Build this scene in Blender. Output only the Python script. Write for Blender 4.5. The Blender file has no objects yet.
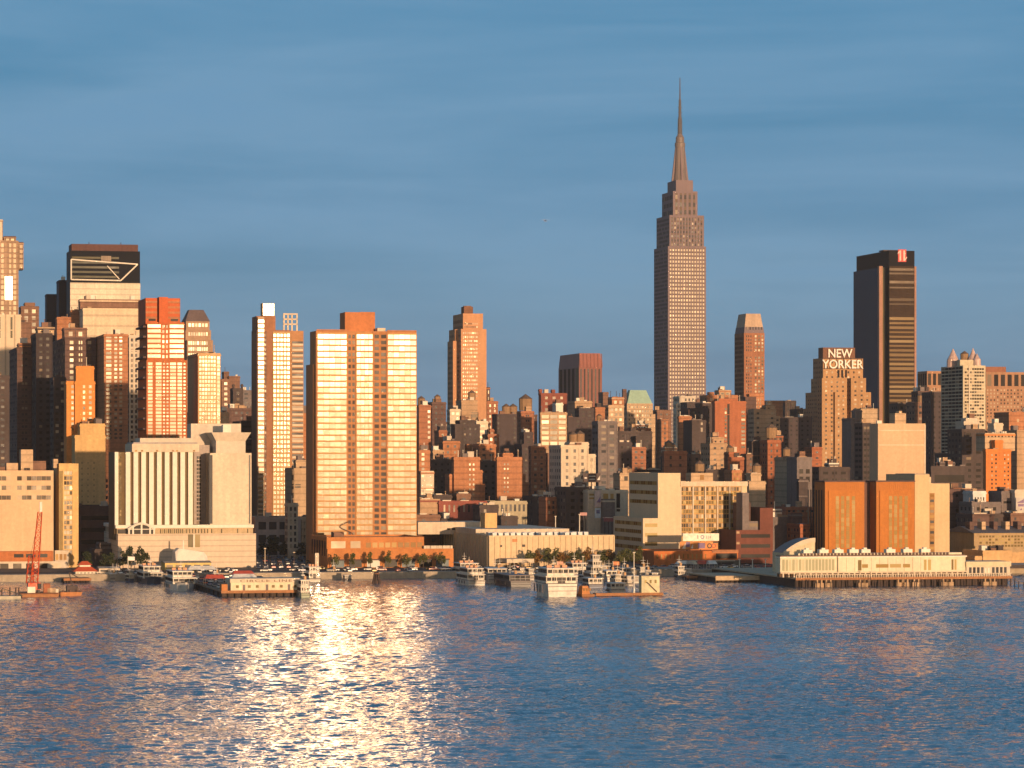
import bpy, math, random
from math import sin, cos, tan, radians as R, pi
random.seed(7)
SC = bpy.context.scene
COL = SC.collection

# ------------------------------------------------------------------ camera, sky, sun, exposure
CAM_H, FOC, HZ, CX = 52.0, 3300.0, 455.0, 512.0      # metres, pixels, horizon row, centre column
GRID = R(12.6)                                       # turn of the street grid against the view axis
SUN_AZ, SUN_EL = R(21.5), R(2.5)                     # sun behind the camera, 21 degrees to its right
LAND = 2.6
cam_d = bpy.data.cameras.new('camera')
cam = bpy.data.objects.new('camera', cam_d); COL.objects.link(cam)
cam.location = (0, 0, CAM_H); cam.rotation_euler = (pi/2, 0, 0)
cam_d.sensor_width = 36.0; cam_d.lens = 36.0*FOC/1024.0
cam_d.shift_y = (HZ-384.0)/1024.0
cam_d.clip_start = 1.0; cam_d.clip_end = 60000.0
SC.camera = cam

world = bpy.data.worlds.new('World'); SC.world = world; world.use_nodes = True
wn, wl = world.node_tree.nodes, world.node_tree.links
wn.clear()
w_out = wn.new('ShaderNodeOutputWorld'); w_bg = wn.new('ShaderNodeBackground')
w_bg.inputs['Strength'].default_value = 0.15
sky = wn.new('ShaderNodeTexSky'); sky.sky_type = 'NISHITA'; sky.sun_disc = False
sky.sun_elevation = SUN_EL; sky.sun_rotation = pi - SUN_AZ
sky.air_density = 1.0; sky.dust_density = 0.6; sky.ozone_density = 2.0
# thin high cloud: long horizontal streaks of a blue-grey sheet over the clear sky
tc = wn.new('ShaderNodeTexCoord'); mp = wn.new('ShaderNodeMapping')
mp.inputs['Scale'].default_value = (4.5, 4.5, 42.0); mp.inputs['Rotation'].default_value = (0, R(1.5), 0)
n1 = wn.new('ShaderNodeTexNoise'); n1.inputs['Scale'].default_value = 1.0; n1.inputs['Detail'].default_value = 5.0
n1.inputs['Roughness'].default_value = 0.55; n1.inputs['Distortion'].default_value = 0.35
cr = wn.new('ShaderNodeValToRGB')
cr.color_ramp.elements[0].position = 0.30; cr.color_ramp.elements[0].color = (0, 0, 0, 1)
cr.color_ramp.elements[1].position = 0.72; cr.color_ramp.elements[1].color = (1, 1, 1, 1)
cl = wn.new('ShaderNodeValToRGB')                     # cloud colour, from its thin to its thick places
cl.color_ramp.elements[0].position = 0.36; cl.color_ramp.elements[0].color = (0.12, 0.90, 1.80, 1)
cl.color_ramp.elements[1].position = 0.66; cl.color_ramp.elements[1].color = (0.54, 1.28, 2.06, 1)
mx = wn.new('ShaderNodeMix'); mx.data_type = 'RGBA'
hz = wn.new('ShaderNodeMath'); hz.operation = 'MULTIPLY_ADD'; hz.inputs[1].default_value = 0.14; hz.inputs[2].default_value = 0.86
wl.new(tc.outputs['Generated'], mp.inputs['Vector']); wl.new(mp.outputs['Vector'], n1.inputs['Vector'])
wl.new(n1.outputs['Fac'], cr.inputs['Fac']); wl.new(n1.outputs['Fac'], cl.inputs['Fac'])
wl.new(cr.outputs['Color'], hz.inputs[0]); sxyz = wn.new('ShaderNodeSeparateXYZ'); wl.new(tc.outputs['Generated'], sxyz.inputs[0])
east = wn.new('ShaderNodeMapRange'); east.interpolation_type = 'SMOOTHSTEP'                     # the sheet lies over the east; the west is open, with the low sun
east.inputs[1].default_value = -0.1; east.inputs[2].default_value = 0.75; wl.new(sxyz.outputs['Y'], east.inputs[0])
fm = wn.new('ShaderNodeMath'); fm.operation = 'MULTIPLY'; wl.new(hz.outputs[0], fm.inputs[0]); wl.new(east.outputs[0], fm.inputs[1])
low = wn.new('ShaderNodeMapRange'); low.inputs[1].default_value = 0.0; low.inputs[2].default_value = 0.075; low.inputs[3].default_value = 0.80; low.inputs[4].default_value = 1.0
wl.new(sxyz.outputs['Z'], low.inputs[0])
fm2 = wn.new('ShaderNodeMath'); fm2.operation = 'MULTIPLY'; wl.new(fm.outputs[0], fm2.inputs[0]); wl.new(low.outputs[0], fm2.inputs[1])
wl.new(fm2.outputs[0], mx.inputs['Factor'])
wl.new(sky.outputs['Color'], mx.inputs['A']); wl.new(cl.outputs['Color'], mx.inputs['B'])
wl.new(mx.outputs['Result'], w_bg.inputs['Color']); wl.new(w_bg.outputs[0], w_out.inputs['Surface'])

sun_d = bpy.data.lights.new('sun', 'SUN'); sun = bpy.data.objects.new('sun', sun_d); COL.objects.link(sun)
sun_d.energy = 3.05; sun_d.angle = R(0.6); sun_d.color = (1.0, 0.64, 0.36)
sun.rotation_euler = (pi/2-SUN_EL, 0, SUN_AZ)         # shines from behind the camera's right shoulder into the scene
sun.location = (0, 0, 400)
SC.view_settings.view_transform = 'Standard'; SC.view_settings.look = 'None'
SC.view_settings.gamma = 1.0; SC.view_settings.exposure = 0.73; SC.view_settings.use_curve_mapping = False
SC.render.engine = 'CYCLES'
SC.cycles.use_denoising = True
SC.cycles.max_bounces = 6; SC.cycles.diffuse_bounces = 2; SC.cycles.glossy_bounces = 4
SC.cycles.sample_clamp_indirect = 40.0
SC.cycles.blur_glossy = 0.0

# ------------------------------------------------------------------ materials
MATS = {}
def _new(name):
    m = bpy.data.materials.new(name); m.use_nodes = True
    n = m.node_tree.nodes; return m, n, m.node_tree.links, n['Principled BSDF']
def rgb(c): return (c[0], c[1], c[2], 1.0)

def stone(name, col, rough=0.85, stain=0.22, courses=0.0, joint=0.0, metal=0.0, spec=0.3):
    """wall stuff: base colour broken up by broad stains, rain streaks and (optionally) faint floor lines or panel joints"""
    key = ('stone', name)
    if key in MATS: return MATS[key]
    m, n, l, p = _new(name)
    co = n.new('ShaderNodeTexCoord')
    oi = n.new('ShaderNodeObjectInfo')
    ad = n.new('ShaderNodeVectorMath'); ad.operation = 'MULTIPLY_ADD'
    ad.inputs[1].default_value = (1, 1, 1)
    geo = n.new('ShaderNodeNewGeometry')
    l.new(geo.outputs['Position'], ad.inputs[0])
    a = n.new('ShaderNodeTexNoise'); a.inputs['Scale'].default_value = 0.07; a.inputs['Detail'].default_value = 5
    l.new(geo.outputs['Position'], a.inputs['Vector'])
    mpn = n.new('ShaderNodeMapping'); mpn.inputs['Scale'].default_value = (0.55, 0.55, 0.03)
    l.new(geo.outputs['Position'], mpn.inputs['Vector'])
    b = n.new('ShaderNodeTexNoise'); b.inputs['Scale'].default_value = 1.0; b.inputs['Detail'].default_value = 4
    l.new(mpn.outputs[0], b.inputs['Vector'])
    s = n.new('ShaderNodeMath'); s.operation = 'ADD'; l.new(a.outputs['Fac'], s.inputs[0]); l.new(b.outputs['Fac'], s.inputs[1])
    mr = n.new('ShaderNodeMapRange'); mr.inputs[1].default_value = 0.6; mr.inputs[2].default_value = 1.4
    mr.inputs[3].default_value = 1.0-stain; mr.inputs[4].default_value = 1.0+stain*0.6
    l.new(s.outputs[0], mr.inputs[0])
    c3 = n.new('ShaderNodeTexNoise'); c3.inputs['Scale'].default_value = 0.75; c3.inputs['Detail'].default_value = 5; c3.inputs['Roughness'].default_value = 0.7
    l.new(geo.outputs['Position'], c3.inputs['Vector'])
    m3 = n.new('ShaderNodeMapRange'); m3.inputs[1].default_value = 0.3; m3.inputs[2].default_value = 0.7; m3.inputs[3].default_value = 1.0-stain*0.8; m3.inputs[4].default_value = 1.0+stain*0.6
    l.new(c3.outputs['Fac'], m3.inputs[0])
    mm = n.new('ShaderNodeMath'); mm.operation = 'MULTIPLY'; l.new(mr.outputs[0], mm.inputs[0]); l.new(m3.outputs[0], mm.inputs[1])
    f = mm.outputs[0]
    if courses:
        w = n.new('ShaderNodeTexWave'); w.bands_direction = 'Z'; w.inputs['Scale'].default_value = 0.314159/courses*1.0
        w.inputs['Distortion'].default_value = 0.0
        l.new(co.outputs['Object'], w.inputs['Vector'])
        q = n.new('ShaderNodeMapRange'); q.inputs[1].default_value = 0.0; q.inputs[2].default_value = 0.18
        q.inputs[3].default_value = 0.74; q.inputs[4].default_value = 1.0
        l.new(w.outputs['Fac'], q.inputs[0])
        mu = n.new('ShaderNodeMath'); mu.operation = 'MULTIPLY'; l.new(f, mu.inputs[0]); l.new(q.outputs[0], mu.inputs[1]); f = mu.outputs[0]
    if joint:
        w = n.new('ShaderNodeTexWave'); w.bands_direction = 'X'; w.inputs['Scale'].default_value = 0.314159/joint
        l.new(co.outputs['Object'], w.inputs['Vector'])
        q = n.new('ShaderNodeMapRange'); q.inputs[1].default_value = 0.0; q.inputs[2].default_value = 0.12
        q.inputs[3].default_value = 0.6; q.inputs[4].default_value = 1.0
        l.new(w.outputs['Fac'], q.inputs[0])
        mu = n.new('ShaderNodeMath'); mu.operation = 'MULTIPLY'; l.new(f, mu.inputs[0]); l.new(q.outputs[0], mu.inputs[1]); f = mu.outputs[0]
    mixc = n.new('ShaderNodeMix'); mixc.data_type = 'RGBA'; mixc.blend_type = 'MULTIPLY'; mixc.inputs['Factor'].default_value = 1.0
    mixc.inputs['A'].default_value = rgb(col)
    l.new(f, mixc.inputs['B']); l.new(mixc.outputs['Result'], p.inputs['Base Color'])
    p.inputs['Roughness'].default_value = rough; p.inputs['Metallic'].default_value = metal
    p.inputs['Specular IOR Level'].default_value = spec
    MATS[key] = m; return m

def glass(name, base=(0.03, 0.032, 0.04), refl=(0.3, 0.3, 0.3), rough=0.2, jit=0.05, blinds=0.25, blind_col=(0.45, 0.36, 0.25), rvar=0.5, tilt=0.0, sheen=None):
    """window glass: dark behind, a coated reflecting pane in front; every pane sits at its own slight tilt, some have blinds down"""
    key = ('glass', name)
    if key in MATS: return MATS[key]
    m, n, l, p = _new(name)
    geo = n.new('ShaderNodeNewGeometry'); oi = n.new('ShaderNodeObjectInfo')
    su = n.new('ShaderNodeMath'); su.operation = 'MULTIPLY_ADD'; su.inputs[1].default_value = 7.31
    l.new(oi.outputs['Random'], su.inputs[0]); l.new(geo.outputs['Random Per Island'], su.inputs[2])
    wn_ = n.new('ShaderNodeTexWhiteNoise'); wn_.noise_dimensions = '1D'; l.new(su.outputs[0], wn_.inputs['W'])
    sc = n.new('ShaderNodeVectorMath'); sc.operation = 'SUBTRACT'; sc.inputs[1].default_value = (0.5, 0.5, 0.5)
    l.new(wn_.outputs['Color'], sc.inputs[0])
    # panes are never flat: a slow ripple as well as the tilt of the sash
    nz = n.new('ShaderNodeTexNoise'); nz.inputs['Scale'].default_value = 0.22; nz.inputs['Detail'].default_value = 2
    l.new(geo.outputs['Position'], nz.inputs['Vector'])
    sc2 = n.new('ShaderNodeVectorMath'); sc2.operation = 'SUBTRACT'; sc2.inputs[1].default_value = (0.5, 0.5, 0.5)
    l.new(nz.outputs['Color'], sc2.inputs[0])
    ad0 = n.new('ShaderNodeVectorMath'); ad0.operation = 'ADD'; l.new(sc.outputs[0], ad0.inputs[0]); l.new(sc2.outputs[0], ad0.inputs[1])
    s2 = n.new('ShaderNodeVectorMath'); s2.operation = 'SCALE'; s2.inputs['Scale'].default_value = jit; l.new(ad0.outputs[0], s2.inputs[0])
    ad = n.new('ShaderNodeVectorMath'); ad.operation = 'ADD'; l.new(geo.outputs['Normal'], ad.inputs[0]); l.new(s2.outputs[0], ad.inputs[1])
    if tilt:                                             # shading normal leans down to aim the reflected sun at the water
        tl = n.new('ShaderNodeVectorMath'); tl.operation = 'ADD'; tl.inputs[1].default_value = (0, 0, -tilt); l.new(ad.outputs[0], tl.inputs[0]); ad = tl
    no = n.new('ShaderNodeVectorMath'); no.operation = 'NORMALIZE'; l.new(ad.outputs[0], no.inputs[0])
    sep = n.new('ShaderNodeSeparateColor'); l.new(wn_.outputs['Color'], sep.inputs[0])
    st = n.new('ShaderNodeMath'); st.operation = 'LESS_THAN'; st.inputs[1].default_value = blinds; l.new(sep.outputs['Green'], st.inputs[0])
    mc = n.new('ShaderNodeMix'); mc.data_type = 'RGBA'; mc.inputs['A'].default_value = rgb(base); mc.inputs['B'].default_value = rgb(blind_col)
    l.new(st.outputs[0], mc.inputs['Factor']); l.new(mc.outputs['Result'], p.inputs['Base Color'])
    p.inputs['Roughness'].default_value = 0.7; p.inputs['Specular IOR Level'].default_value = 0.0
    gl = n.new('ShaderNodeBsdfAnisotropic') if False else n.new('ShaderNodeBsdfGlossy')
    gl.inputs['Color'].default_value = rgb(refl)
    ro = n.new('ShaderNodeMath'); ro.operation = 'MULTIPLY_ADD'; ro.inputs[1].default_value = rough*rvar; ro.inputs[2].default_value = rough*(1-rvar*0.5)
    l.new(sep.outputs['Blue'], ro.inputs[0]); l.new(ro.outputs[0], gl.inputs['Roughness'])
    l.new(no.outputs[0], gl.inputs['Normal'])
    ash = n.new('ShaderNodeAddShader'); l.new(p.outputs[0], ash.inputs[0]); l.new(gl.outputs[0], ash.inputs[1])
    out_sh = ash.outputs[0]
    if sheen:                                            # faint, wide second reflection added so the panes glow
        g2 = n.new('ShaderNodeBsdfGlossy'); g2.inputs['Color'].default_value = rgb(sheen); g2.inputs['Roughness'].default_value = 0.36
        a2 = n.new('ShaderNodeAddShader'); l.new(out_sh, a2.inputs[0]); l.new(g2.outputs[0], a2.inputs[1]); out_sh = a2.outputs[0]
    l.new(out_sh, n['Material Output'].inputs['Surface'])
    MATS[key] = m; return m

def plain(name, col, rough=0.6, metal=0.0, spec=0.4):
    key = ('plain', name)
    if key in MATS: return MATS[key]
    m, n, l, p = _new(name)
    geo = n.new('ShaderNodeNewGeometry')
    a = n.new('ShaderNodeTexNoise'); a.inputs['Scale'].default_value = 0.6; a.inputs['Detail'].default_value = 6
    l.new(geo.outputs['Position'], a.inputs['Vector'])
    mr = n.new('ShaderNodeMapRange'); mr.inputs[1].default_value = 0.3; mr.inputs[2].default_value = 0.7
    mr.inputs[3].default_value = 0.78; mr.inputs[4].default_value = 1.12
    l.new(a.outputs['Fac'], mr.inputs[0])
    mixc = n.new('ShaderNodeMix'); mixc.data_type = 'RGBA'; mixc.blend_type = 'MULTIPLY'; mixc.inputs['Factor'].default_value = 1.0
    mixc.inputs['A'].default_value = rgb(col)
    l.new(mr.outputs[0], mixc.inputs['B']); l.new(mixc.outputs['Result'], p.inputs['Base Color'])
    p.inputs['Roughness'].default_value = rough; p.inputs['Metallic'].default_value = metal; p.inputs['Specular IOR Level'].default_value = spec
    MATS[key] = m; return m

def leafmat(name, c1, c2):
    key = ('leaf', name)
    if key in MATS: return MATS[key]
    m, n, l, p = _new(name)
    geo = n.new('ShaderNodeNewGeometry')
    mc = n.new('ShaderNodeMix'); mc.data_type = 'RGBA'; mc.inputs['A'].default_value = rgb(c1); mc.inputs['B'].default_value = rgb(c2)
    l.new(geo.outputs['Random Per Island'], mc.inputs['Factor']); l.new(mc.outputs['Result'], p.inputs['Base Color'])
    p.inputs['Roughness'].default_value = 0.7; p.inputs['Specular IOR Level'].default_value = 0.2
    MATS[key] = m; return m

# wall palette
W = {
 'brick':   lambda: stone('red_brick', (0.36, 0.155, 0.09), courses=3.3, stain=0.3),
 'orange':  lambda: stone('orange_brick', (0.46, 0.205, 0.105), courses=3.3, stain=0.28),
 'vivid':   lambda: stone('vivid_orange_brick', (0.46, 0.175, 0.045), stain=0.12, courses=0.0),
 'tan':     lambda: stone('tan_brick', (0.48, 0.32, 0.20), courses=3.3, stain=0.25),
 'buff':    lambda: stone('buff_brick', (0.55, 0.39, 0.25), courses=3.3, stain=0.22),
 'cream':   lambda: stone('cream_stone', (0.66, 0.55, 0.42), stain=0.2),
 'panel':   lambda: stone('cream_panels', (0.66, 0.54, 0.40), stain=0.10, joint=5.2),
 'course':  lambda: stone('coursed_cream_stone', (0.64, 0.52, 0.40), stain=0.12, courses=2.4),
 'pale':    lambda: stone('pale_concrete', (0.62, 0.54, 0.44), stain=0.15),
 'white':   lambda: stone('white_paint', (0.78, 0.72, 0.62), stain=0.10),
 'lime':    lambda: stone('grey_limestone', (0.215, 0.165, 0.182), stain=0.10),
 'brown':   lambda: stone('brown_brick', (0.24, 0.135, 0.095), courses=3.3, stain=0.28),
 'dbrown':  lambda: stone('dark_brown_brick', (0.14, 0.085, 0.075), courses=3.3, stain=0.28),
 'grey':    lambda: stone('grey_shade_concrete', (0.20, 0.167, 0.163), stain=0.28),  # grey darkened to carry the shade on mid-city blocks
 'dgrey':   lambda: stone('dark_grey_shade_stone', (0.082, 0.063, 0.062), stain=0.3),  # dark tone stands in for shade on blocks the sun still reaches
 'dark':    lambda: stone('dark_metal_wall', (0.010, 0.012, 0.018), rough=0.5, stain=0.1, spec=0.02),
 'redgran': lambda: stone('red_granite', (0.24, 0.085, 0.065), rough=0.6),
 'copper':  lambda: stone('green_copper', (0.34, 0.50, 0.40), stain=0.15),
 'redmet':  lambda: stone('red_roofing', (0.55, 0.10, 0.04), stain=0.1),
 'rust':    lambda: stone('rust_red', (0.37, 0.135, 0.07), courses=3.3, stain=0.3),
}
def wall(k): return W[k]()
ROOF = lambda: stone('tar_roof', (0.11, 0.095, 0.085))
ROOFL = lambda: stone('pale_roof', (0.34, 0.30, 0.26))
G = {
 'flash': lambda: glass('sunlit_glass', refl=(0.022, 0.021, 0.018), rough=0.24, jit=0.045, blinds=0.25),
 'gold':  lambda: glass('gold_glass', base=(0.10, 0.07, 0.04), refl=(0.024, 0.0228, 0.0215), rough=0.13, jit=0.009, blinds=0.06, blind_col=(0.30, 0.22, 0.13), rvar=0.1, tilt=0.019, sheen=(0.022, 0.019, 0.0135)),
 'slim':  lambda: glass('slim_tower_glass', base=(0.08, 0.06, 0.04), refl=(0.046, 0.0436, 0.040), rough=0.13, jit=0.010, blinds=0.08, blind_col=(0.30, 0.22, 0.13), rvar=0.1, tilt=0.019, sheen=(0.022, 0.019, 0.0135)),
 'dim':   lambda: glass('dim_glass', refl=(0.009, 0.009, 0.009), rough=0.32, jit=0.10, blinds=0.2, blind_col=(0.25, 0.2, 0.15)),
 'dark':  lambda: glass('dark_glass', refl=(0.03, 0.031, 0.035), rough=0.06, jit=0.02, blinds=0.05, blind_col=(0.12, 0.1, 0.08)),
 'blue':  lambda: glass('blue_black_glass', base=(0.012, 0.016, 0.024), refl=(0.04, 0.045, 0.055), rough=0.05, jit=0.02, blinds=0.0),
 'amber': lambda: glass('amber_glass', base=(0.25, 0.13, 0.035), refl=(0.006, 0.0055, 0.005), rough=0.30, jit=0.06, blinds=0.35, blind_col=(0.42, 0.26, 0.09)),
 'olive': lambda: glass('olive_glass', base=(0.16, 0.115, 0.04), refl=(0.006, 0.0055, 0.005), rough=0.30, jit=0.05, blinds=0.3, blind_col=(0.40, 0.30, 0.12)),
 'black': lambda: glass('black_opening', base=(0.015, 0.013, 0.013), refl=(0.005, 0.005, 0.005), rough=0.3, jit=0.05, blinds=0.06, blind_col=(0.2, 0.15, 0.1)),
 'strip': lambda: glass('deep_strip_glass', base=(0.07, 0.048, 0.02), refl=(0.006, 0.006, 0.005), rough=0.3, jit=0.05, blinds=0.12, blind_col=(0.25, 0.18, 0.08)),
 'honey': lambda: glass('honey_glass', base=(0.30, 0.20, 0.07), refl=(0.006, 0.0055, 0.004), rough=0.3, jit=0.05, blinds=0.4, blind_col=(0.36, 0.26, 0.11)),
 'tall': lambda: glass('tall_tower_glass', refl=(0.042, 0.038, 0.032), rough=0.25, jit=0.010, blinds=0.03),
 'mixed': lambda: glass('office_glass', base=(0.04, 0.035, 0.03), refl=(0.010, 0.009, 0.008), rough=0.26, jit=0.10, blinds=0.35),
}
def gl(k): return G[k]()

# ------------------------------------------------------------------ mesh helpers
class MB:
    """collects boxes, quads, tubes and lathes into ONE mesh"""
    def __init__(s): s.v = []; s.f = []; s.m = []
    def quad(s, a, b, c, d, mi=0):
        i = len(s.v); s.v += [a, b, c, d]; s.f.append((i, i+1, i+2, i+3)); s.m.append(mi)
    def poly(s, pts, mi=0):
        i = len(s.v); s.v += list(pts); s.f.append(tuple(range(i, i+len(pts)))); s.m.append(mi)
    def hull8(s, p, mi=0, bottom=True, top=True):
        i = len(s.v); s.v += p
        fs = [(0, 1, 5, 4), (1, 2, 6, 5), (2, 3, 7, 6), (3, 0, 4, 7)]
        if top: fs.append((4, 5, 6, 7))
        if bottom: fs.append((3, 2, 1, 0))
        for f in fs: s.f.append(tuple(i+k for k in f)); s.m.append(mi)
    def box(s, x0, x1, y0, y1, z0, z1, mi=0, bottom=True, top=True):
        s.hull8([(x0, y0, z0), (x1, y0, z0), (x1, y1, z0), (x0, y1, z0), (x0, y0, z1), (x1, y0, z1), (x1, y1, z1), (x0, y1, z1)], mi, bottom, top)
    def frust(s, x0, x1, y0, y1, z0, z1, ix, iy, mi=0):
        s.hull8([(x0, y0, z0), (x1, y0, z0), (x1, y1, z0), (x0, y1, z0), (x0+ix, y0+iy, z1), (x1-ix, y0+iy, z1), (x1-ix, y1-iy, z1), (x0+ix, y1-iy, z1)], mi)
    def shell(s, x0, x1, y0, y1, z0, z1, par=1.0, th=0.45, mi=0):
        """open-topped wall block with a real parapet; the roof sheet is a part of its own"""
        o = [(x0, y0), (x1, y0), (x1, y1), (x0, y1)]; i_ = [(x0+th, y0+th), (x1-th, y0+th), (x1-th, y1-th), (x0+th, y1-th)]
        for k in range(4):
            a, b = o[k], o[(k+1) % 4]; c, d = i_[k], i_[(k+1) % 4]
            s.quad((a[0], a[1], z0), (b[0], b[1], z0), (b[0], b[1], z1), (a[0], a[1], z1), mi)
            s.quad((a[0], a[1], z1), (b[0], b[1], z1), (d[0], d[1], z1), (c[0], c[1], z1), mi)
            s.quad((d[0], d[1], z1-par), (c[0], c[1], z1-par), (c[0], c[1], z1), (d[0], d[1], z1), mi)
    def tube(s, a, b, r0, r1=None, n=6, mi=0):
        r1 = r0 if r1 is None else r1
        d = [b[k]-a[k] for k in range(3)]; L = math.sqrt(sum(t*t for t in d)) or 1e-6; d = [t/L for t in d]
        h = (0, 0, 1) if abs(d[2]) < 0.9 else (1, 0, 0)
        u = (d[1]*h[2]-d[2]*h[1], d[2]*h[0]-d[0]*h[2], d[0]*h[1]-d[1]*h[0]); q = math.sqrt(sum(t*t for t in u)); u = [t/q for t in u]
        w = (d[1]*u[2]-d[2]*u[1], d[2]*u[0]-d[0]*u[2], d[0]*u[1]-d[1]*u[0])
        i = len(s.v)
        for (c, r) in ((a, r0), (b, r1)):
            for k in range(n):
                t = 2*pi*k/n; s.v.append(tuple(c[j]+r*(cos(t)*u[j]+sin(t)*w[j]) for j in range(3)))
        for k in range(n): s.f.append((i+k, i+(k+1) % n, i+n+(k+1) % n, i+n+k)); s.m.append(mi)
        s.f.append(tuple(i+k for k in range(n-1, -1, -1))); s.m.append(mi)
        s.f.append(tuple(i+n+k for k in range(n))); s.m.append(mi)
    def lathe(s, cx, cy, prof, n=12, mi=0):
        i = len(s.v)
        for (r, z) in prof:
            for k in range(n): t = 2*pi*(k+.5)/n; s.v.append((cx+r*cos(t), cy+r*sin(t), z))
        for j in range(len(prof)-1):
            for k in range(n):
                a = i+j*n+k; b = i+j*n+(k+1) % n; s.f.append((a, b, b+n, a+n)); s.m.append(mi)
        s.f.append(tuple(i+(len(prof)-1)*n+k for k in range(n))); s.m.append(mi)
        s.f.append(tuple(i+k for k in range(n-1, -1, -1))); s.m.append(mi)
    def mesh(s, name, mats):
        me = bpy.data.meshes.new(name); me.from_pydata(s.v, [], s.f)
        for m in (mats if isinstance(mats, (list, tuple)) else [mats]): me.materials.append(m)
        me.polygons.foreach_set('material_index', s.m); me.update(); return me
    def build(s, name, mats, parent=None, loc=(0, 0, 0)):
        return link(name, s.mesh(name, mats), parent, loc)

def link(name, me, parent=None, loc=(0, 0, 0), rz=0.0):
    o = bpy.data.objects.new(name, me); COL.objects.link(o)
    o.location = loc; o.rotation_euler = (0, 0, rz)
    if parent is not None: o.parent = parent
    return o
def empty(name, label, cat, loc, rz=0.0, group=None):
    o = link(name, None, None, loc, rz); o.empty_display_size = 1.0
    return tag(o, label, cat, group)
USED = {}
def tag(o, label, cat, group=None):
    o['label'] = label; o['category'] = cat
    if group: o['group'] = group
    return o
def struct(o): o['kind'] = 'structure'; return o
def copy_tree(o, parent=None):
    c = o.copy(); COL.objects.link(c); c.parent = parent
    for ch in list(o.children): copy_tree(ch, c)
    return c

# ------------------------------------------------------------------ the street grid
C0 = 1400.0*cos(GRID)
class Plot:
    """a lot in the street grid: local x along the river front, local y away from the river, origin at its near left corner.
    x and z lengths are measured from sight lines at the lot's own distance."""
    def __init__(s, x0, g):
        s.g = g; s.x0 = x0
        s.o = s.at(x0, 0)
    def at(s, x, dg):
        a = (x-CX)/FOC; t = (C0+s.g+dg)/(cos(GRID)-a*sin(GRID)); return (t*a, t)
    def X(s, x, dg=0.0):
        p = s.at(x, dg); return (p[0]-s.o[0])*cos(GRID)+(p[1]-s.o[1])*sin(GRID)
    def Z(s, y, x=None, dg=0.0):
        p = s.at(s.x0 if x is None else x, dg); return CAM_H+(HZ-y)/FOC*p[1]-LAND
    def D(s, xs, x0=None, dg=0.0):
        """depth of a side wall whose far edge is seen at column xs"""
        p = s.at(s.x0 if x0 is None else x0, dg); a = (xs-CX)/FOC; nx, ny = sin(GRID), -cos(GRID)
        return max(3.0, (p[0]-a*p[1])/(nx-a*ny))
    def px(s): return FOC/s.o[1]
    def root(s, name, label, cat, group=None): return empty(name, label, cat, (s.o[0], s.o[1], LAND), GRID, group)

NOBJ = [0]
def panes(root, items, mat, name='window', th=0.05, side=False, force=None):
    """items: (x, z, w, h[, y]) on a front wall, or (y, z, w, h, x) on a side wall facing left.
    Panes that show are objects of their own; grids too fine to resolve become one part."""
    if not items: return
    s = FOC/root.location[1]
    big = [it for it in items]
    resolv = len(items) and (items[0][2]*s*(0.45 if side else 1) >= 2.4 and items[0][3]*s >= 2.0)
    if force is not None: resolv = force
    objs = items[:100] if resolv else []
    rest = items[100:] if resolv else items
    cache = {}
    for it in objs:
        k = (round(it[2], 2), round(it[3], 2))
        if k not in cache:
            b = MB()
            if side: b.box(-th, 0, 0, it[2], 0, it[3])
            else: b.box(0, it[2], -th, 0, 0, it[3])
            cache[k] = b.mesh(name, mat)
        ex = it[4] if len(it) > 4 else 0.0
        link(name, cache[k], root, (ex, it[0], it[1]) if side else (it[0], ex, it[1])); NOBJ[0] += 1
    if rest:
        b = MB()
        for it in rest:
            ex = it[4] if len(it) > 4 else 0.0
            if side:
                y, z, w, h = it[:4]; b.quad((ex-th, y+w, z), (ex-th, y, z), (ex-th, y, z+h), (ex-th, y+w, z+h))
            else:
                x, z, w, h = it[:4]; b.quad((x, ex-th, z), (x+w, ex-th, z), (x+w, ex-th, z+h), (x, ex-th, z+h))
        o = b.build('window', mat, root); o['kind'] = 'stuff'

def fill(x0, x1, z0, z1, bay, floor, fw, fh, ex=0.0, skip=0.0, rnd=None, style=0):
    """window places over a rectangle of wall"""
    out = []
    nc = max(1, int(round((x1-x0)/bay))); nr = max(1, int(round((z1-z0)/floor)))
    bw = (x1-x0)/nc; bh = (z1-z0)/nr
    for r in range(nr-1, -1, -1):
        for c in range(nc):
            if skip and rnd.random() < skip: continue
            if nc >= 4 and ((style == 1 and c % 3 == 2) or (style == 2 and c % 4 == 0) or (style == 3 and c in (nc//2, nc//2-1)) or (style == 4 and c % 2 == 0 and r % 2 == 0)): continue
            out.append((x0+bw*(c+.5-fw/2), z0+bh*(r+.5-fh/2), bw*fw, bh*fh, ex))
    return out

def tank(root, x, y, z, r=2.2, h=4.5, wood='tank_wood'):
    """wooden roof tank on its legs, with a conical cap"""
    b = MB()
    b.lathe(x, y, [(r, z+2.2), (r*1.03, z+2.2+h)], 10, 0)
    b.lathe(x, y, [(r*1.1, z+2.2+h), (0.15, z+2.2+h+r*0.75)], 10, 1)
    for sx in (-1, 1):
        for sy in (-1, 1): b.tube((x+sx*r*.6, y+sy*r*.6, z), (x+sx*r*.6, y+sy*r*.6, z+2.2), 0.18, n=4, mi=1)
    return b.build('water_tank', [stone(wood, (0.30, 0.19, 0.11)), stone('tank_cap', (0.16, 0.11, 0.08))], root)

def bulk(root, x0, x1, y0, y1, z0, z1, mat, name='bulkhead'):
    b = MB(); b.box(x0, x1, y0, y1, z0, z1, bottom=False); return b.build(name, mat, root)

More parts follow.
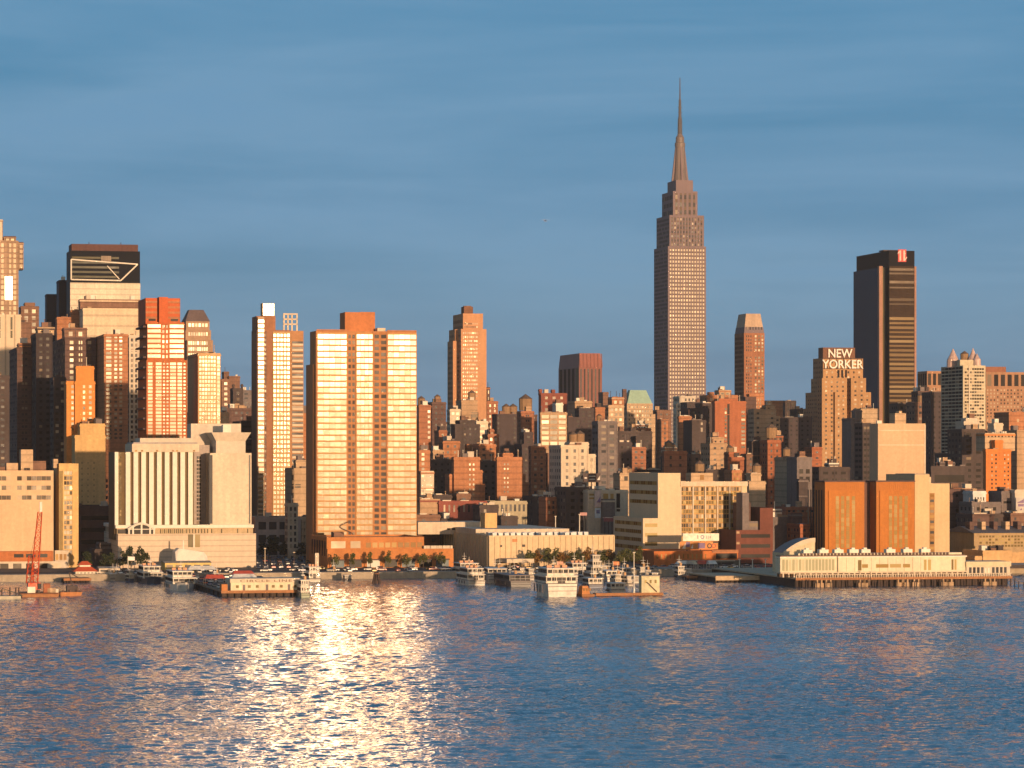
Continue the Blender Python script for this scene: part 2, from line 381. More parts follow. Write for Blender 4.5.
def roof_gear(root, x0, x1, y0, y1, z, rnd, n=3, mats=None):
    """what stands on a roof: machines, stair houses, vents, pipes; each a part"""
    for k in range(n):
        kind = rnd.choice(['unit', 'unit', 'stair', 'pipe', 'duct'])
        w, d, h = {'unit': (rnd.uniform(1.2, 3.2), rnd.uniform(1.2, 3), rnd.uniform(.9, 2.2)), 'stair': (rnd.uniform(2.4, 3.6), rnd.uniform(3, 5), rnd.uniform(2.6, 3.8)),
                   'pipe': (.5, .5, rnd.uniform(2.5, 5.5)), 'duct': (rnd.uniform(3.5, 7), 1.1, rnd.uniform(.9, 1.3))}[kind]
        if x1-x0 < w+1.5 or y1-y0 < d+1.5: continue
        x = rnd.uniform(x0+.7, x1-w-.7); y = rnd.uniform(y0+.7, max(y0+.8, min(y1-d-.7, y0+10)))
        b = MB()
        if kind == 'pipe':
            b.tube((x, y, z), (x, y, z+h), .22, .16, 6); b.lathe(x, y, [(.34, z+h-.1), (.30, z+h+.25)], 8)
        else:
            b.box(x, x+w, y, y+d, z, z+h, bottom=False); b.box(x-.12, x+w+.12, y-.12, y+d+.12, z+h, z+h+.22)
        b.build({'unit': 'roof_unit', 'stair': 'stair_house', 'pipe': 'vent_pipe', 'duct': 'duct'}[kind], wall(rnd.choice(['grey', 'pale', 'brown', 'dgrey', 'white', 'tan'])), root)

def bldg(name, label, x0, x1, yt, g, w, xs=None, dd=None, win=None, side=None, tiers=(), cat='building', group=None,
         roof=None, par=1.1, tanks=(), gear=2, wins=(), nowin=False, strips=(), seed=None, ledge=True):
    """a building on its lot. x0,x1: near wall's columns; xs: column of the far edge of the left wall; yt: row of the roof line; g: metres from the quay.
    tiers: (x0, x1, ytop, ybottom, setback, depth[, wall]); tanks: (x, row of the tank's foot, radius); win/side: (bay, floor, fw, fh, glass)"""
    rnd = random.Random(seed if seed is not None else hash_(label))
    P = Plot(x0, g); root = P.root(name, label, cat, group)
    xr = P.X(x1); zt = P.Z(yt); d = P.D(xs) if xs is not None else (dd or max(10.0, 0.7*xr))
    wm = wall(w) if isinstance(w, str) else w
    b = MB(); b.shell(0, xr, 0, d, 0, zt, par)
    rf = MB(); rf.quad((.45, .45, zt-par), (xr-.45, .45, zt-par), (xr-.45, d-.45, zt-par), (.45, d-.45, zt-par))
    boxes = [(0, xr, 0, d, 0, zt)]
    extra = {}
    for t in tiers:
        tx0, tx1, ty, tyb, dg, dep = t[:6]
        X0, X1 = P.X(tx0, dg), P.X(tx1, dg); z1 = P.Z(ty, tx0, dg); z0 = 0 if tyb is None else P.Z(tyb, tx0, dg)-1.0
        if tyb is not None: z0 = min(z0, zt) if t is tiers[0] else z0
        tm = t[6] if len(t) > 6 else None
        if tm:
            bb = MB(); bb.shell(X0, X1, dg, dg+dep, z0, z1, 0.8); bb.quad((X0+.4, dg+.4, z1-.8), (X1-.4, dg+.4, z1-.8), (X1-.4, dg+dep-.4, z1-.8), (X0+.4, dg+dep-.4, z1-.8))
            bb.build('upper_block', wall(tm) if isinstance(tm, str) else tm, root)
        else:
            b.shell(X0, X1, dg, dg+dep, z0, z1, 0.8)
            rf.quad((X0+.4, dg+.4, z1-.8), (X1-.4, dg+.4, z1-.8), (X1-.4, dg+dep-.4, z1-.8), (X0+.4, dg+dep-.4, z1-.8))
        boxes.append((X0, X1, dg, dg+dep, z0, z1))
    if ledge:
        for (X0, X1, Y0, Y1, Z0, Z1) in boxes:
            b.box(X0-.3, X1+.3, Y0-.32, Y0-.003, Z1-1.5, Z1-.7); b.box(X0-.3, X0-.003, Y0-.003, Y1, Z1-1.5, Z1-.7)
            if Z1-Z0 > 26: b.box(X0-.16, X1+.16, Y0-.2, Y0-.003, Z1-9.3, Z1-8.8)
    if ledge and win is not None and rnd.random() < .55:
        for (X0, X1, Y0, Y1, Z0, Z1) in boxes:                # shallow brick piers between the window bays
            npz = max(2, int((X1-X0)/rnd.choice([4.2, 6.0, 8.5])))
            for k in range(npz+1):
                xx = X0+(X1-X0-.5)*k/npz; b.box(xx, xx+.5, Y0-.3, Y0-.003, Z0, Z1-1.6, bottom=False)
    b.build('wall', wm, root); rf.build('roof', roof or ROOF(), root)
    if win and not nowin:
        bay, fl, fw, fh, gk = win[:5]
        sty = rnd.choice([0, 0, 1, 2, 3, 4]); fw *= rnd.uniform(.8, 1.15); fh *= rnd.uniform(.85, 1.15)
        items = []
        for (X0, X1, Y0, Y1, Z0, Z1) in boxes:
            m = min(1.2, 0.08*(X1-X0)); zb = max(Z0, 4.0)
            if Z1-zb < fl: continue
            items += fill(X0+m, X1-m, zb+.6, Z1-1.4, bay, fl, fw, fh, Y0, 0.03, rnd, sty)
        items.sort(key=lambda t: -t[1])
        panes(root, items, gl(gk))
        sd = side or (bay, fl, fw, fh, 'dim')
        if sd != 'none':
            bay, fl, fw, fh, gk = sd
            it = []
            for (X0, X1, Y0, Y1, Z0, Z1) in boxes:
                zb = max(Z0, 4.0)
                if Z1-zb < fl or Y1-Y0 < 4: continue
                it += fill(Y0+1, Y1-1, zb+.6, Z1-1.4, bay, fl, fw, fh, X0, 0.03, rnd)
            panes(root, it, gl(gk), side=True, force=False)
    for wn_ in wins:
        grid(root, P, *wn_)
    for (tx, ty, r) in tanks:
        dg = 4.0; tank(root, P.X(tx, dg), dg+r, P.Z(ty, tx, dg)-2.2, r, r*1.8)
    if gear:
        tb = max(boxes, key=lambda q: q[5]); roof_gear(root, tb[0], tb[1], tb[2], tb[3], tb[5]-1.0, rnd, gear+(3 if gear > 1 else 1)); lb = boxes[0]
        if lb is not tb: roof_gear(root, lb[0], lb[1], lb[2], lb[3], lb[5]-1.0, rnd, gear)
    root['z'] = zt; root['xr'] = xr; root['d'] = d
    del root['z'], root['xr'], root['d']
    return root, P, xr, d, zt

def hash_(s):
    h = 7
    for c in s: h = (h*131+ord(c)) % 1000003
    return h

def grid(root, P, x0, x1, y0, y1, nc, nr, fw, fh, gk, dg=0.0, name='window', th=0.05, force=True):
    """nc x nr panes between columns x0..x1 and rows y0..y1 of the near wall (or of a wall set back dg metres)"""
    X0, X1 = P.X(x0, dg), P.X(x1, dg); Z1, Z0 = P.Z(y0, x0, dg), P.Z(y1, x0, dg)
    bw, bh = (X1-X0)/nc, (Z1-Z0)/nr; it = []
    for r in range(nr):
        for c in range(nc): it.append((X0+bw*(c+.5-fw/2), Z1-bh*(r+.5+fh/2), bw*fw, bh*fh, dg))
    panes(root, it, gl(gk) if isinstance(gk, str) else gk, name, th, force=force)

# ================================================================== ground, river, quay
def make_water():
    """river: every wave size adds its own slope to the surface normal, from swell to ripples; long streaks of calmer and rougher water"""
    m, n, l, p = _new('river_water')
    geo = n.new('ShaderNodeNewGeometry')
    def noise(sc, det, rot, col=True):
        mp_ = n.new('ShaderNodeMapping'); mp_.inputs['Scale'].default_value = sc; mp_.inputs['Rotation'].default_value = (0, 0, rot)
        l.new(geo.outputs['Position'], mp_.inputs['Vector'])
        t = n.new('ShaderNodeTexNoise'); t.inputs['Scale'].default_value = 1.0; t.inputs['Detail'].default_value = det
        t.inputs['Distortion'].default_value = 0.4; t.inputs['Roughness'].default_value = 0.6
        l.new(mp_.outputs[0], t.inputs['Vector']); return t.outputs['Color' if col else 'Fac']
    def vec(op, a, b):
        q = n.new('ShaderNodeVectorMath'); q.operation = op; l.new(a, q.inputs[0])
        if isinstance(b, tuple): q.inputs[1].default_value = b
        elif isinstance(b, float): q.inputs['Scale'].default_value = b
        else: l.new(b, q.inputs['Scale' if op == 'SCALE' else 1])
        return q.outputs[0]
    C = (0.5, 0.5, 0.5)
    swell = vec('MULTIPLY', vec('SUBTRACT', noise((0.035, 0.075, 1), 2, R(9)), C), WAVE[0])
    chop = vec('MULTIPLY', vec('SUBTRACT', noise((0.13, 0.26, 1), 3, R(-6)), C), WAVE[1])
    ripple = vec('MULTIPLY', vec('SUBTRACT', noise((1.1, 1.7, 1), 3, R(14)), C), WAVE[2])
    calm = noise((0.0016, 0.010, 1), 3, R(3), False)
    mr = n.new('ShaderNodeMapRange'); mr.inputs[1].default_value = 0.32; mr.inputs[2].default_value = 0.68
    mr.inputs[3].default_value = 0.5; mr.inputs[4].default_value = 1.3; l.new(calm, mr.inputs[0])
    s = vec('SCALE', vec('ADD', vec('ADD', swell, chop), ripple), mr.outputs[0])
    no = vec('NORMALIZE', vec('ADD', vec('MULTIPLY', s, (1.0, 1.0, 0.0)), (0.0, 0.0, 1.0)), (0.0, 0.0, 0.0))
    l.new(no, p.inputs['Normal'])
    p.inputs['Base Color'].default_value = (0.020, 0.105, 0.175, 1); p.inputs['Roughness'].default_value = 0.06
    p.inputs['IOR'].default_value = 1.34; p.inputs['Specular IOR Level'].default_value = 0.58
    return m
WAVE = ((0.05, 0.05, 0.0), (0.12, 0.14, 0.0), (2.20, 1.75, 0.0))
def river():
    """one sheet to the horizon; the reach before the quay is meshed finely and carries real waves"""
    import numpy as np
    r = np.random.RandomState(4); x = np.linspace(-330, 330, 881); y = np.linspace(420, 1520, 1301)
    X, Y = np.meshgrid(x, y); H = np.zeros_like(X)
    N = 64; lam = 2.2*(3.4**r.rand(N)); th = np.radians(80+r.randn(N)*55); ph = r.rand(N)*6.283
    s = lam**0.15; s *= SLOPE/np.sqrt((s*s).sum()/2)
    for i in range(N):
        k = 2*np.pi/lam[i]; H += s[i]/k*np.sin(k*(X*np.cos(th[i])+Y*np.sin(th[i]))+ph[i])
    st = np.zeros_like(X)                                  # streaks of wind and calm, long across the river
    for i in range(14):
        kx, ky = r.randn()*0.006, r.randn()*0.045; st += np.sin(kx*X+ky*Y+r.rand()*6.283)
    H *= np.clip(1.0+0.10*st, 0.55, 1.4)
    ed = np.minimum.reduce([X+330, 330-X, Y-420, 1520-Y]); H *= np.clip(ed/12.0, 0, 1)
    ny, nx = X.shape
    co = np.stack([X, Y, H], -1).reshape(-1, 3).astype(np.float32)
    i0 = (np.arange(ny-1)[:, None]*nx+np.arange(nx-1)[None, :]).ravel()
    f = np.stack([i0, i0+1, i0+1+nx, i0+nx], -1)
    B = 5200; o = len(co)
    rim = np.array([(-B, -400, 0), (B, -400, 0), (B, 420, 0), (-B, 420, 0), (-B, 1520, 0), (B, 1520, 0), (B, B, 0), (-B, B, 0), (-330, 420, 0), (330, 420, 0), (330, 1520, 0), (-330, 1520, 0)], np.float32)
    g = np.array([(0, 1, 2, 3), (4, 5, 6, 7), (3, 8, 11, 4), (9, 2, 5, 10)])+o
    co = np.concatenate([co, rim]); f = np.concatenate([f, g])
    me = bpy.data.meshes.new('river'); me.vertices.add(len(co)); me.vertices.foreach_set('co', co.ravel())
    me.loops.add(f.size); me.loops.foreach_set('vertex_index', f.ravel().astype(np.int32))
    me.polygons.add(len(f)); me.polygons.foreach_set('loop_start', np.arange(0, f.size, 4, dtype=np.int32)); me.polygons.foreach_set('use_smooth', np.ones(len(f), dtype=bool))
    me.update(calc_edges=True); me.materials.append(make_water())
    struct(link('river', me))
SLOPE = 0.085
river()

def haze():
    # evening air over the river and the city: one even, thin box of it
    m = bpy.data.materials.new('evening_air'); m.use_nodes = True; n = m.node_tree.nodes; n.clear()
    o_ = n.new('ShaderNodeOutputMaterial'); v = n.new('ShaderNodeVolumePrincipled')
    v.inputs['Color'].default_value = (0.92, 0.90, 0.92, 1); v.inputs['Density'].default_value = HAZE; v.inputs['Anisotropy'].default_value = 0.0
    m.node_tree.links.new(v.outputs[0], o_.inputs['Volume'])
    b = MB(); b.box(-5400, 5400, -600, 5400, -4, 470)
    o = b.build('haze', m); o['kind'] = 'stuff'
HAZE = 2.4e-5
if HAZE: haze()

QUAY = Plot(CX, 0)
def gp(s, g): return (QUAY.o[0]+s*cos(GRID)-g*sin(GRID), QUAY.o[1]+s*sin(GRID)+g*cos(GRID))   # grid metres to world
def ground_block(name, s0, s1, g0, g1, z0, z1, mat):
    b = MB(); b.box(s0, s1, g0, g1, z0, z1, bottom=False)
    return struct(link(name, b.mesh(name, mat), None, (QUAY.o[0], QUAY.o[1], 0), GRID))
ground_block('ground', -3400, 3400, 0.6, 3300, -1, LAND-0.02, stone('street_ground', (0.13, 0.12, 0.11)))
ground_block('quay', -2000, 2000, -0.4, 0.6, -1.5, LAND+0.25, stone('quay_stone', (0.40, 0.33, 0.25)))
# promenade and riverside highway
def sheet(name, s0, s1, g0, g1, z, mat):
    b = MB(); b.quad((s0, g0, z), (s1, g0, z), (s1, g1, z), (s0, g1, z))
    return struct(link(name, b.mesh(name, mat), None, (QUAY.o[0], QUAY.o[1], 0), GRID))
sheet('promenade', -1500, 1500, 0.7, 14, LAND, stone('promenade_paving', (0.42, 0.36, 0.29), joint=3.0))
sheet('road', -1500, 1500, 17, 41, LAND-0.01, stone('asphalt', (0.055, 0.053, 0.052)))
for k in range(3):
    b = MB(); gg = 22.5+k*6
    for q in range(-60, 60): b.quad((q*12, gg, LAND), (q*12+4, gg, LAND), (q*12+4, gg+.15, LAND), (q*12, gg+.15, LAND))
    struct(link('road_marking', b.mesh('road_marking', plain('road_paint', (0.75, 0.72, 0.66))), None, (QUAY.o[0], QUAY.o[1], 0), GRID))

# ================================================================== landmark towers
# -- the tall limestone tower with the mast
def landmark_tower():
    g = 1900; P = Plot(668, g)
    root = P.root('skyscraper', 'tallest limestone skyscraper, stepped crown and needle mast, high above all the rest', 'skyscraper')
    lm = wall('lime'); win = gl('tall'); dm = gl('dim')
    def block(nm, x0, x1, xs, yt, yb, dg, front=None, sidew=True, floor=3.9, bay=2.9, gk=win):
        X0, X1 = P.X(x0, dg), P.X(x1, dg); d = P.D(xs, x0, dg); z1 = P.Z(yt, x0, dg); z0 = 0 if yb is None else P.Z(yb, x0, dg)-1
        b = MB(); b.shell(X0, X1, dg, dg+d, z0, z1, 1.5); b.quad((X0+.4, dg+.4, z1-1.5), (X1-.4, dg+.4, z1-1.5), (X1-.4, dg+d-.4, z1-1.5), (X0+.4, dg+d-.4, z1-1.5))
        o = b.build(nm, lm, root)
        if bay:
            n = max(2, int((X1-X0-2.5)/bay))
            it = []
            bw = (X1-X0-2.5)/n; zb = max(z0, 20)+.5; nr = max(1, int((z1-zb-2)/floor)); fh = (z1-zb-2)/nr
            for r in range(nr):
                for c in range(n): it.append((X0+1.25+bw*(c+.25), zb+fh*(r+.2), bw*.5, fh*.55, dg))
            panes(root, it, gk, force=False)
            # recessed dark spandrel strips under the windows: the vertical stripes of the facade
            b = MB()
            for c in range(n):
                x = X0+1.25+bw*(c+.25); b.quad((x, dg-.02, zb), (x+bw*.5, dg-.02, zb), (x+bw*.5, dg-.02, z1-2), (x, dg-.02, z1-2))
            o2 = b.build('spandrel', stone('dark_spandrel', (0.17, 0.125, 0.10)), root); o2['kind'] = 'stuff'
            ns = max(2, int((d-2)/bay/1.15)); it = []; bw = (d-2)/ns
            for r in range(nr):
                for c in range(ns): it.append((dg+1+bw*(c+.25), zb+fh*(r+.2), bw*.5, fh*.55, X0))
            panes(root, it, dm, side=True, force=False)
        return X0, X1, d, z1
    block('shaft', 668, 706, 654, 246, None, 0)
    block('shaft', 669.5, 704, 656.5, 215, 246, 5, gk=dm)  # dimmer glass up here stands in for weaker sun glints
    block('setback', 673, 697.5, 662, 191, 215, 12, floor=6, bay=4.5, gk=dm)
    block('setback', 676, 693, 667.5, 180, 191, 18, bay=None)
    # central recess of the west front: a shallow projecting bay over the full height
    # mooring mast: tapered cylinder with four wings, drum and dome, antenna
    cx = P.X(681.5, 28); cy = 34; Z = lambda y: P.Z(y, 680, 28)
    b = MB(); b.lathe(cx, cy, [(7.6, Z(182)), (6.2, Z(172)), (5.0, Z(148)), (4.8, Z(146))], 16); b.build('mast', stone('mast_metal', (0.20, 0.165, 0.16), rough=0.5), root)
    for k in range(4):
        t = k*pi/2; b = MB(); dx, dy = cos(t), sin(t); px_, py_ = -dy*0.9, dx*0.9
        pts = lambda r: [(cx+dx*r+px_, cy+dy*r+py_), (cx+dx*r-px_, cy+dy*r-py_)]
        a0, a1 = pts(3), pts(9.2); c0, c1 = pts(3), pts(5.0)
        b.hull8([(*a0[0], Z(182)), (*a0[1], Z(182)), (*a1[1], Z(182)), (*a1[0], Z(182)), (*c0[0], Z(147)), (*c0[1], Z(147)), (*c1[1], Z(147)), (*c1[0], Z(147))])
        b.build('wing', lm, root)
    b = MB(); b.lathe(cx, cy, [(5.4, Z(146.5)), (5.4, Z(142.5)), (4.5, Z(142)), (4.3, Z(137)), (2.8, Z(134.5)), (2.2, Z(133))], 16); b.build('dome', stone('mast_metal', (0.20, 0.165, 0.16)), root)
    b = MB(); am = plain('antenna_metal', (0.10, 0.10, 0.12), 0.5)
    b.tube((cx, cy, Z(134)), (cx, cy, Z(118)), 2.6, 2.2, 8); b.tube((cx, cy, Z(118)), (cx, cy, Z(99)), 1.6, 1.3, 8); b.tube((cx, cy, Z(99)), (cx, cy, Z(77)), 0.8, 0.4, 6)
    for k in range(6):
        z = Z(132-k*5); b.tube((cx-2.4, cy, z), (cx+2.4, cy, z), 0.3, n=4)
    b.build('antenna', am, root)
landmark_tower()

# -- the dark slab tower with the red mark
def dark_slab():
    P = Plot(889, 1250)
    root = P.root('office_tower', 'black glass slab tower with a red mark near its roof line', 'office tower')
    bl = gl('blue'); d = P.D(856.5, 889); dw = P.D(853.5, 880.2, 6)
    X = lambda x, dg=0: P.X(x, dg); Z = lambda y: P.Z(y, 889)
    b = MB(); b.box(0, X(914.5), 0, d, 0, Z(250.5), bottom=False); b.build('wall', stone('black_metal', (0.014, 0.014, 0.018), rough=0.6, stain=0.1, spec=0.03), root)
    # lower body stands proud of the crown on the long side and leaves a recess at the corner
    b = MB(); b.shell(P.X(880.2, 6), -1.0, 6, 6+dw, 0, Z(267), 1); b.build('side_wing', bl, root)
    b = MB(); b.box(X(880), X(883.5), 2.0, 5.9, 0, Z(266), bottom=False); b.build('corner_pier', stone('pink_stone', (0.40, 0.22, 0.16)), root)
    b = MB(); b.box(X(914.6), X(916.6), 0.5, 12, 0, Z(266), bottom=False); b.build('corner_pier', stone('pink_stone', (0.40, 0.22, 0.16)), root)
    x0, x1 = X(889.5), X(914)
    b = MB(); b.box(X(889.5), X(914), -.03, 0, 0, Z(266)); b.build('face_panel', stone('bronze_face', (0.055, 0.038, 0.028), spec=0.03, stain=.2), root)
    rows = [(269.3, 2.6, 'dim'), (273.4, 1.8, 'dim'), (282, 2.6, 'dim'), (287.5, 1.6, 'dim'), (299.5, 2.6, 'dim'), (304, 1.4, 'dim')]
    y = 318.5
    while y < 402: rows.append((y, 1.7+(int(y*7) % 5)*.28, 'olive')); y += 4.55
    for (yy, h, gk) in rows:
        s = MB(); s.box(0, x1-x0, -.06, 0, 0, Z(yy-h/2)-Z(yy+h/2)); s.build('window_band', glass('office_ribbon', base=(0.07, 0.05, 0.035), refl=(0.012, 0.011, 0.010), rough=0.3, jit=0.05, blinds=0.3, blind_col=(0.2, 0.15, 0.10)) if gk == 'dim' else glass('muted_ribbon', base=(0.17, 0.11, 0.055), refl=(0.006, 0.006, 0.005), rough=.3, blinds=.3, blind_col=(0.24, 0.17, 0.09)), root, (x0, 0, Z(yy+h/2)))
    # the red mark: a red panel with a pale figure made of two strokes with slanted flags
    red = plain('sign_red', (0.55, 0.03, 0.025), 0.5); wht = plain('sign_white', (0.75, 0.50, 0.45), 0.5)
    mk = MB(); zc = Z(255.5); xc = X(902)
    mk.box(xc-3.6, xc+3.6, -0.55, -0.01, zc-5.2, zc+5.2); sg = mk.build('sign_panel', red, root)
    for sx, flag in ((-1.7, 1), (1.7, -1)):
        q = MB(); q.box(xc+sx-.7, xc+sx+.7, -0.7, -0.56, zc-4.3, zc+4.3)
        if flag > 0: q.poly([(xc+sx-.7, -.69, zc+4.2), (xc+sx-2.3, -.69, zc+2.2), (xc+sx-2.3, -.69, zc+1.2), (xc+sx-.7, -.69, zc+2.6)])
        else: q.poly([(xc+sx+.7, -.69, zc-4.2), (xc+sx+2.5, -.69, zc-1.7), (xc+sx+2.5, -.69, zc-0.7), (xc+sx+.7, -.69, zc-2.6)])
        q.build('sign_stroke', wht, sg)
    b = MB(); b.box(-2, X(905), 8, 20, Z(250.5), Z(249.3), bottom=False); b.build('roof_unit', wall('dgrey'), root)
dark_slab()

# -- letters
def letters(txt, size, depth, mat, name, parent, loc, sx=1.0, spacing=1.0, bold=0.012):
    c = bpy.data.curves.new(name, 'FONT'); c.body = txt; c.size = size; c.extrude = depth; c.offset = bold*size; c.align_x = 'CENTER'; c.space_character = spacing
    o = bpy.data.objects.new(name, c); COL.objects.link(o)
    bpy.context.view_layer.update()
    me = bpy.data.meshes.new_from_object(o.evaluated_get(bpy.context.evaluated_depsgraph_get()))
    bpy.data.objects.remove(o); bpy.data.curves.remove(c)
    me.materials.clear(); me.materials.append(mat)
    r = link(name, me, parent, loc); r.rotation_euler = (pi/2, 0, 0); r.scale = (sx, 1, 1); return r

# -- stepped hotel with its roof letters
def stepped_hotel():
    P = Plot(830, 1120)
    root = P.root('hotel', 'stepped tan brick hotel carrying two rows of big white roof letters', 'hotel')
    tn = stone('hotel_brick', (0.46, 0.27, 0.135)); win = gl('mixed')
    def blk(x0, x1, yt, yb, dg, dep, bay=2.6):
        X0, X1 = P.X(x0, dg), P.X(x1, dg); z1 = P.Z(yt, x0, dg); z0 = 0 if yb is None else P.Z(yb, x0, dg)-1
        b = MB(); b.shell(X0, X1, dg, dg+dep, z0, z1, 1); b.quad((X0+.4, dg+.4, z1-1), (X1-.4, dg+.4, z1-1), (X1-.4, dg+dep-.4, z1-1), (X0+.4, dg+dep-.4, z1-1))
        b.build('setback', tn, root)
        if bay:
            it = [q for q in fill(X0+1, X1-1, max(z0, 14)+.5, z1-1.5, 4.6, 3.5, .32, .42, dg)]
            panes(root, it, win, force=False)
            panes(root, fill(dg+1, dg+dep-1, max(z0, 14)+.5, z1-1.5, 4.6, 3.5, .32, .42, X0), gl('dim'), side=True, force=False)
    D = lambda xs, x0, dg: P.D(xs, x0, dg)
    blk(823, 863, 358, 379, 22, D(813, 823, 22))
    blk(825, 866, 378, 393, 14, D(811, 825, 14))
    blk(821, 871, 392, 409, 8, D(805.5, 821, 8))
    blk(820, 874, 408, None, 4, D(803, 820, 4))
    blk(822, 847, 378, None, -6, 12)                      # projecting centre bays
    blk(851, 866, 378, None, -6, 12)
    blk(835, 847, 392, None, -9, 6)
    b = MB(); z1 = P.Z(347.5, 830, 26); b.box(P.X(823, 26), P.X(855, 26), 26, 38, P.Z(358.5, 830, 26)-1, z1, bottom=False); b.build('upper_block', stone('penthouse_brown', (0.20, 0.10, 0.065)), root)
    for k, x in enumerate((838.5, 842.2, 846)):
        s = MB(); s.box(P.X(x-1, 21.9), P.X(x+1, 21.9), 21.93, 22, P.Z(377.5, x, 22), P.Z(370, x, 22)); s.build('window', stone('open_dark', (0.02, 0.015, 0.015)), root)
    wh = plain('letter_white', (0.85, 0.78, 0.70), 0.5)
    zc = P.Z(368.5, 842, 21); w_tot = P.X(863, 21)-P.X(822, 21)
    fr = MB()
    for x in (823, 830, 837, 844, 851, 858, 862): fr.tube((P.X(x, 21), 21.6, P.Z(369, x, 21)), (P.X(x, 21), 21.6, P.Z(358, x, 21)), 0.2, n=4)
    for y in (358.5, 368.7): fr.tube((P.X(822, 21), 21.6, P.Z(y, 842, 21)), (P.X(863, 21), 21.6, P.Z(y, 842, 21)), 0.25, n=4)
    fr.build('sign_frame', wall('dgrey'), root)
    a = letters('YORKER', 11.2, 0.4, wh, 'sign_letters', root, (P.X(842.7, 21), 21.0, P.Z(368.3, 842, 21))); a.scale = (1.0*w_tot/max(1e-3, a.dimensions[0]), 0.86, 1)
    a2 = letters('NEW', 11.2, 0.4, wh, 'sign_letters', root, (P.X(841.5, 21), 25.0, P.Z(357.4, 842, 25))); a2.scale = ((P.X(853.5, 21)-P.X(829.5, 21))/max(1e-3, a2.dimensions[0]), 0.86, 1)
stepped_hotel()

# -- pair of riverside glass towers
def gold_tower():
    P = Plot(316, 110)
    root = P.root('apartment_tower', 'broad gold glass apartment tower with two brick window strips and an orange penthouse', 'apartment tower')
    X = lambda x, dg=0: P.X(x, dg); Z = lambda y: P.Z(y, 350)
    d = P.D(310); xr = X(416.5)
    br = stone('river_tower_brick', (0.44, 0.20, 0.085))
    b = MB(); b.shell(0, xr, 0, d, 0, Z(331), 1.2); b.build('wall', br, root)
    b = MB(); b.quad((.45, .45, Z(331)-1.2), (xr-.45, .45, Z(331)-1.2), (xr-.45, d-.45, Z(331)-1.2), (.45, d-.45, Z(331)-1.2)); b.build('roof', ROOFL(), root)
    b = MB(); b.box(-.7, 0, 4, P.D(307.5), 0, Z(364), bottom=False); b.build('side_wing', br, root)
    # three glass bays, one ribbon of glass per storey
    gm = gl('gold'); y0, y1, n = 333.5, 537.0, 34; st = (y1-y0)/n
    for (xa, xb) in ((317.5, 346.5), (356.5, 372.5), (387.5, 416)):
        w = X(xb)-X(xa); h = (Z(y0)-Z(y1))/n
        p = MB(); p.box(X(xa)-.25, X(xb)+.25, -.45, 0, Z(y1), Z(y0)+.4); p.build('glass_bay', stone('slab_edge', (0.50, 0.27, 0.11), stain=0.1), root)
        # every ribbon is split into sashes by its mesh: one band per storey
        for r in range(n):
            s = MB(); k = max(4, int(w/2.6)); sw = w/k
            rr = random.Random(r*31+int(xa))
            for q in range(k): s.quad((q*sw+.08, -.5, 0), ((q+1)*sw-.08, -.5, 0), ((q+1)*sw-.08, -.5, h*.72), (q*sw+.08, -.5, h*.72))
            if r < 33: s.build('window_band', gm, root, (X(xa), 0, Z(y0+st*(r+.86))))
            else: s.build('window_band', gm, root, (X(xa), 0, Z(y0+st*(r+.86))))
    for (xa, xb) in ((347.6, 355.6), (374, 379.5), (380.5, 386.8)):
        grid(root, P, xa, xb, y0, y1, 2 if xb-xa > 7 else 1, n, .62 if xb-xa > 7 else .8, .6, 'black', force=True)
    for xx in (373.4, 387): 
        s = MB(); s.box(X(xx)-.4, X(xx)+.4, -.5, 0, Z(y1), Z(y0-2)); s.build('pier', br, root)
    # penthouse
    dg = 6
    b = MB(); b.box(P.X(345, dg), P.X(361, dg), dg, dg+14, Z(331)-1, Z(311.5), bottom=False); b.box(P.X(361, dg), P.X(376, dg), dg+2.5, dg+14, Z(331)-1, Z(311), bottom=False)
    ph = b.build('penthouse', stone('penthouse_orange', (0.50, 0.19, 0.075)), root)
    b = MB(); b.box(P.X(377.5, 3), P.X(385.5, 3), 3, 9, Z(331)-1, Z(327.5), bottom=False); b.build('bulkhead', wall('cream'), root)
    # orange brick parapet caps at the top
    s = MB(); s.box(X(316.5), X(346.8), -.3, .3, Z(331), Z(329.6)); s.build('parapet', wall('orange'), root)
    s = MB(); s.box(X(387), X(416.5), -.3, .3, Z(331), Z(329.8)); s.build('parapet', wall('orange'), root)
    return root
gold_tower()

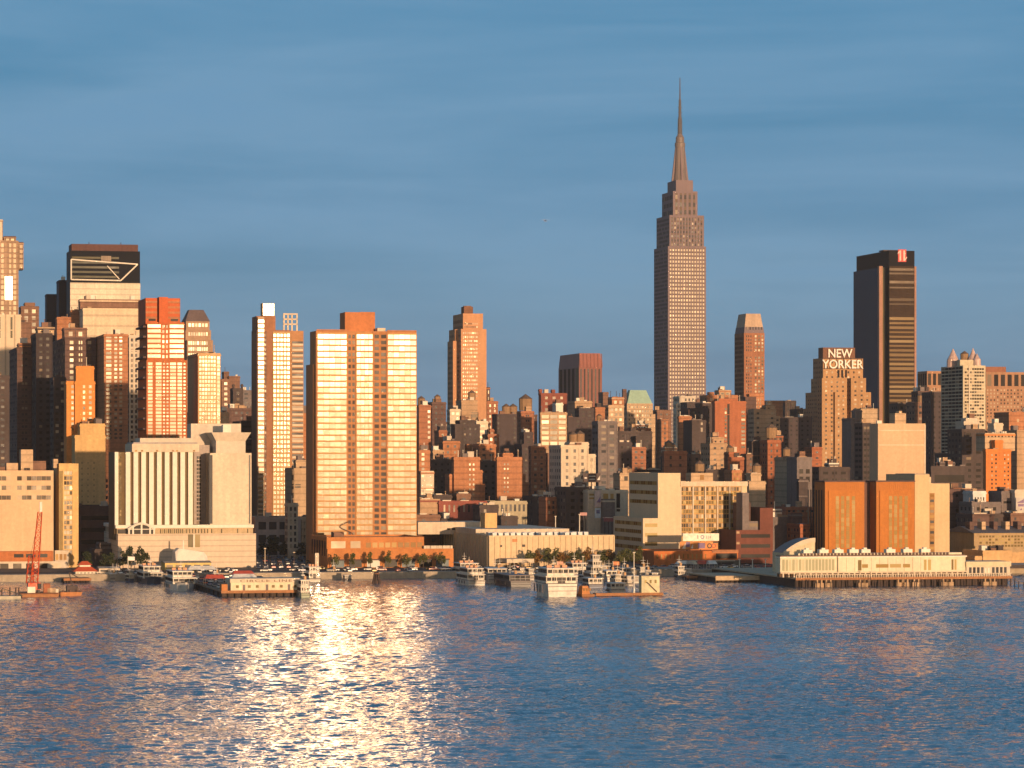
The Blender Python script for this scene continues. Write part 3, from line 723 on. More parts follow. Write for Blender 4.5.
def slim_tower():
    P = Plot(257, 390)
    root = P.root('apartment_tower', 'slim glass and brown brick tower catching the brightest flash of sun at its crown', 'apartment tower')
    X = lambda x, dg=0: P.X(x, dg); Z = lambda y: P.Z(y, 270)
    d = P.D(251.5); br = stone('slim_tower_brick', (0.33, 0.155, 0.085)); gm = gl('slim')
    b = MB(); b.box(0, X(290.5), 0, d, 0, Z(330), bottom=False); b.box(0, X(276), 2, d-2, Z(330)-1, Z(316), bottom=False); b.build('wall', br, root)
    # glass box added at the crown to make the sun glare
    cg = glass('glare_glass', refl=(0.09, 0.085, 0.075), rough=0.24, jit=0.03, blinds=0.0)
    b = MB(); b.box(X(263), X(275), 1.4, 9, Z(316), Z(303), bottom=False); b.build('crown', stone('glare_frame', (0.50, 0.36, 0.24)), root)
    it = [(X(263.4)+c*(X(274.6)-X(263.4))/4+.1, Z(315.5)+r*(Z(303.5)-Z(315.5))/3+.1, (X(274.6)-X(263.4))/4-.25, (Z(303.5)-Z(315.5))/3-.25, 1.4) for r in range(3) for c in range(4)]
    panes(root, it, cg, 'glare_pane', force=True)
    # bright glazed corner bay, recessed brown strip, wide glazed grid
    n = 40; y0, y1 = 332.0, 517.0
    st = (y1-y0)/n; h = (Z(y0)-Z(y1))/n
    p = MB(); p.box(X(257.6), X(264), -.9, 0, Z(y1), Z(317), bottom=False); p.build('corner_bay', stone('bay_frame', (0.50, 0.36, 0.24)), root)
    it = []
    for r in range(43):
        it.append((X(258), Z(518)+h*(r+.2), X(263.7)-X(258), h*.62, -.9))
    panes(root, it, gm, 'window_band', force=True)
    p = MB(); p.box(X(265.0), X(266.6), -.4, 0, Z(y1), Z(331), bottom=False); p.build('pier', wall('brown'), root)
    it = [(X(264.4), Z(518)+h*(r+.2), X(266)-X(264.4), h*.5, -.4) for r in range(40)]
    panes(root, it, gl('mixed'), force=False)
    p = MB(); p.box(X(272.5), X(290.2), -.7, 0, Z(y1), Z(331.5), bottom=False); p.build('glass_bay', stone('grid_frame', (0.52, 0.33, 0.16)), root)
    it = []
    for r in range(n-1, -1, -1):
        for c in range(5):
            bw = (X(290)-X(272.8))/5; it.append((X(272.8)+bw*(c+.18), Z(518)+h*(r+.2), bw*.64, h*.6, -.7))
    panes(root, it, gm, force=True)
    # right wing with dark balcony bands
    dg = 8
    b = MB(); b.box(P.X(290.6, dg), P.X(303.5, dg), dg, dg+16, 0, Z(330), bottom=False); b.build('side_wing', stone('wing_brick', (0.42, 0.22, 0.11)), root)
    for r in range(24):
        z = Z(345+r*5.4); s = MB(); s.box(0, P.X(303, dg)-P.X(292, dg), -.7, 0, 0, 1.1); s.build('balcony', wall('cream'), root, (P.X(292, dg), dg, z))
        s = MB(); s.box(0, P.X(303, dg)-P.X(292, dg), -.05, 0, 0, 1.2); s.build('window_band', gl('dim'), root, (P.X(292, dg), dg, z+1.15))
    # open roof frame
    b = MB(); dg = 10
    for x in (284, 288, 292, 297): b.box(P.X(x, dg)-.4, P.X(x, dg)+.4, dg, dg+.8, Z(331), Z(313.5))
    for y in (313.8, 319, 324): b.box(P.X(284, dg)-.4, P.X(297, dg)+.4, dg, dg+.8, Z(y), Z(y)+.8)
    b.build('roof_frame', wall('cream'), root)
slim_tower()

# -- white ribbed hotel block on its podium
def ribbed_block():
    P = Plot(118, 74)
    root = P.root('hotel', 'cream block with tall white ribs and a blank slab wing on a stone podium', 'hotel')
    cr_ = wall('cream'); X = lambda x, dg=0: P.X(x, dg)
    Z = lambda y, dg=0: P.Z(y, 150, dg)
    # podium
    d = 62
    b = MB(); b.shell(0, X(256), 0, d, 0, Z(534), .6); b.build('podium', wall('course'), root)
    b = MB(); b.quad((.4, .4, Z(534)-.6), (X(256)-.4, .4, Z(534)-.6), (X(256)-.4, d-.4, Z(534)-.6), (.4, d-.4, Z(534)-.6)); b.build('roof', ROOFL(), root)
    b = MB(); b.box(P.X(117, 6), P.X(253, 6), 6, d-4, Z(534)-.7, Z(528), bottom=False); b.build('window_storey', stone('tan_storey', (0.52, 0.40, 0.26)), root)
    b = MB(); b.box(P.X(115.5, 5), P.X(253.5, 5), 4.0, d-3, Z(528.2, 5), Z(525, 5)); b.build('cornice', wall('white'), root)
    for x in list(range(160, 184, 2)) + list(range(186, 209, 3)) + [211, 221, 237, 247]:
        s = MB(); s.box(P.X(x, 6), P.X(x+1.2, 6), 5.9, 6, Z(533.4, 6), Z(529.2, 6)); s.build('window', gl('strip'), root)
    for (x0, x1) in ((117.5, 126.5),):
        s = MB(); s.box(P.X(x0, 6), P.X(x1, 6), 5.9, 6, Z(533.4, 6), Z(529.2, 6)); s.build('window', gl('black'), root)
    # arched glass entrance gable on the terrace
    aX = lambda x: P.X(x, 2)
    b = MB(); b.poly([(aX(128), 2, Z(534, 2)), (aX(155), 2, Z(534, 2)), (aX(153), 2, Z(528, 2)), (aX(147), 2, Z(524.6, 2)), (aX(141.5), 2, Z(523.2, 2)), (aX(136), 2, Z(524.6, 2)), (aX(130), 2, Z(528, 2))])
    cn = b.build('glass_gable', gl('black'), root)
    b = MB()
    for (x, y) in ((129, 528.6), (133, 526), (141.5, 523.2), (150, 526), (154, 528.6)): b.box(aX(x)-.35, aX(x)+.35, 1.5, 2.3, Z(534, 2), Z(y, 2))
    pts = [(128, 529.5), (130, 528), (136, 524.6), (141.5, 523.2), (147, 524.6), (153, 528), (155, 529.5)]
    for (a, c) in zip(pts, pts[1:]): b.tube((aX(a[0]), 1.9, Z(a[1], 2)), (aX(c[0]), 1.9, Z(c[1], 2)), .5, n=5)
    b.box(aX(128), aX(155), 1.6, 2.2, Z(529.5, 2), Z(528.8, 2)); b.build('gable_frame', wall('white'), cn)
    for x in (188, 195):
        s = MB(); s.box(X(x), X(x+5), -.06, 0, Z(547.5), Z(534.6)); s.build('window', gl('strip'), root)
    s = MB(); s.box(X(193.2), X(194.4), -.5, 0, Z(548), Z(534.4)); s.build('pier', wall('white'), root)
    # ribbed block
    dg = 9; z0, z1 = Z(526, dg), Z(452, dg)
    dd = 26
    b = MB(); b.box(P.X(114.5, dg), P.X(194, dg), dg, dg+dd, z0-6, z1, bottom=False); b.build('wall', stone('ribbed_back', (0.16, 0.11, 0.055)), root)
    for k in range(10):
        x = 117.6+7.8*k; b = MB()
        b.box(0, P.X(x+4.6, dg)-P.X(x, dg), -1.6, 0, z0, z1); b.build('rib', wall('white'), root, (P.X(x, dg), dg, 0)) if k else None
    b = MB(); b.box(0, P.X(118, dg)-P.X(114.5, dg), -1.6, 0, z0, z1); b.build('rib', wall('white'), root, (P.X(114.5, dg), dg, 0))
    for k in range(10):
        x = 118.2+7.8*k; w = P.X(x+3.4, dg)-P.X(x, dg); n = 22; h = (z1-z0)/n; s = MB()
        for r in range(n):
            for c in range(2): s.quad((c*w/2+.05, -.06, h*r+.1), ((c+1)*w/2-.05, -.06, h*r+.1), ((c+1)*w/2-.05, -.06, h*(r+1)-.35), (c*w/2+.05, -.06, h*(r+1)-.35))
        s.build('window_strip', gl('strip'), root, (P.X(x-.2, dg), dg, z0))
    b = MB(); b.box(P.X(131.5, dg), P.X(198.5, dg), dg-2.5, dg+dd+1, z1, Z(443.8, dg)); b.build('cap', wall('cream'), root)
    b = MB(); b.box(P.X(133, dg), P.X(197, dg), dg-1.6, dg+dd, Z(443.8, dg), Z(442.3, dg), bottom=False); b.build('roof', stone('roof_lavender', (0.40, 0.36, 0.35)), root)
    b = MB(); b.box(P.X(140, dg+3), P.X(192, dg+3), dg+3, dg+dd-3, Z(442.5, dg), Z(438, dg), bottom=False); b.build('bulkhead', wall('pale'), root)
    for x in (135, 141, 156, 172, 176, 193):
        s = MB(); s.box(P.X(x, dg-2.6), P.X(x+2.2, dg-2.6), dg-2.57, dg-2.5, Z(451.6, dg-2.6), Z(450, dg-2.6)); s.build('vent', gl('amber'), root)
    # recessed link and blank slab wing
    b = MB(); b.box(P.X(194.1, 22), P.X(209.5, 22), 22, 40, Z(528, 22)-6, Z(445, 22), bottom=False); b.build('link_wall', stone('link_shade_grey', (0.42, 0.36, 0.33)), root)  # greyer than the cream walls, to carry the recess shadow
    s = MB(); w = P.X(201, 22)-P.X(196.5, 22); n = 18; zz0, zz1 = Z(524, 22), Z(455, 22); h = (zz1-zz0)/n
    for r in range(n):
        for c in range(2): s.quad((c*w/2+.06, 21.94, zz0+h*r), ((c+1)*w/2-.06, 21.94, zz0+h*r), ((c+1)*w/2-.06, 21.94, zz0+h*r+h*.7), (c*w/2+.06, 21.94, zz0+h*r+h*.7))
    s.build('window_strip', gl('black'), root, (P.X(196.5, 22), 0, 0))
    b = MB(); b.box(P.X(210, 7), P.X(251.5, 7), 7, 36, Z(528, 7)-6, Z(453, 7), bottom=False); b.build('blank_wing', wall('cream'), root)
    for (x0, x1) in ((209.3, 212.5), (248.8, 250.4)):
        s = MB(); s.box(P.X(x0, 7), P.X(x1, 7), 6.93, 7, Z(524, 7), Z(455, 7)); s.build('window_strip', gl('dim'), root)
    # flared rooftop screens
    b = MB(); dg = 12; X0, X1 = P.X(216, dg), P.X(245.5, dg); za, zb, zc = Z(453, dg), Z(441, dg), Z(432.3, dg)
    b.box(X0, X1, dg, dg+18, za-.5, zb, bottom=False)
    f = P.X(250.5, dg)-X1
    b.hull8([(X0, dg-.2, zb), (X1, dg-.2, zb), (X1, dg+18, zb), (X0, dg+18, zb), (X0-f, dg-f, zc), (X1+f, dg-f, zc), (X1+f, dg+18+f, zc), (X0-f, dg+18+f, zc)])
    b.build('roof_screen', wall('pale'), root)
    b = MB(); dg = 30; b.box(P.X(191, dg), P.X(241, dg), dg, dg+14, Z(453, dg)-2, Z(423.5, dg), bottom=False); b.build('upper_block', wall('pale'), root)
    b = MB(); b.box(P.X(223, 14), P.X(231, 14), 14, 19, zc-.2, zc+3.5, bottom=False); b.build('roof_unit', wall('white'), root)
ribbed_block()

# ================================================================== buildings of the left (upriver) end
FL = (3.6, 3.1, .42, .5, 'flash'); DIM = (3.4, 3.1, .42, .5, 'mixed'); BAND = (9.0, 3.6, .86, .45, 'mixed')
T_ = lambda x0, x1, yt, yb, dg, dep, *m: (x0, x1, yt, yb, dg, dep, *m)

bldg('office_tower', 'tan stone tower cut by the picture edge, with a sun flash on its face', -30, 18.5, 240, 900, stone('edge_tower_stone', (0.42, 0.28, 0.19), courses=3.6, stain=.3), dd=40, win=(2.8, 3.6, .62, .66, 'gold'),
     tiers=[T_(-30, 2.8, 219, 240, 4, 20, 'pale'), T_(18.7, 23.5, 242, 268, 3, 14, 'dbrown'), T_(4, 16, 236, 241, 6, 12, 'dbrown')], cat='office tower', gear=0)
bldg('office_building', 'cream panelled slab with vertical joints standing before the flashing edge tower', -40, 21, 314, 560, 'panel', dd=26, gear=3, win=None, cat='office building',
     wins=[(10, 13, 316, 338, 1, 1, .7, 1, 'blue'), (-2, 1, 316, 338, 1, 1, .7, 1, 'dim')])
bldg('apartment_tower', 'dark slab tower at the picture edge with sparse lit windows', -40, 9.5, 375, 300, 'dgrey', dd=22, win=(4.4, 3.2, .4, .4, 'dim'), cat='apartment tower')
bldg('apartment_building', 'brown gabled block with yellow window bands behind the cream panelled slab', 21, 39, 306, 1000, 'brown', dd=20, win=(4.8, 4.6, .55, .5, 'flash'),
     tiers=[T_(25, 35, 302.5, 306, 2, 12)], gear=0)
bldg('apartment_building', 'narrow pinkish brown block under the gabled one, plain sides', 19.5, 31, 322, 800, 'brown', dd=20, win=None, gear=2)
bldg('office_tower', 'shorter of the two dark blue glass slabs against the sky', 46.5, 57, 294, 1150, gl('blue'), xs=45, gear=0, cat='office tower')
bldg('office_tower', 'taller of the two dark blue glass slabs, beside the white framed tower', 59, 67.5, 280, 1080, gl('blue'), xs=56.5, gear=2, cat='office tower')

def edge_glare():
    # glass bay added to the edge tower and angled to make its glare
    P = Plot(3, 900); r = [o for o in COL.objects if o.get('label', '').startswith('tan stone tower cut')][0]
    b = MB(); b.hull8([(0, -1.4, 0), (5, -.6, 0), (5, 0, 0), (0, 0, 0), (0, -1.4, 16), (5, -.6, 16), (5, 0, 16), (0, 0, 16)])
    o = b.build('glass_bay', gl('gold'), r); P0 = Plot(-30, 900); o.location = (P0.X(5.0), 0, P0.Z(300, 8)); o.rotation_euler = (0, 0, -R(6.3))
edge_glare()
def framed_tower():
    P = Plot(70, 1000)
    root = P.root('office_tower', 'black glass tower with a white slanted frame above a cream sunlit belt', 'office tower')
    X = lambda x, dg=0: P.X(x, dg); Z = lambda y: P.Z(y, 105)
    d = P.D(66.5)
    b = MB(); b.box(0, X(140), 0, d, 0, Z(251), bottom=False); b.build('wall', wall('dark'), root)
    b = MB(); b.box(X(72), X(138.5), 3, d-2, Z(251), Z(244), bottom=False); b.build('upper_block', stone('crown_brown', (0.12, 0.06, 0.055)), root)
    b = MB(); b.box(X(70), X(140), -2, 0, Z(322), Z(283), bottom=False); b.build('belt', stone('belt_cream', (0.76, 0.66, 0.52), courses=4.0), root)
    wf = wall('white'); r = .55
    pts = {'a': (71, 260), 'b': (137.5, 264), 'c': (120.5, 280.5), 'd': (71, 280)}
    for (p, q) in ('ab', 'bc', 'cd', 'da'):
        s = MB(); s.tube((X(pts[p][0]), -1.6, Z(pts[p][1])), (X(pts[q][0]), -1.6, Z(pts[q][1])), r, n=6); s.build('frame_beam', wf, root)
    s = MB(); s.tube((X(107), -1.5, Z(266)), (X(119), -1.5, Z(279)), .4, n=6); s.build('frame_beam', wf, root)
    s = MB(); s.box(X(101), X(111), -1.2, 0, Z(261), Z(256)); s.build('sign_panel', stone('worn_panel', (0.30, 0.24, 0.19)), root)
    for r_ in range(5):
        s = MB(); s.box(0, X(119)-X(72), -.08, 0, 0, 1.5); s.build('window_band', gl('blue'), root, (X(72), 0, Z(278)+r_*3.4))
    for x in (90, 122): s = MB(); s.tube((X(x), 8, Z(244)), (X(x), 8, Z(241.5)), .3, n=5); s.build('mast', wall('dgrey'), root)
framed_tower()
bldg('office_building', 'smooth cream slab with a slanted brown roof edge below the white framed tower', 83, 144, 308, 700, stone('smooth_cream', (0.70, 0.56, 0.40), courses=6.5), dd=24, gear=2, win=None, cat='office building',
     tiers=[T_(80, 140, 299, 308, 12, 12, 'brown')])
bldg('apartment_building', 'orange brown blank block tucked left of the smooth cream slab', 57, 84, 317, 730, 'orange', xs=55.5, win=None, gear=2, tiers=[T_(71, 84, 310, 317, 3, 10)])
bldg('apartment_tower', 'purple brown tower with three bright window columns and a squat roof box', 65, 96, 337, 520, 'dbrown', xs=52, win=(5.2, 3.3, .4, .62, 'flash'), tiers=[T_(64, 87, 327.5, 337, 4, 14, 'brown')], cat='apartment tower',
     side=(3.2, 3.3, .45, .5, 'mixed'))
bldg('apartment_tower', 'orange brick tower with white window columns and a shaded lower half', 104, 128, 334, 480, 'orange', xs=93, win=None, cat='apartment tower',
     wins=[(106, 111.5, 335, 440, 1, 26, .95, .62, 'flash'), (114, 117.5, 335, 440, 1, 26, .8, .55, 'flash'), (119, 122.5, 335, 440, 1, 26, .8, .55, 'flash')])
bldg('apartment_building', 'thin pale concrete sliver between the orange tower and the red crowned tower', 129, 139, 335, 560, 'pale', dd=18, win=(2.4, 3.0, .5, .7, 'dim'), gear=1)

def red_crown_tower():
    P = Plot(146.5, 212)
    root = P.root('apartment_tower', 'red brick crowned tower with wide gold window ribbons and a central cross of brick', 'apartment tower')
    X = lambda x, dg=0: P.X(x, dg); Z = lambda y: P.Z(y, 165)
    d = P.D(138); br = stone('crown_brick', (0.48, 0.15, 0.055)); gm = gl('gold')
    b = MB(); b.shell(0, X(187), 0, d, 0, Z(360), 1); b.quad((.4, .4, Z(360)-1), (X(187)-.4, .4, Z(360)-1), (X(187)-.4, d-.4, Z(360)-1), (.4, d-.4, Z(360)-1)); b.build('wall', br, root)
    b = MB(); b.shell(X(147.5), X(184.5), 1.2, d-2, Z(360)-1, Z(322), 1); b.build('upper_block', br, root)
    b = MB(); b.box(X(146), X(157.5), 1.5, d-3, Z(322)-1, Z(298), bottom=False); b.box(X(159.2), X(168), .2, d-3, Z(322)-1, Z(297), bottom=False); b.box(X(168), X(180.5), 1.5, d-3, Z(322)-1, Z(298), bottom=False)
    b.build('crown', stone('crown_red', (0.52, 0.125, 0.045)), root)
    for k in range(4):
        for (xa, xb) in ((146, 157.5), (168.3, 180.5)):
            s = MB(); s.box(X(xa), X(xb), 1.2, 1.5, Z(303+k*5.2), Z(301+k*5.2)); s.build('crown_band', wall('orange'), root)
    for (xa, xb) in ((149, 156), (171, 178.5)):
        s = MB(); s.box(X(xa), X(xb), 1.43, 1.5, Z(321), Z(318)); s.build('vent', gl('black'), root)
    n = 24; y0, y1 = 362, 446
    it = []
    for (xa, xb) in ((148, 152.5), (155.8, 161.5), (170, 176), (177.5, 182)): 
        it += [(X(xa), Z(y1)+(Z(y0)-Z(y1))/n*(r+.15), X(xb)-X(xa), (Z(y0)-Z(y1))/n*.72, 0) for r in range(n-1, -1, -1)]
    panes(root, it, gm, 'window', force=True)
    it = []
    for xa in (163, 166.5, 183.5): it += [(X(xa), Z(y1)+(Z(y0)-Z(y1))/n*(r+.25), X(xa+2)-X(xa), (Z(y0)-Z(y1))/n*.5, 0) for r in range(n)]
    panes(root, it, gl('flash'), force=False)
    for r in range(7):
        for (xa, xb) in ((148, 161), (170, 184)):
            s = MB(); s.box(0, X(xb)-X(xa), -.06, 0, 0, Z(324)-Z(327.2)); s.build('window_band', gm, root, (X(xa), 1.2, Z(327.6+r*5)))
    it = [(X(162.6), Z(358)+r*2.4, X(164.6)-X(162.6), 1.4, 1.2) for r in range(10)]+[(X(166.4), Z(358)+r*2.4, X(168)-X(166.4), 1.4, 1.2) for r in range(10)]
    panes(root, it, gl('flash'), force=False)
    for r in range(12):
        s = MB(); s.box(-1.4, 0, 2, d-2, 0, .9); s.build('balcony', wall('dbrown'), root, (0, 0, Z(440)+r*4.9))
red_crown_tower()

bldg('apartment_tower', 'chocolate slab tower left of the darkest one, orange penthouse cube', 17, 32, 347, 380, 'dbrown', xs=9.5, win=(5.0, 3.2, .55, .4, 'dim'), tiers=[T_(18.5, 31.5, 343, 357, 1, 10, 'orange')], cat='apartment tower')
bldg('apartment_tower', 'darkest slab tower of the shaded left group with tiny lights', 36, 52.5, 333, 350, stone('shade_black_brick', (0.055, 0.042, 0.045)), xs=31, win=(3.6, 3.2, .4, .38, 'black'), cat='apartment tower',  # near-black wall colour stands in for shade on this tower
     tiers=[T_(37, 55, 327, 333, 5, 10, 'buff')])
bldg('apartment_tower', 'grey brown slab in shade with pale window grid right of the darkest tower', 53.5, 66, 377, 300, 'dgrey', xs=50, win=(3.2, 3.1, .55, .5, 'mixed'), cat='apartment tower')
bldg('apartment_building', 'mauve shaded slab stepping out below the bright orange block', 66, 77, 421, 270, 'brown', dd=14, win=(4.4, 3.2, .3, .35, 'dim'))
bldg('apartment_building', 'bright orange brick block with stepped top and three columns of white windows', 75, 95, 381, 252, stone('bright_orange', (0.66, 0.27, 0.075)), xs=66.5, win=None,
     tiers=[T_(76, 94, 366, 381, 3, 12), T_(66.5, 75, 381, None, 2, 14)], wins=[(82.6, 85.4, 384, 432, 1, 9, .8, .55, 'flash'), (88.6, 92, 384, 432, 1, 9, .8, .55, 'flash'), (71, 74, 384, 432, 1, 9, .8, .55, 'flash', 2)], gear=1)
bldg('hotel', 'yellow cream block with blank shaded recess between the office block and the ribbed hotel', 75, 105.5, 435, 235, stone('yellow_cream', (0.64, 0.42, 0.19)), dd=22, win=None, cat='hotel',
     tiers=[T_(80, 105, 423.5, 435, 2, 14)], wins=[(79, 97, 460, 505, 3, 8, .1, .3, 'black'), (105.7, 108, 478, 506, 1, 5, .9, .6, 'flash', 1)])

# riverside office block with three ribbons, and its ladder-window tower
def left_office():
    P = Plot(-60, 88)
    root = P.root('office_building', 'long peach office block with three window ribbons over a blank wall', 'office building')
    X = lambda x, dg=0: P.X(x, dg); Z = lambda y, x=20, dg=0: P.Z(y, x, dg)
    b = MB(); b.shell(0, X(53.5), 0, 40, 0, Z(470.5), .8); b.quad((.4, .4, Z(470.5)-.8), (X(53.5)-.4, .4, Z(470.5)-.8), (X(53.5)-.4, 39.6, Z(470.5)-.8), (.4, 39.6, Z(470.5)-.8)); b.build('wall', stone('peach_wall', (0.66, 0.45, 0.28), stain=0.14), root)
    for y in (478.4, 487.8, 497.6):
        for (x0, x1) in ((-58, -25), (-22, 11), (17, 51)):
            k = max(6, int((X(x1)-X(x0))/1.9)); w = (X(x1)-X(x0))/k; s = MB()
            for q in range(k): s.quad((q*w+.05, -.06, 0), ((q+1)*w-.05, -.06, 0), ((q+1)*w-.05, -.06, Z(0)-Z(4.3)), (q*w+.05, -.06, Z(0)-Z(4.3)))
            s.build('window_band', gl('mixed'), root, (X(x0), 0, Z(y+2.1)))
    for (x0, x1, y0, c) in ((6.5, 18, 463, 'buff'), (21, 33, 449.5, 'buff'), (33, 46, 461, 'brown'), (-20, -4, 458, 'cream'), (24, 30, 468, 'dgrey'), (0, 5, 467, 'brown')):
        b = MB(); b.box(X(x0, 5), X(x1, 5), 5, 14, Z(472), Z(y0), bottom=False); b.build('bulkhead', wall(c), root)
    # base: red-brown canopy storey and white shop storey
    b = MB(); b.box(X(-60), X(52), -6, 0, Z(561), Z(551), bottom=False); b.build('canopy', stone('canopy_red', (0.46, 0.16, 0.06)), root)
    b = MB(); b.box(X(-60), X(66), -5, 0, 0, Z(561), bottom=False); b.build('ground_floor', wall('pale'), root)
    for k in range(9):
        x = -52+k*13; s = MB(); s.box(X(x, -5), X(x+8.5, -5), -5.06, -5, Z(571, 20, -5), Z(563.5, 20, -5)); s.build('window', gl('mixed'), root)
    for k in range(3):
        x = 14+k*12; s = MB(); s.box(X(x, -6), X(x+9.5, -6), -6.06, -6, Z(557.5, 20, -6), Z(554, 20, -6)); s.build('window', gl('black'), root)
left_office()
def ladder_tower():
    P = Plot(59, 92)
    root = P.root('office_building', 'narrow yellow tower with one ladder of windows down its face beside the peach block', 'office building')
    X = lambda x, dg=0: P.X(x, dg); Z = lambda y: P.Z(y, 68)
    d = P.D(53.8)
    ye = stone('yellow_stone', (0.64, 0.43, 0.19))
    b = MB(); b.shell(0, X(78.5), 0, d, 0, Z(463.5), 1); b.quad((.4, .4, Z(463.5)-1), (X(78.5)-.4, .4, Z(463.5)-1), (X(78.5)-.4, d-.4, Z(463.5)-1), (.4, d-.4, Z(463.5)-1)); b.build('wall', ye, root)
    s = MB(); s.box(X(59.2), X(63.2), -.05, 0, 0, Z(471)); s.build('panel_strip', stone('olive_panel', (0.30, 0.22, 0.10)), root)
    n = 17
    for k in range(n):
        y = 471+k*(84.0/n); s = MB(); h = Z(0)-Z(3.6)
        w = X(72.5)-X(63.6)
        for q in range(3): s.quad((q*w/3+.08, -.06, 0), ((q+1)*w/3-.08, -.06, 0), ((q+1)*w/3-.08, -.06, h), (q*w/3+.08, -.06, h))
        s.build('window', gl('mixed') if k % 3 else gl('flash'), root, (X(63.6), 0, Z(y+3.9)))
    for x in (63.3, 72.8): s = MB(); s.box(X(x)-.3, X(x)+.3, -.5, 0, 0, Z(470)); s.build('pier', ye, root)
    b = MB(); b.box(X(53.5, 4), X(58, 4), 4, 12, Z(463.5)-2, Z(459), bottom=False); b.build('bulkhead', wall('buff'), root)
    b = MB(); b.box(X(53.9), X(68), -5, -.1, 0, Z(550), bottom=False); b.build('porch', wall('cream'), root)
    for k in range(3): s = MB(); s.box(X(55.5+k*4, -5), X(58.5+k*4, -5), -5.06, -5, P.Z(560, 60, -5), P.Z(554, 60, -5)); s.build('window', gl('amber'), root)
ladder_tower()
bldg('garage', 'dark low parking deck in shade between the ladder tower and the ribbed hotel', 79, 117, 506, 150, stone('dark_deck', (0.13, 0.075, 0.065)), dd=40, win=None, cat='garage', gear=2,
     wins=[(80, 112, 512, 560, 1, 4, .92, .35, 'black')])
bldg('shed', 'small low shed with a bluish slanted roof in front of the dark parking deck', 95, 113, 549, 100, 'dgrey', dd=24, win=None, cat='shed', gear=0, tiers=[T_(100, 113, 543, 549, 4, 18, 'grey')])

# ---- between the red crowned tower and the slim glass tower
def mansard_tower():
    P = Plot(187, 700)
    root = P.root('office_tower', 'stepped stone tower with a sloping dark mansard cap behind the red crowned tower', 'office tower')
    X = lambda x, dg=0: P.X(x, dg); Z = lambda y: P.Z(y, 198); st = stone('mansard_stone', (0.40, 0.26, 0.17))
    b = MB(); b.shell(0, X(213), 0, 34, 0, Z(340)); b.shell(X(185.5, 3), X(211, 3), 3, 30, Z(341), Z(330)); b.shell(X(186, 5), X(209.5, 5), 5, 28, Z(331), Z(321)); b.build('wall', st, root)
    b = MB(); b.frust(X(185.5, 5), X(210, 5), 5, 28, Z(321), Z(309), X(189.6)-X(184.5), 7); b.build('roof', stone('mansard_slate', (0.17, 0.125, 0.12)), root)
    for (y, n, dg) in ((325, 6, 5), (334, 8, 3), (343, 9, 0), (349, 9, 0), (355, 9, 0), (361, 9, 0), (367, 9, 0)):
        grid(root, P, 188, 208, y-2.2, y+2.2, n, 1, .7, .8, 'flash', dg, force=False)
mansard_tower()
bldg('apartment_tower', 'cream tower with tight gold window grid and glaring top before the mansard tower', 198, 220.5, 353, 235, stone('warm_cream', (0.58, 0.38, 0.20)), xs=187.5, win=None, cat='apartment tower',
     wins=[(199, 216, 355, 436, 6, 20, .72, .66, 'gold'), (217, 220, 356, 436, 1, 20, .9, .8, 'gold')], side=(4, 3.2, .5, .5, 'dim'))
bldg('apartment_building', 'brown block with two bright window columns right of the cream grid tower', 221.5, 230, 379, 900, 'brown', dd=20, win=(3.6, 3.6, .45, .6, 'flash'), gear=1)
bldg('apartment_building', 'rust brown stepped block in the gap left of the slim glass tower', 229, 240, 376, 1150, 'brown', dd=20, win=None, tiers=[T_(224, 229, 371.5, 379, 4, 12)], gear=1)
bldg('church', 'dark blocky tower with corner spikes in the gap left of the slim glass tower', 233, 243, 388, 800, 'dgrey', dd=14, win=(4, 4, .3, .5, 'black'), cat='building', gear=0,
     tiers=[T_(233, 234.5, 384, 388, 0.2, 3), T_(241.5, 243, 384, 388, 0.2, 3)])
bldg('office_building', 'hazy grey block low in the gap left of the slim glass tower', 242, 256, 390, 1300, 'grey', dd=20, win=(4, 3.6, .5, .5, 'dim'))
bldg('apartment_building', 'dim violet walk-up just above the flared roof screen', 226, 252, 408, 600, 'dbrown', dd=20, win=(3.4, 3.1, .4, .5, 'dim'), gear=4)
bldg('apartment_building', 'low grey block peeking between the blank slab wing and the slim tower', 240, 256, 421, 420, 'dgrey', dd=30, win=(9, 3.3, .9, .4, 'mixed'), gear=2)
bldg('apartment_building', 'small orange and cream roof hut block above the pale upper slab', 221, 229, 412, 380, 'tan', dd=12, win=(2.4, 2.8, .4, .5, 'flash'), gear=2)

# ---- low brick in front, between the slim tower and the gold tower
bldg('warehouse', 'grey brick warehouse with six big dark windows behind the dark trees', 255, 301, 517, 225, stone('lifted_grey_brick', (0.45, 0.35, 0.31)), dd=34, win=None, cat='warehouse', gear=5,  # wall colour brightened to make up for sun missing here
     wins=[(257, 299, 521, 530.5, 4, 1, .72, .8, 'dim'), (257, 299, 534, 543.5, 4, 1, .72, .8, 'dim'), (257, 299, 547, 556, 4, 1, .72, .8, 'dim')])
bldg('house', 'sunlit cream gable sliver joined to the right of the grey brick warehouse', 301.5, 309.5, 517, 230, 'buff', dd=20, win=(3, 3, .35, .45, 'dim'), cat='building', gear=1)
bldg('apartment_building', 'orange stair-stepped blocks seen in the slot between the two glass towers', 298, 312, 430, 420, 'orange', dd=20, win=None, gear=1,
     tiers=[T_(291, 300, 401, None, 14, 12), T_(299, 306, 413, None, 8, 12)], wins=[(300, 304, 433, 470, 1, 8, .6, .5, 'black'), (292.5, 297, 404, 440, 2, 9, .4, .4, 'dim', 14)])
bldg('apartment_building', 'peach penthouse block low in the slot between the two glass towers', 292, 309, 468, 300, 'buff', dd=24, win=None, tanks=[(304, 468, 2.0)], wins=[(295, 301, 484, 488, 1, 1, .9, .9, 'black'), (291.5, 294, 464, 500, 1, 4, .8, .6, 'black')],
     tiers=[T_(296, 306, 460, 468, 4, 8)], gear=2)
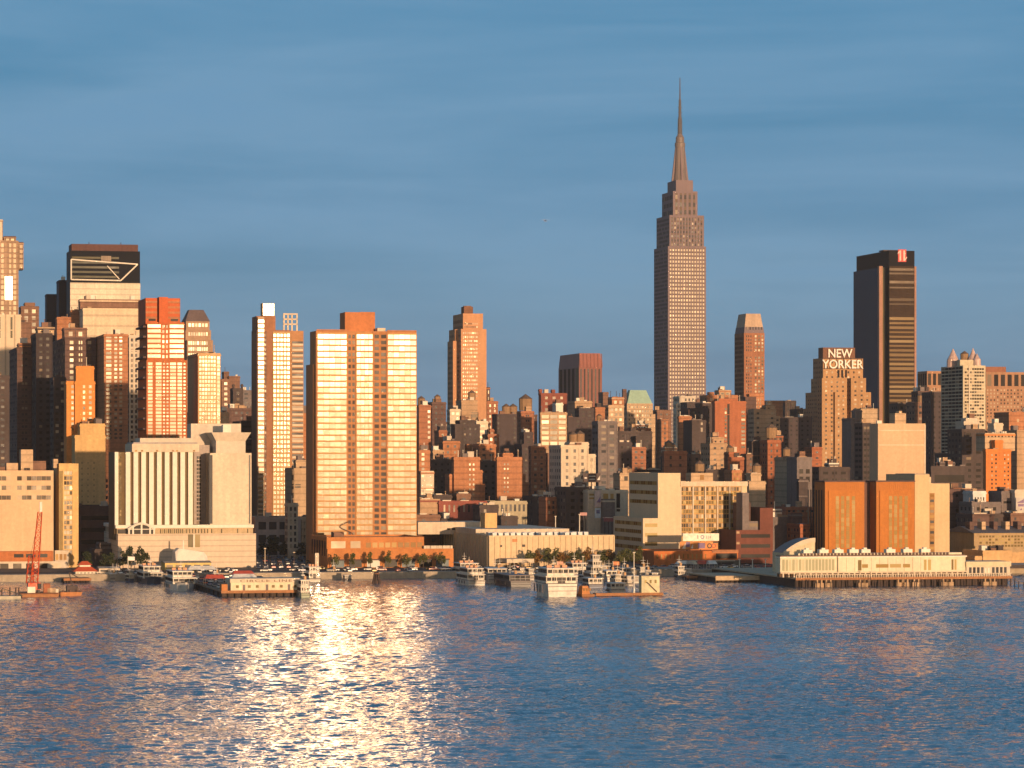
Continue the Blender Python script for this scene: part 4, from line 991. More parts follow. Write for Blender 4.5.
bldg('apartment_building', 'cream lit sliver with glass edge at the foot of the slim tower', 288, 298, 503, 190, 'cream', dd=10, win=(2.6, 3, .6, .6, 'flash'), gear=2)

# ---- brick shopping base of the gold tower
def brick_base():
    P = Plot(327.5, 58)
    root = P.root('shop_building', 'long orange brick two-tier base with dark shop bays on the waterfront', 'shop building')
    X = lambda x, dg=0: P.X(x, dg); Z = lambda y, dg=0: P.Z(y, 380, dg); d = P.D(309.0)
    br = stone('base_brick', (0.52, 0.205, 0.07))
    xr = X(453.5)
    b = MB(); b.shell(0, xr, 0, d, 0, Z(549), .8); b.build('wall', br, root)
    b = MB(); b.quad((.4, .4, Z(549)-.8), (xr-.4, .4, Z(549)-.8), (xr-.4, d-.4, Z(549)-.8), (.4, d-.4, Z(549)-.8)); b.build('roof', ROOFL(), root)
    b = MB(); b.shell(.3, P.X(424, 4), 4, d-2, Z(549)-1, Z(537, 4), .8); b.build('upper_block', br, root)
    b = MB(); b.quad((.7, 4.4, Z(537, 4)-.8), (P.X(424, 4)-.4, 4.4, Z(537, 4)-.8), (P.X(424, 4)-.4, d-3, Z(537, 4)-.8), (.7, d-3, Z(537, 4)-.8)); b.build('roof', ROOFL(), root)
    for (x0, x1) in ((331, 345.5), (350.5, 360.5)):
        s = MB(); s.box(P.X(x0, 4), P.X(x1, 4), 3.94, 4, Z(548, 4), Z(541, 4)); s.build('window', gl('mixed'), root)
    for k in range(9):
        x = 366+k*6.4; s = MB(); s.box(P.X(x, 4), P.X(x+5, 4), 3.94, 4, Z(547.5, 4), Z(542.5, 4)); s.build('window', gl('amber'), root)
    for k, x in enumerate((331.5, 349, 367, 384.5, 402, 419, 436)):
        s = MB(); s.box(X(x), X(x+12.8), -.06, 0, .2, Z(559)); f = s.build('shop_bay', gl('black') if k % 2 else glass('shop_glass', base=(0.10, 0.14, 0.16), refl=(0.006, 0.006, 0.006), rough=0.25, blinds=0.1, blind_col=(0.5, 0.5, 0.45)), root)
        s = MB(); s.box(X(x)-.2, X(x+12.8)+.2, -1.4, -.06, Z(560.2), Z(559)); s.build('awning', wall('dbrown'), f)
    # roof terrace posts and planters
    for k in range(14): s = MB(); s.box(0, 1.2, 0, 1.2, 0, 1.3); s.build('planter', wall('pale'), root, (P.X(424, 1)+k*1.0*(P.X(452, 1)-P.X(424, 1))/14, 1.2, Z(549)))
    for (x, r) in ((323, 1.4), (314, 1.2)):
        pass
    for k in range(6): s = MB(); s.box(-.06, 0, 6+k*7, 8+k*7, Z(556), Z(541)); s.build('side_window', gl('dim'), root)
    b = MB(); b.box(X(334, 20), X(344, 20), 20, 28, Z(537)-1, Z(533), bottom=False); b.build('bulkhead', wall('brown'), root)
    # twisted roof sculpture of tubes
    b = MB(); c = P.X(347, 6)
    for k in range(7):
        t0, t1 = k*.7, (k+1)*.7
        b.tube((c+3*cos(t0), 8+2*sin(t0), Z(537)+1+.8*k), (c+3*cos(t1), 8+2*sin(t1), Z(537)+1.8+.8*k), .25, n=4)
    b.build('roof_sculpture', wall('dbrown'), root)
brick_base()

# ================================================================== the middle of the skyline
def slab_mid():
    g = 900; P = Plot(463, g)
    root = P.root('office_tower', 'tall salmon stone setback tower standing alone right of the gold tower', 'office tower')
    X = lambda x, dg=0: P.X(x, dg); Z = lambda y, dg=0: P.Z(y, 470, dg); st = stone('salmon_stone', (0.54, 0.285, 0.155), stain=0.12)
    def blk(x0, x1, xs, yt, yb, dg):
        X0, X1 = X(x0, dg), X(x1, dg); d = P.D(xs, x0, dg); z1 = Z(yt, dg); z0 = 0 if yb is None else Z(yb, dg)-1
        b = MB(); b.shell(X0, X1, dg, dg+d, z0, z1, 1); b.quad((X0+.4, dg+.4, z1-1), (X1-.4, dg+.4, z1-1), (X1-.4, dg+d-.4, z1-1), (X0+.4, dg+d-.4, z1-1)); b.build('setback', st, root)
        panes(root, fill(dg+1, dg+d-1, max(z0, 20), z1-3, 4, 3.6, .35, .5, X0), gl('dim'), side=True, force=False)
    blk(461, 486.5, 451, 329, None, 0); blk(463, 483, 453, 313.5, 329, 3)
    blk(453, 461, 447.5, 341, None, 9); blk(455, 461.5, 449, 329.5, 342, 11)
    b = MB(); b.box(X(464, 10), X(473, 10), 10, 20, Z(313.5)-1, Z(306), bottom=False); b.build('bulkhead', stone('penthouse_brown', (0.20, 0.10, 0.065)), root)
    b = MB(); b.lathe(X(468, 12), 15, [(3, Z(306)), (3, Z(305))], 8); b.build('roof_unit', wall('brown'), root)
    grid(root, P, 462.5, 477.8, 331, 398, 8, 17, .46, .45, 'flash', force=False)
    grid(root, P, 457, 461.5, 352, 410, 2, 14, .5, .5, 'flash', 8.9, force=False)
    grid(root, P, 464, 478, 322, 328.5, 7, 2, .5, .5, 'mixed', 3, force=False)
slab_mid()

AP = (3.3, 3.1, .42, .5, 'flash')
def apt(label, x0, x1, yt, g, w, **k):
    nm = k.pop('nm', 'apartment_building'); cat = k.pop('cat', nm.replace('_', ' '))
    return bldg(nm, label, x0, x1, yt, g, w, cat=cat, **k)
apt('red brick block with a roof tank just right of the gold tower', 419, 431, 405, 620, 'brick', xs=417, win=None, wins=[(427, 431, 409, 440, 1, 6, .6, .5, 'flash')], tanks=[(422, 405, 2.2)])
apt('dark brown block with a tank between the red tank block and the salmon tower', 432, 446, 402, 760, 'dbrown', dd=20, win=(5, 4, .4, .4, 'dim'), gear=3, tanks=[(438, 402, 2.0)])
apt('small red cube block with one square window low beside the gold tower', 439, 447, 430, 520, 'brick', dd=14, win=None, wins=[(441, 444.5, 433, 437, 1, 1, .6, .6, 'flash')])
apt('narrow cream block with full window grid at the left foot of the salmon tower', 450, 460.5, 409, 700, 'cream', xs=447, win=(2.8, 3.2, .55, .5, 'flash'))
apt('plain orange block with roof tank in front of the salmon tower', 461.5, 477.5, 400, 780, 'tan', dd=18, win=None, tanks=[(472.5, 400, 2.6)], wins=[(470, 479, 412, 418, 1, 1, .7, .9, 'black')])
apt('red brick block against the right side of the salmon tower', 487, 498, 401, 1000, 'brick', dd=18, win=(4.5, 4, .4, .5, 'flash'), tiers=[T_(487, 490, 387, 401, 2, 8, 'dbrown')])
apt('dark rounded mass of shaded flats in front of the plain orange block', 455, 480, 424, 600, 'dgrey', xs=451, win=(3.2, 3.2, .4, .4, 'black'), tiers=[T_(460, 475, 420, 424, 4, 14)])  # dark block and walls stand in for a rounded cast shadow
apt('cream block with two pale bands right of the dark rounded flats', 476.5, 488, 421, 640, 'cream', dd=18, win=(8, 3.4, .8, .45, 'flash'))
apt('dark block carrying two dark roof tanks against the sky', 494, 519, 414, 820, stone('shade_dark_brick', (0.082, 0.062, 0.064)), xs=492, win=(3.6, 3.2, .4, .4, 'black'), tanks=[(507, 414, 2.8), (514, 414, 2.8)])  # brick colour darkened in place of the shade on such blocks
apt('red brick block under a big lit roof tank left of the dark red tower', 521, 534, 411, 700, 'brick', xs=517, win=(5, 3.3, .3, .4, 'dim'), tanks=[(527, 410.5, 4.2)], gear=1)
apt('small tiled red block with bright top between shaded flats', 488, 499, 434, 520, 'brick', dd=16, win=(3.2, 3.4, .5, .5, 'flash'), tiers=[T_(490, 494, 429, 434, 2, 8)])
apt('orange block with cluttered roof in front of the small tiled red one', 479, 496, 444, 480, 'orange', dd=18, win=(3.6, 3.4, .45, .4, 'dim'), gear=4)
apt('low orange block with a slim stack on its right corner', 443, 460, 441, 500, 'orange', dd=18, win=(3.8, 3.4, .35, .4, 'dim'), tiers=[T_(467, 472, 444, None, 2, 6)], gear=3)
apt('tan block with a round dark roof hole beside the gold tower', 433, 444, 450, 470, 'tan', dd=16, win=(3.4, 3.1, .4, .4, 'dim'), gear=3)
apt('two-step red block whose right half is cream with stacked windows, hugging the gold tower', 419, 430, 450, 330, 'orange', xs=416.5, win=None, tiers=[T_(421, 434, 471, None, -4, 20, 'cream')],
    wins=[(421, 425, 452, 471, 1, 4, .7, .6, 'flash'), (421, 424.5, 474, 500, 1, 6, .7, .5, 'flash', -4), (425.5, 433, 474, 500, 1, 6, .9, .5, 'flash', -4)])
apt('dark shaded apartment slab left of the first orange stepped block', 431, 453, 459, 420, 'dgrey', dd=20, win=(4, 3.2, .35, .35, 'black'))
apt('left one of the two twin orange stepped brick blocks with paired window columns', 454, 480, 457, 380, 'orange', xs=451.5, win=None, gear=4,
    tiers=[T_(449.5, 454.5, 474, None, 3, 12), T_(479.5, 482.5, 470, None, 3, 14), T_(481.5, 485, 484, None, 5, 12)], wins=[(468, 475.5, 462, 497, 2, 7, .42, .4, 'flash')])
apt('right one of the two twin orange stepped brick blocks with paired window columns', 497, 523, 457, 385, 'orange', xs=495.5, win=None, gear=4,
    tiers=[T_(522, 525.5, 474, None, 3, 12), T_(524, 528.5, 482, None, 5, 12), T_(503, 513, 453, 457, 4, 8)], wins=[(503, 509.5, 462, 494, 2, 7, .42, .4, 'flash')])
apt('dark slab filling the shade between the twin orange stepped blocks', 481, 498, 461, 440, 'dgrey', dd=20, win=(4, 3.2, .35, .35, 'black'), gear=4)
apt('shaded dark wedge block right of the twin orange stepped blocks', 522, 536, 444, 470, stone('shade_dark_brick', (0.082, 0.062, 0.064)), dd=20, win=(4, 3.2, .35, .35, 'black'), tiers=[T_(524, 533, 432, 444, 3, 12)])
apt('red stepped block with small bright windows left of the cream corner building', 531, 546, 446, 400, 'brick', xs=528.5, win=(4.0, 3.3, .35, .45, 'flash'), gear=3)
bldg('row_house', 'pale low row of tall windowed houses in front of the right orange stepped block', 490, 527, 501, 250, stone('weathered_cream', (0.46, 0.40, 0.28)), dd=16, win=None, cat='row house', gear=3, wins=[(491, 526, 503, 513, 8, 1, .5, .7, 'dim')])
bldg('row_house', 'dark red low row with pale arched windows beside the pale row of houses', 439, 487, 501, 240, stone('row_red', (0.28, 0.09, 0.07)), dd=16, win=None, cat='row house', gear=4, wins=[(442, 486, 504, 513, 9, 1, .35, .8, 'mixed')],
     tiers=[T_(420, 440, 499, None, 2, 14, 'tan')])

def dark_red_tower():
    P = Plot(579, 1750)
    root = P.root('office_tower', 'dark red granite tower with flared crown and black vertical window strips', 'office tower')
    X = lambda x, dg=0: P.X(x, dg); Z = lambda y: P.Z(y, 590); rg = wall('redgran'); d = P.D(558.5)
    b = MB(); b.box(0, X(602), 0, d, 0, Z(367.5), bottom=False); b.build('wall', rg, root)
    b = MB(); X1 = X(602); b.frust(0, X1, 0, d, Z(367.5), Z(353.2), 1.2, 2.0); b.build('crown', stone('crown_granite', (0.30, 0.105, 0.08), rough=0.6), root)
    w = (X1)/6.5
    for k in range(6):
        s = MB(); s.box(0, w*.42, -.06, 0, 0, Z(369)-8); s.build('window_strip', gl('black') if k else gl('dim'), root, (1.2+k*w*1.03, 0, 8))
    for k in range(5):
        s = MB(); s.box(-.06, 0, 0, d/5*.62, 0, Z(368)-8); s.build('window_strip', gl('black'), root, (0, 2+k*d/5.1, 8))
    for k in range(7):
        s = MB(); s.hull8([(0, -.5, 0), (.9, -.5, 0), (.9, 0, 0), (0, 0, 0), (0, 1.5, Z(353.6)-Z(367.5)), (.9, 1.5, Z(353.6)-Z(367.5)), (.9, 2.0, Z(353.6)-Z(367.5)), (0, 2.0, Z(353.6)-Z(367.5))]); s.build('fin', rg, root, (.6+k*w*1.03, 0, Z(367.5)))
dark_red_tower()
apt('maroon brick block with twin chimneys left of the dark red tower', 541, 567, 393, 950, stone('maroon_brick', (0.26, 0.085, 0.06)), xs=538.5, win=(5.2, 4.2, .35, .45, 'flash'), tiers=[T_(539.5, 542, 389, 393, 2, 4), T_(552, 555, 389.5, 393, 2, 4)])
apt('orange loft block with four broad gold window bays under the maroon block', 540.5, 567, 412, 640, 'tan', xs=539, win=None, wins=[(541, 566.5, 414, 446, 3, 6, .82, .62, 'flash')], gear=3)
apt('bright white gable on the roofs under the maroon block', 556, 563, 403, 700, 'white', dd=10, win=None, gear=1)
apt('tan block with dark deep courtyard in front of the dark red tower', 575, 592, 401, 900, 'tan', xs=568, win=None, wins=[(579, 592, 408, 420, 2, 1, .6, .95, 'black')])
apt('dark double block in shade below the dark red tower', 568, 594, 417, 800, stone('shade_dark_brick', (0.082, 0.062, 0.064)), dd=20, win=(3.6, 3.2, .4, .4, 'black'), tiers=[T_(579, 594, 408, 417, 3, 12)])
apt('brown orange block right of the dark red tower with plain front', 595.5, 605, 407, 860, 'orange', dd=16, win=None, gear=2)
apt('narrow brown slab standing up behind the roofs left of the green roofed block', 603, 608.5, 392, 1300, 'brown', dd=16, win=None, gear=0)
apt('two-stage cream orange block joined to the left of the green roofed block', 608.5, 624, 405, 900, 'buff', dd=18, win=(3.6, 3.6, .5, .5, 'flash'), tiers=[T_(612, 624, 397, 405, 4, 12, 'orange')])
def green_roof():
    P = Plot(627, 960)
    root = P.root('apartment_building', 'tan block wearing a steep pale green copper roof left of the tallest tower', 'apartment building')
    X = lambda x, dg=0: P.X(x, dg); Z = lambda y: P.Z(y, 640); d = P.D(621.5)
    b = MB(); b.box(0, X(652.8), 0, d, 0, Z(403.5), bottom=False); b.box(X(652.8), X(656), 2, d-4, 0, Z(414), bottom=False); b.build('wall', wall('buff'), root)
    b = MB(); b.frust(0.3, X(652.5), .3, d, Z(403.5), Z(390), 3.4, 5); b.build('roof', wall('copper'), root)
    b = MB(); b.box(-2, .8, 4, 7, Z(405), Z(389), bottom=False); b.build('chimney', wall('dbrown'), root)
    grid(root, P, 628, 652, 405, 430, 9, 6, .5, .5, 'flash', force=False)
    panes(root, fill(1, d-1, 20, Z(406), 4, 3.8, .4, .5, 0), gl('dim'), side=True, force=False)
green_roof()
apt('grey shaded tower with rows of pale windows right of the cream corner building', 598, 617.5, 421, 420, 'grey', xs=592, win=(4.2, 3.5, .6, .4, 'dim'), gear=3, tanks=[(600, 421, 1.6)])
apt('cream corner building with stepped right edge and two roof tanks', 561, 588.5, 445, 330, 'cream', xs=549, win=(4.6, 3.5, .35, .45, 'dim'), tiers=[T_(570, 588.5, 442, 445, 4, 12), T_(588, 595.5, 454, None, 3, 14)], tanks=[(574, 442, 2.2), (581, 442, 2.4)])
apt('small red brick house front with bright tall windows behind the ribbed warehouse', 546, 565, 497, 230, 'brick', dd=16, win=None, wins=[(547, 564, 500, 515, 4, 3, .45, .6, 'flash')], gear=4)
apt('dark low block with flat roof left of the framed cream studio', 566, 589, 487, 210, 'dgrey', dd=24, win=(5, 3.4, .5, .4, 'black'), gear=3)
apt('cream low studio building framed by pale piers above the ribbed warehouse', 588, 628, 490, 200, 'cream', dd=26, win=None, gear=3,
    wins=[(589, 594.5, 493, 500, 1, 2, .9, .5, 'amber'), (603, 608.5, 493, 500, 1, 1, .9, .8, 'amber'), (610, 614, 493, 500, 1, 1, .8, .8, 'amber'), (616, 620.5, 493, 512, 1, 1, .8, .95, 'black')], tiers=[T_(603, 615, 499, None, -6, 5, 'grey')])
apt('peach block with round dark arch and roof tank behind the framed cream studio', 620, 632, 473, 270, 'buff', dd=14, win=None, wins=[(623, 629, 476, 481, 1, 1, .6, .9, 'black')], tanks=[(629, 476, 2.0)], gear=3)
apt('dark brown block left of the peach arch block, in full shade', 618, 632, 442, 460, stone('shade_dark_brick', (0.082, 0.062, 0.064)), dd=24, win=(4, 3.3, .35, .4, 'black'))
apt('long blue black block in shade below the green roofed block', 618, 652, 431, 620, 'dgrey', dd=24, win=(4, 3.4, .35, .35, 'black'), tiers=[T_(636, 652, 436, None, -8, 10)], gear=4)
apt('red orange block with white sunlit roof edge under the green roofed block', 632, 651, 428, 690, 'brick', dd=20, win=(3.8, 3.4, .45, .4, 'flash'), tiers=[T_(636, 648, 424, 428, 3, 8, 'white')], gear=2)
apt('small red block among shaded roofs right of the long blue black block', 632, 646, 447, 520, 'brick', dd=14, win=(4, 3.3, .4, .4, 'dim'), gear=4)

# ================================================================== under and right of the tallest tower
apt('white grey stepped block hugging the foot of the tallest tower', 679, 696, 396, 1500, 'pale', dd=20, win=(3.4, 4, .4, .7, 'dim'), tiers=[T_(676, 682, 403, None, -6, 10)])
apt('blue black block crossing the foot of the tallest tower', 687, 706, 402, 1300, stone('shade_dark_brick', (0.082, 0.062, 0.064)), dd=20, win=(4, 3.4, .4, .4, 'black'))
apt('brown cube block low at the left foot of the tallest tower', 657, 671, 410, 1000, 'brown', dd=16, win=(4, 3.6, .4, .4, 'dim'), tiers=[T_(661, 669, 419, None, -8, 8, 'orange')])
apt('crenellated orange block with bright top windows right of the tallest tower', 707, 738, 395, 1050, 'orange', dd=20, win=(4.2, 3.8, .42, .5, 'flash'), tiers=[T_(719, 731, 390, 395, 3, 12, 'buff'), T_(709, 714, 392, 395, 2, 5)])
apt('broad red brick block with a black slot and bright window column below the crenellated one', 715, 746, 401, 760, stone('deep_red_brick', (0.42, 0.15, 0.075)), xs=712, win=None, gear=3,
    wins=[(724.5, 726.8, 407, 449, 1, 11, .8, .6, 'flash'), (727.2, 729.6, 404, 449, 1, 1, .95, 1, 'black'), (741, 745.5, 410, 449, 1, 10, .85, .55, 'flash')], tiers=[T_(719, 737, 398.5, 401, 3, 12)])
apt('tall dark block in shade left of the broad red brick block', 690, 713, 408, 820, stone('shade_dark_brick', (0.082, 0.062, 0.064)), dd=24, win=(4, 3.4, .35, .4, 'black'), tiers=[T_(700, 713, 403, 408, 2, 12)])
apt('slender orange tower block with one dark window under the tallest tower', 679, 691.5, 416, 640, 'orange', xs=677.5, win=None, wins=[(683, 688, 424, 431, 1, 1, .6, .8, 'black')], gear=4, tiers=[T_(691, 693.5, 440, None, 3, 8)])
apt('dark slab with two slim pale slots right of the slender orange tower block', 692, 706, 420, 600, 'dgrey', dd=20, win=None, wins=[(700.5, 703, 413, 433, 1, 3, .8, .6, 'dim')], gear=3)
apt('square brick block with white roof tanks in front of the slender orange tower block', 664, 687, 451, 420, 'brick', xs=662, win=(5.5, 4.6, .28, .4, 'dim'), tanks=[(669.5, 450, 2.2), (673, 450.5, 1.8)], tiers=[T_(665, 677, 447, 451, 4, 8, 'cream')])
apt('orange hump roofed block below the broad red brick block', 710, 727, 443, 520, 'tan', dd=20, win=(4, 3.4, .4, .4, 'dim'), gear=4, tiers=[T_(712, 724, 437, 443, 4, 10)])
apt('rust coloured round-cornered block with roof tank beside the hump roofed block', 728, 744, 457, 440, 'rust', xs=724, win=None, gear=3, tanks=[(731, 454, 2.0)], tiers=[T_(729, 740, 452, 457, 3, 10)])
apt('dark block with bluish roof behind the white riverside office', 706, 731, 470, 330, 'dgrey', dd=20, win=(4, 3.4, .4, .4, 'black'), gear=4)
apt('small orange block with six amber windows on the white riverside office skyline', 732, 742, 470, 280, 'orange', dd=14, win=None, wins=[(733, 742, 472, 481, 3, 2, .55, .6, 'amber')])

def crowned_tower():
    P = Plot(744, 1140)
    root = P.root('office_tower', 'slender reddish tower with pale chamfered crown between tallest tower and lettered hotel', 'office tower')
    X = lambda x, dg=0: P.X(x, dg); Z = lambda y: P.Z(y, 752)
    rb = stone('reddish_brick', (0.34, 0.15, 0.085)); d = P.D(734.5)
    b = MB(); b.box(0, X(764.5), 0, d, 0, Z(333), bottom=False); b.build('wall', rb, root)
    b = MB(); x1 = X(764.5); b.frust(.2, x1-.2, .2, d-.2, Z(333), Z(327), .6, .8); b.build('crown_base', wall('lime'), root)
    b = MB(); b.frust(.9, x1-.9, 1.1, d-1.1, Z(327)-.3, Z(313.5), 1.6, 1.6); b.build('crown', stone('pale_crown', (0.52, 0.38, 0.28)), root)
    grid(root, P, 746, 763, 326.5, 330, 6, 1, .4, .8, 'dim', .5, force=False)
    for (y0, y1) in ((334.5, 352), (356, 400)):
        grid(root, P, 745.5, 752, y0, y1, 3, max(4, int((y1-y0)/3.2)), .45, .55, 'dim', force=False); grid(root, P, 754, 764, y0, y1, 3, max(4, int((y1-y0)/3.2)), .5, .6, 'flash', force=False)
    panes(root, fill(1, d-1, 20, Z(336), 3.4, 3.6, .45, .6, 0), gl('black'), side=True, force=False)
    b = MB(); b.box(X(747.5), X(762), -5, 0, 0, Z(394), bottom=False); b.build('setback', wall('orange'), root)
    b = MB(); b.box(X(741), X(752), -12, -5.1, 0, Z(397), bottom=False); b.build('setback', wall('dbrown'), root)
    grid(root, P, 753, 761.5, 398, 412, 4, 4, .4, .6, 'flash', -5, force=False)
crowned_tower()
apt('orange terrace-stepped block with gold windows below the slender crowned tower', 754, 776, 409, 950, 'tan', xs=748, win=(3.6, 3.5, .5, .45, 'flash'), tiers=[T_(775, 780, 416, None, 3, 12), T_(766, 775, 405, 409, 3, 10)])
apt('flat topped salmon box block right of the slender crowned tower', 765, 783, 400.5, 1250, 'orange', dd=20, win=None, gear=0)
apt('dark windowed slab left of the lettered hotel', 785, 796, 400.5, 1350, 'dgrey', xs=783, win=(3.4, 4, .5, .6, 'black'), gear=1)
apt('second dark slab wedged against the lettered hotel', 797, 805, 409, 1250, 'dgrey', dd=20, win=(3.4, 4, .5, .6, 'black'))
apt('dark block beneath the two dark slabs left of the lettered hotel', 776, 812, 417, 1000, stone('shade_dark_brick', (0.082, 0.062, 0.064)), dd=24, win=(4, 3.4, .4, .4, 'black'), gear=4)
apt('dark office slab with rows of pale square windows below the terraced orange block', 752, 767, 441, 560, 'dgrey', xs=747, win=None, wins=[(753, 766, 446, 476, 3, 4, .7, .5, 'dim')], gear=2)
apt('red brick tower with roof lean-to beside the pale square windowed office slab', 767.5, 781, 440, 540, 'rust', dd=16, win=(4.2, 3.6, .3, .4, 'dim'), tanks=[(773, 438, 3.4)], tiers=[T_(773, 783, 435, 440, 5, 8, 'dgrey')])
apt('block half dark half cream with a round roof tank, left of the lettered hotel foot', 788, 797, 457, 360, 'buff', xs=774.5, win=None, side='none', tanks=[(787.5, 456, 2.0)], tiers=[T_(796, 798.5, 464, None, 2, 8)], gear=1)
apt('orange block with vertical pale streaks behind the white riverside office', 749, 765.5, 481, 200, 'buff', dd=16, win=None, tiers=[T_(751, 761, 473, 481, 2, 8)], tanks=[(758, 474, 2.2)], gear=1)
apt('grey blue framed block with four dark squares left of the twin orange piers', 797, 812, 457, 300, 'grey', dd=18, win=None, wins=[(798, 811, 468, 483, 2, 2, .6, .7, 'black')], gear=3, tiers=[T_(799, 808, 479, None, -5, 4, 'dgrey')])
apt('small brick block with roof unit just left of the grey blue framed one, in shade', 812, 822, 447, 420, 'rust', dd=14, win=(3.4, 3.2, .35, .4, 'dim'), gear=3)
apt('dim grey block at the shaded foot of the lettered hotel', 819, 850, 467, 330, 'dgrey', dd=24, win=(5, 3.6, .6, .4, 'black'), tiers=[T_(829, 839, 463, 467, 3, 8, 'white')], gear=4)
apt('cream block with dark stepped shadow right of the lettered hotel', 861, 879, 408.5, 900, 'buff', dd=18, win=None, gear=3)
apt('tall blank grey slab in shade under the lettered hotel right shoulder', 851, 863, 418, 800, 'grey', dd=20, win=None, gear=0, tiers=[T_(855, 862, 410, 418, 2, 8)])
apt('narrow dark block with slatted balconies beside the blank grey slab', 862.5, 871, 423, 640, 'dgrey', dd=16, win=(6, 3.6, .8, .4, 'black'))

# ---- right end
def colonnade_block():
    for (x0, x1, yt, xs, lab, dd) in ((986, 1060, 372, None, 'wide brown slab with tall dark column bays at the right picture edge', 60), (927, 942, 371, 917.5, 'brown column-bayed end of a slab between the black tower and the white spired tower', None)):
        P = Plot(x0, 1500); root = P.root('office_building', lab, 'office building')
        st = stone('brown_columns', (0.40, 0.22, 0.13)); xr = P.X(x1); zt = P.Z(yt); d = P.D(xs) if xs else dd
        b = MB(); b.box(0, xr, 0, d, 0, zt, bottom=False); b.build('wall', st, root)
        n = max(3, int(round((x1-x0)/6.7))); w = xr/n
        for k in range(n):
            s = MB(); s.box(0, w*.62, -.06, 0, 0, P.Z(yt+2.5)-P.Z(yt+14)); s.build('dark_bay', gl('black'), root, (k*w+w*.19, 0, P.Z(yt+14)))
        it = [(k*w+w*.14+q*w*.25, P.Z(yt+19+r*3.3), w*.2, 1.6, 0) for k in range(n) for r in range(14) for q in (0, 2)]
        panes(root, it, gl('mixed'), force=False)
        if xs:
            for k in range(5): s = MB(); s.box(-.06, 0, 0, d/5*.6, 0, P.Z(yt+2.5)-P.Z(yt+14)); s.build('dark_bay', gl('black'), root, (0, d/5*k+2, P.Z(yt+14)))
        else:
            b = MB(); b.box(P.X(985, 6), P.X(1006, 6), 6, 20, zt-1, P.Z(366.5), bottom=False); b.build('bulkhead', stone('bulkhead_red', (0.30, 0.13, 0.08)), root)
colonnade_block()
def spired_tower():
    P = Plot(963, 640)
    root = P.root('apartment_tower', 'white corner tower with two glassy cone spires, grey on its shaded side', 'apartment tower')
    X = lambda x, dg=0: P.X(x, dg); Z = lambda y: P.Z(y, 970); d = P.D(941); wh = stone('spired_white', (0.60, 0.52, 0.38))
    xr = X(985.5)
    b = MB(); b.shell(0, xr, 0, d, 0, Z(365.5), 1); b.quad((.4, .4, Z(365.5)-1), (xr-.4, .4, Z(365.5)-1), (xr-.4, d-.4, Z(365.5)-1), (.4, d-.4, Z(365.5)-1)); b.build('wall', wh, root)
    n = 18
    for r in range(n):
        y = 369+r*3.3
        s = MB(); k = 8; w = (xr-2)/k
        for q in range(k): s.quad((1+q*w+.12, -.06, 0), (1+(q+1)*w-.12, -.06, 0), (1+(q+1)*w-.12, -.06, 1.25), (1+q*w+.12, -.06, 1.25))
        s.build('window_band', gl('mixed'), root, (0, 0, Z(y+1)))
    for r in range(30):
        y = 368+r*3.5; s = MB(); k = 6; w = (d-2)/k
        for q in range(k): s.quad((-.06, 1+(q+1)*w-.3, 0), (-.06, 1+q*w+.3, 0), (-.06, 1+q*w+.3, 1.5), (-.06, 1+(q+1)*w-.3, 1.5))
        s.build('window_band', gl('dim'), root, (0, 0, Z(y+1)))
    cg = plain('spire_panels', (0.55, 0.40, 0.36), 0.35)
    for (x, y, yt, r) in ((953, 22, 347.5, 4.2), (973, 12, 347.5, 3.6), (977, 8, 353, 2.6)):
        b = MB(); b.lathe(P.X(x, y), y, [(r, Z(365.5)-1), (r*.95, Z(359)), (r*.5, Z((yt+359)/2+.5)), (.15, Z(yt))], 12); b.build('spire', cg, root)
    tank(root, P.X(964.5, 16), 16, Z(360)-3.0, 2.6, 5.2)
    b = MB(); b.box(P.X(960, 8), P.X(974, 8), 8, 14, Z(366), Z(359.5), bottom=False); b.build('bulkhead', wh, root)
    s = MB(); s.box(X(968.6), X(969.8), -.4, 0, 0, Z(366)); s.build('pier', wall('pale'), root)
spired_tower()
apt('brown block with two square windows under the black slab tower', 915, 933, 402, 760, 'brown', dd=18, win=(5, 4, .35, .45, 'dim'), tanks=[(922, 402, 2.4)], gear=2)
apt('dark fence-roofed block at the foot of the black slab tower', 898, 915, 403, 800, 'dgrey', dd=18, win=(4, 3.8, .5, .5, 'black'), tiers=[T_(918, 940, 391, None, 40, 14, 'dbrown')], gear=4)
apt('dark tall block in shade left of the white spired tower', 931, 943, 392, 720, stone('shade_dark_brick', (0.082, 0.062, 0.064)), dd=18, win=(4, 3.4, .4, .4, 'black'))
apt('dark low block with dome tank below the white spired tower', 962, 985, 429, 420, 'dgrey', dd=24, win=(5, 3.4, .6, .4, 'black'), gear=4)
bldg('gas_holder', 'round ribbed drum structure on the roofs under the white spired tower', 964, 979, 421, 470, 'pale', dd=14, win=None, cat='building', gear=1, tiers=[T_(966, 977, 418, 421, 2, 8)])
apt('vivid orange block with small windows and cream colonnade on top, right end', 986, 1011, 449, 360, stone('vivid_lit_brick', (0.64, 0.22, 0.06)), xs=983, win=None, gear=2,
    tiers=[T_(985, 1015, 433, 449, 8, 14, 'buff'), T_(995, 1003, 440, 449, 2, 5)], wins=[(990, 998, 453, 494, 2, 10, .4, .45, 'mixed'), (1003, 1010, 453, 494, 2, 10, .4, .45, 'mixed'), (987, 1014, 434.5, 437.5, 8, 1, .4, .8, 'black', 8)])
apt('plain orange brown cube block cut by the right picture edge above the roofs', 1009, 1050, 412, 480, 'orange', dd=24, win=None, gear=2, wins=[(1016, 1020, 418, 423, 1, 1, .5, .6, 'flash')])
apt('orange block cut by the picture edge beside the vivid orange block', 1017, 1050, 430, 400, 'tan', dd=24, win=None, gear=2)
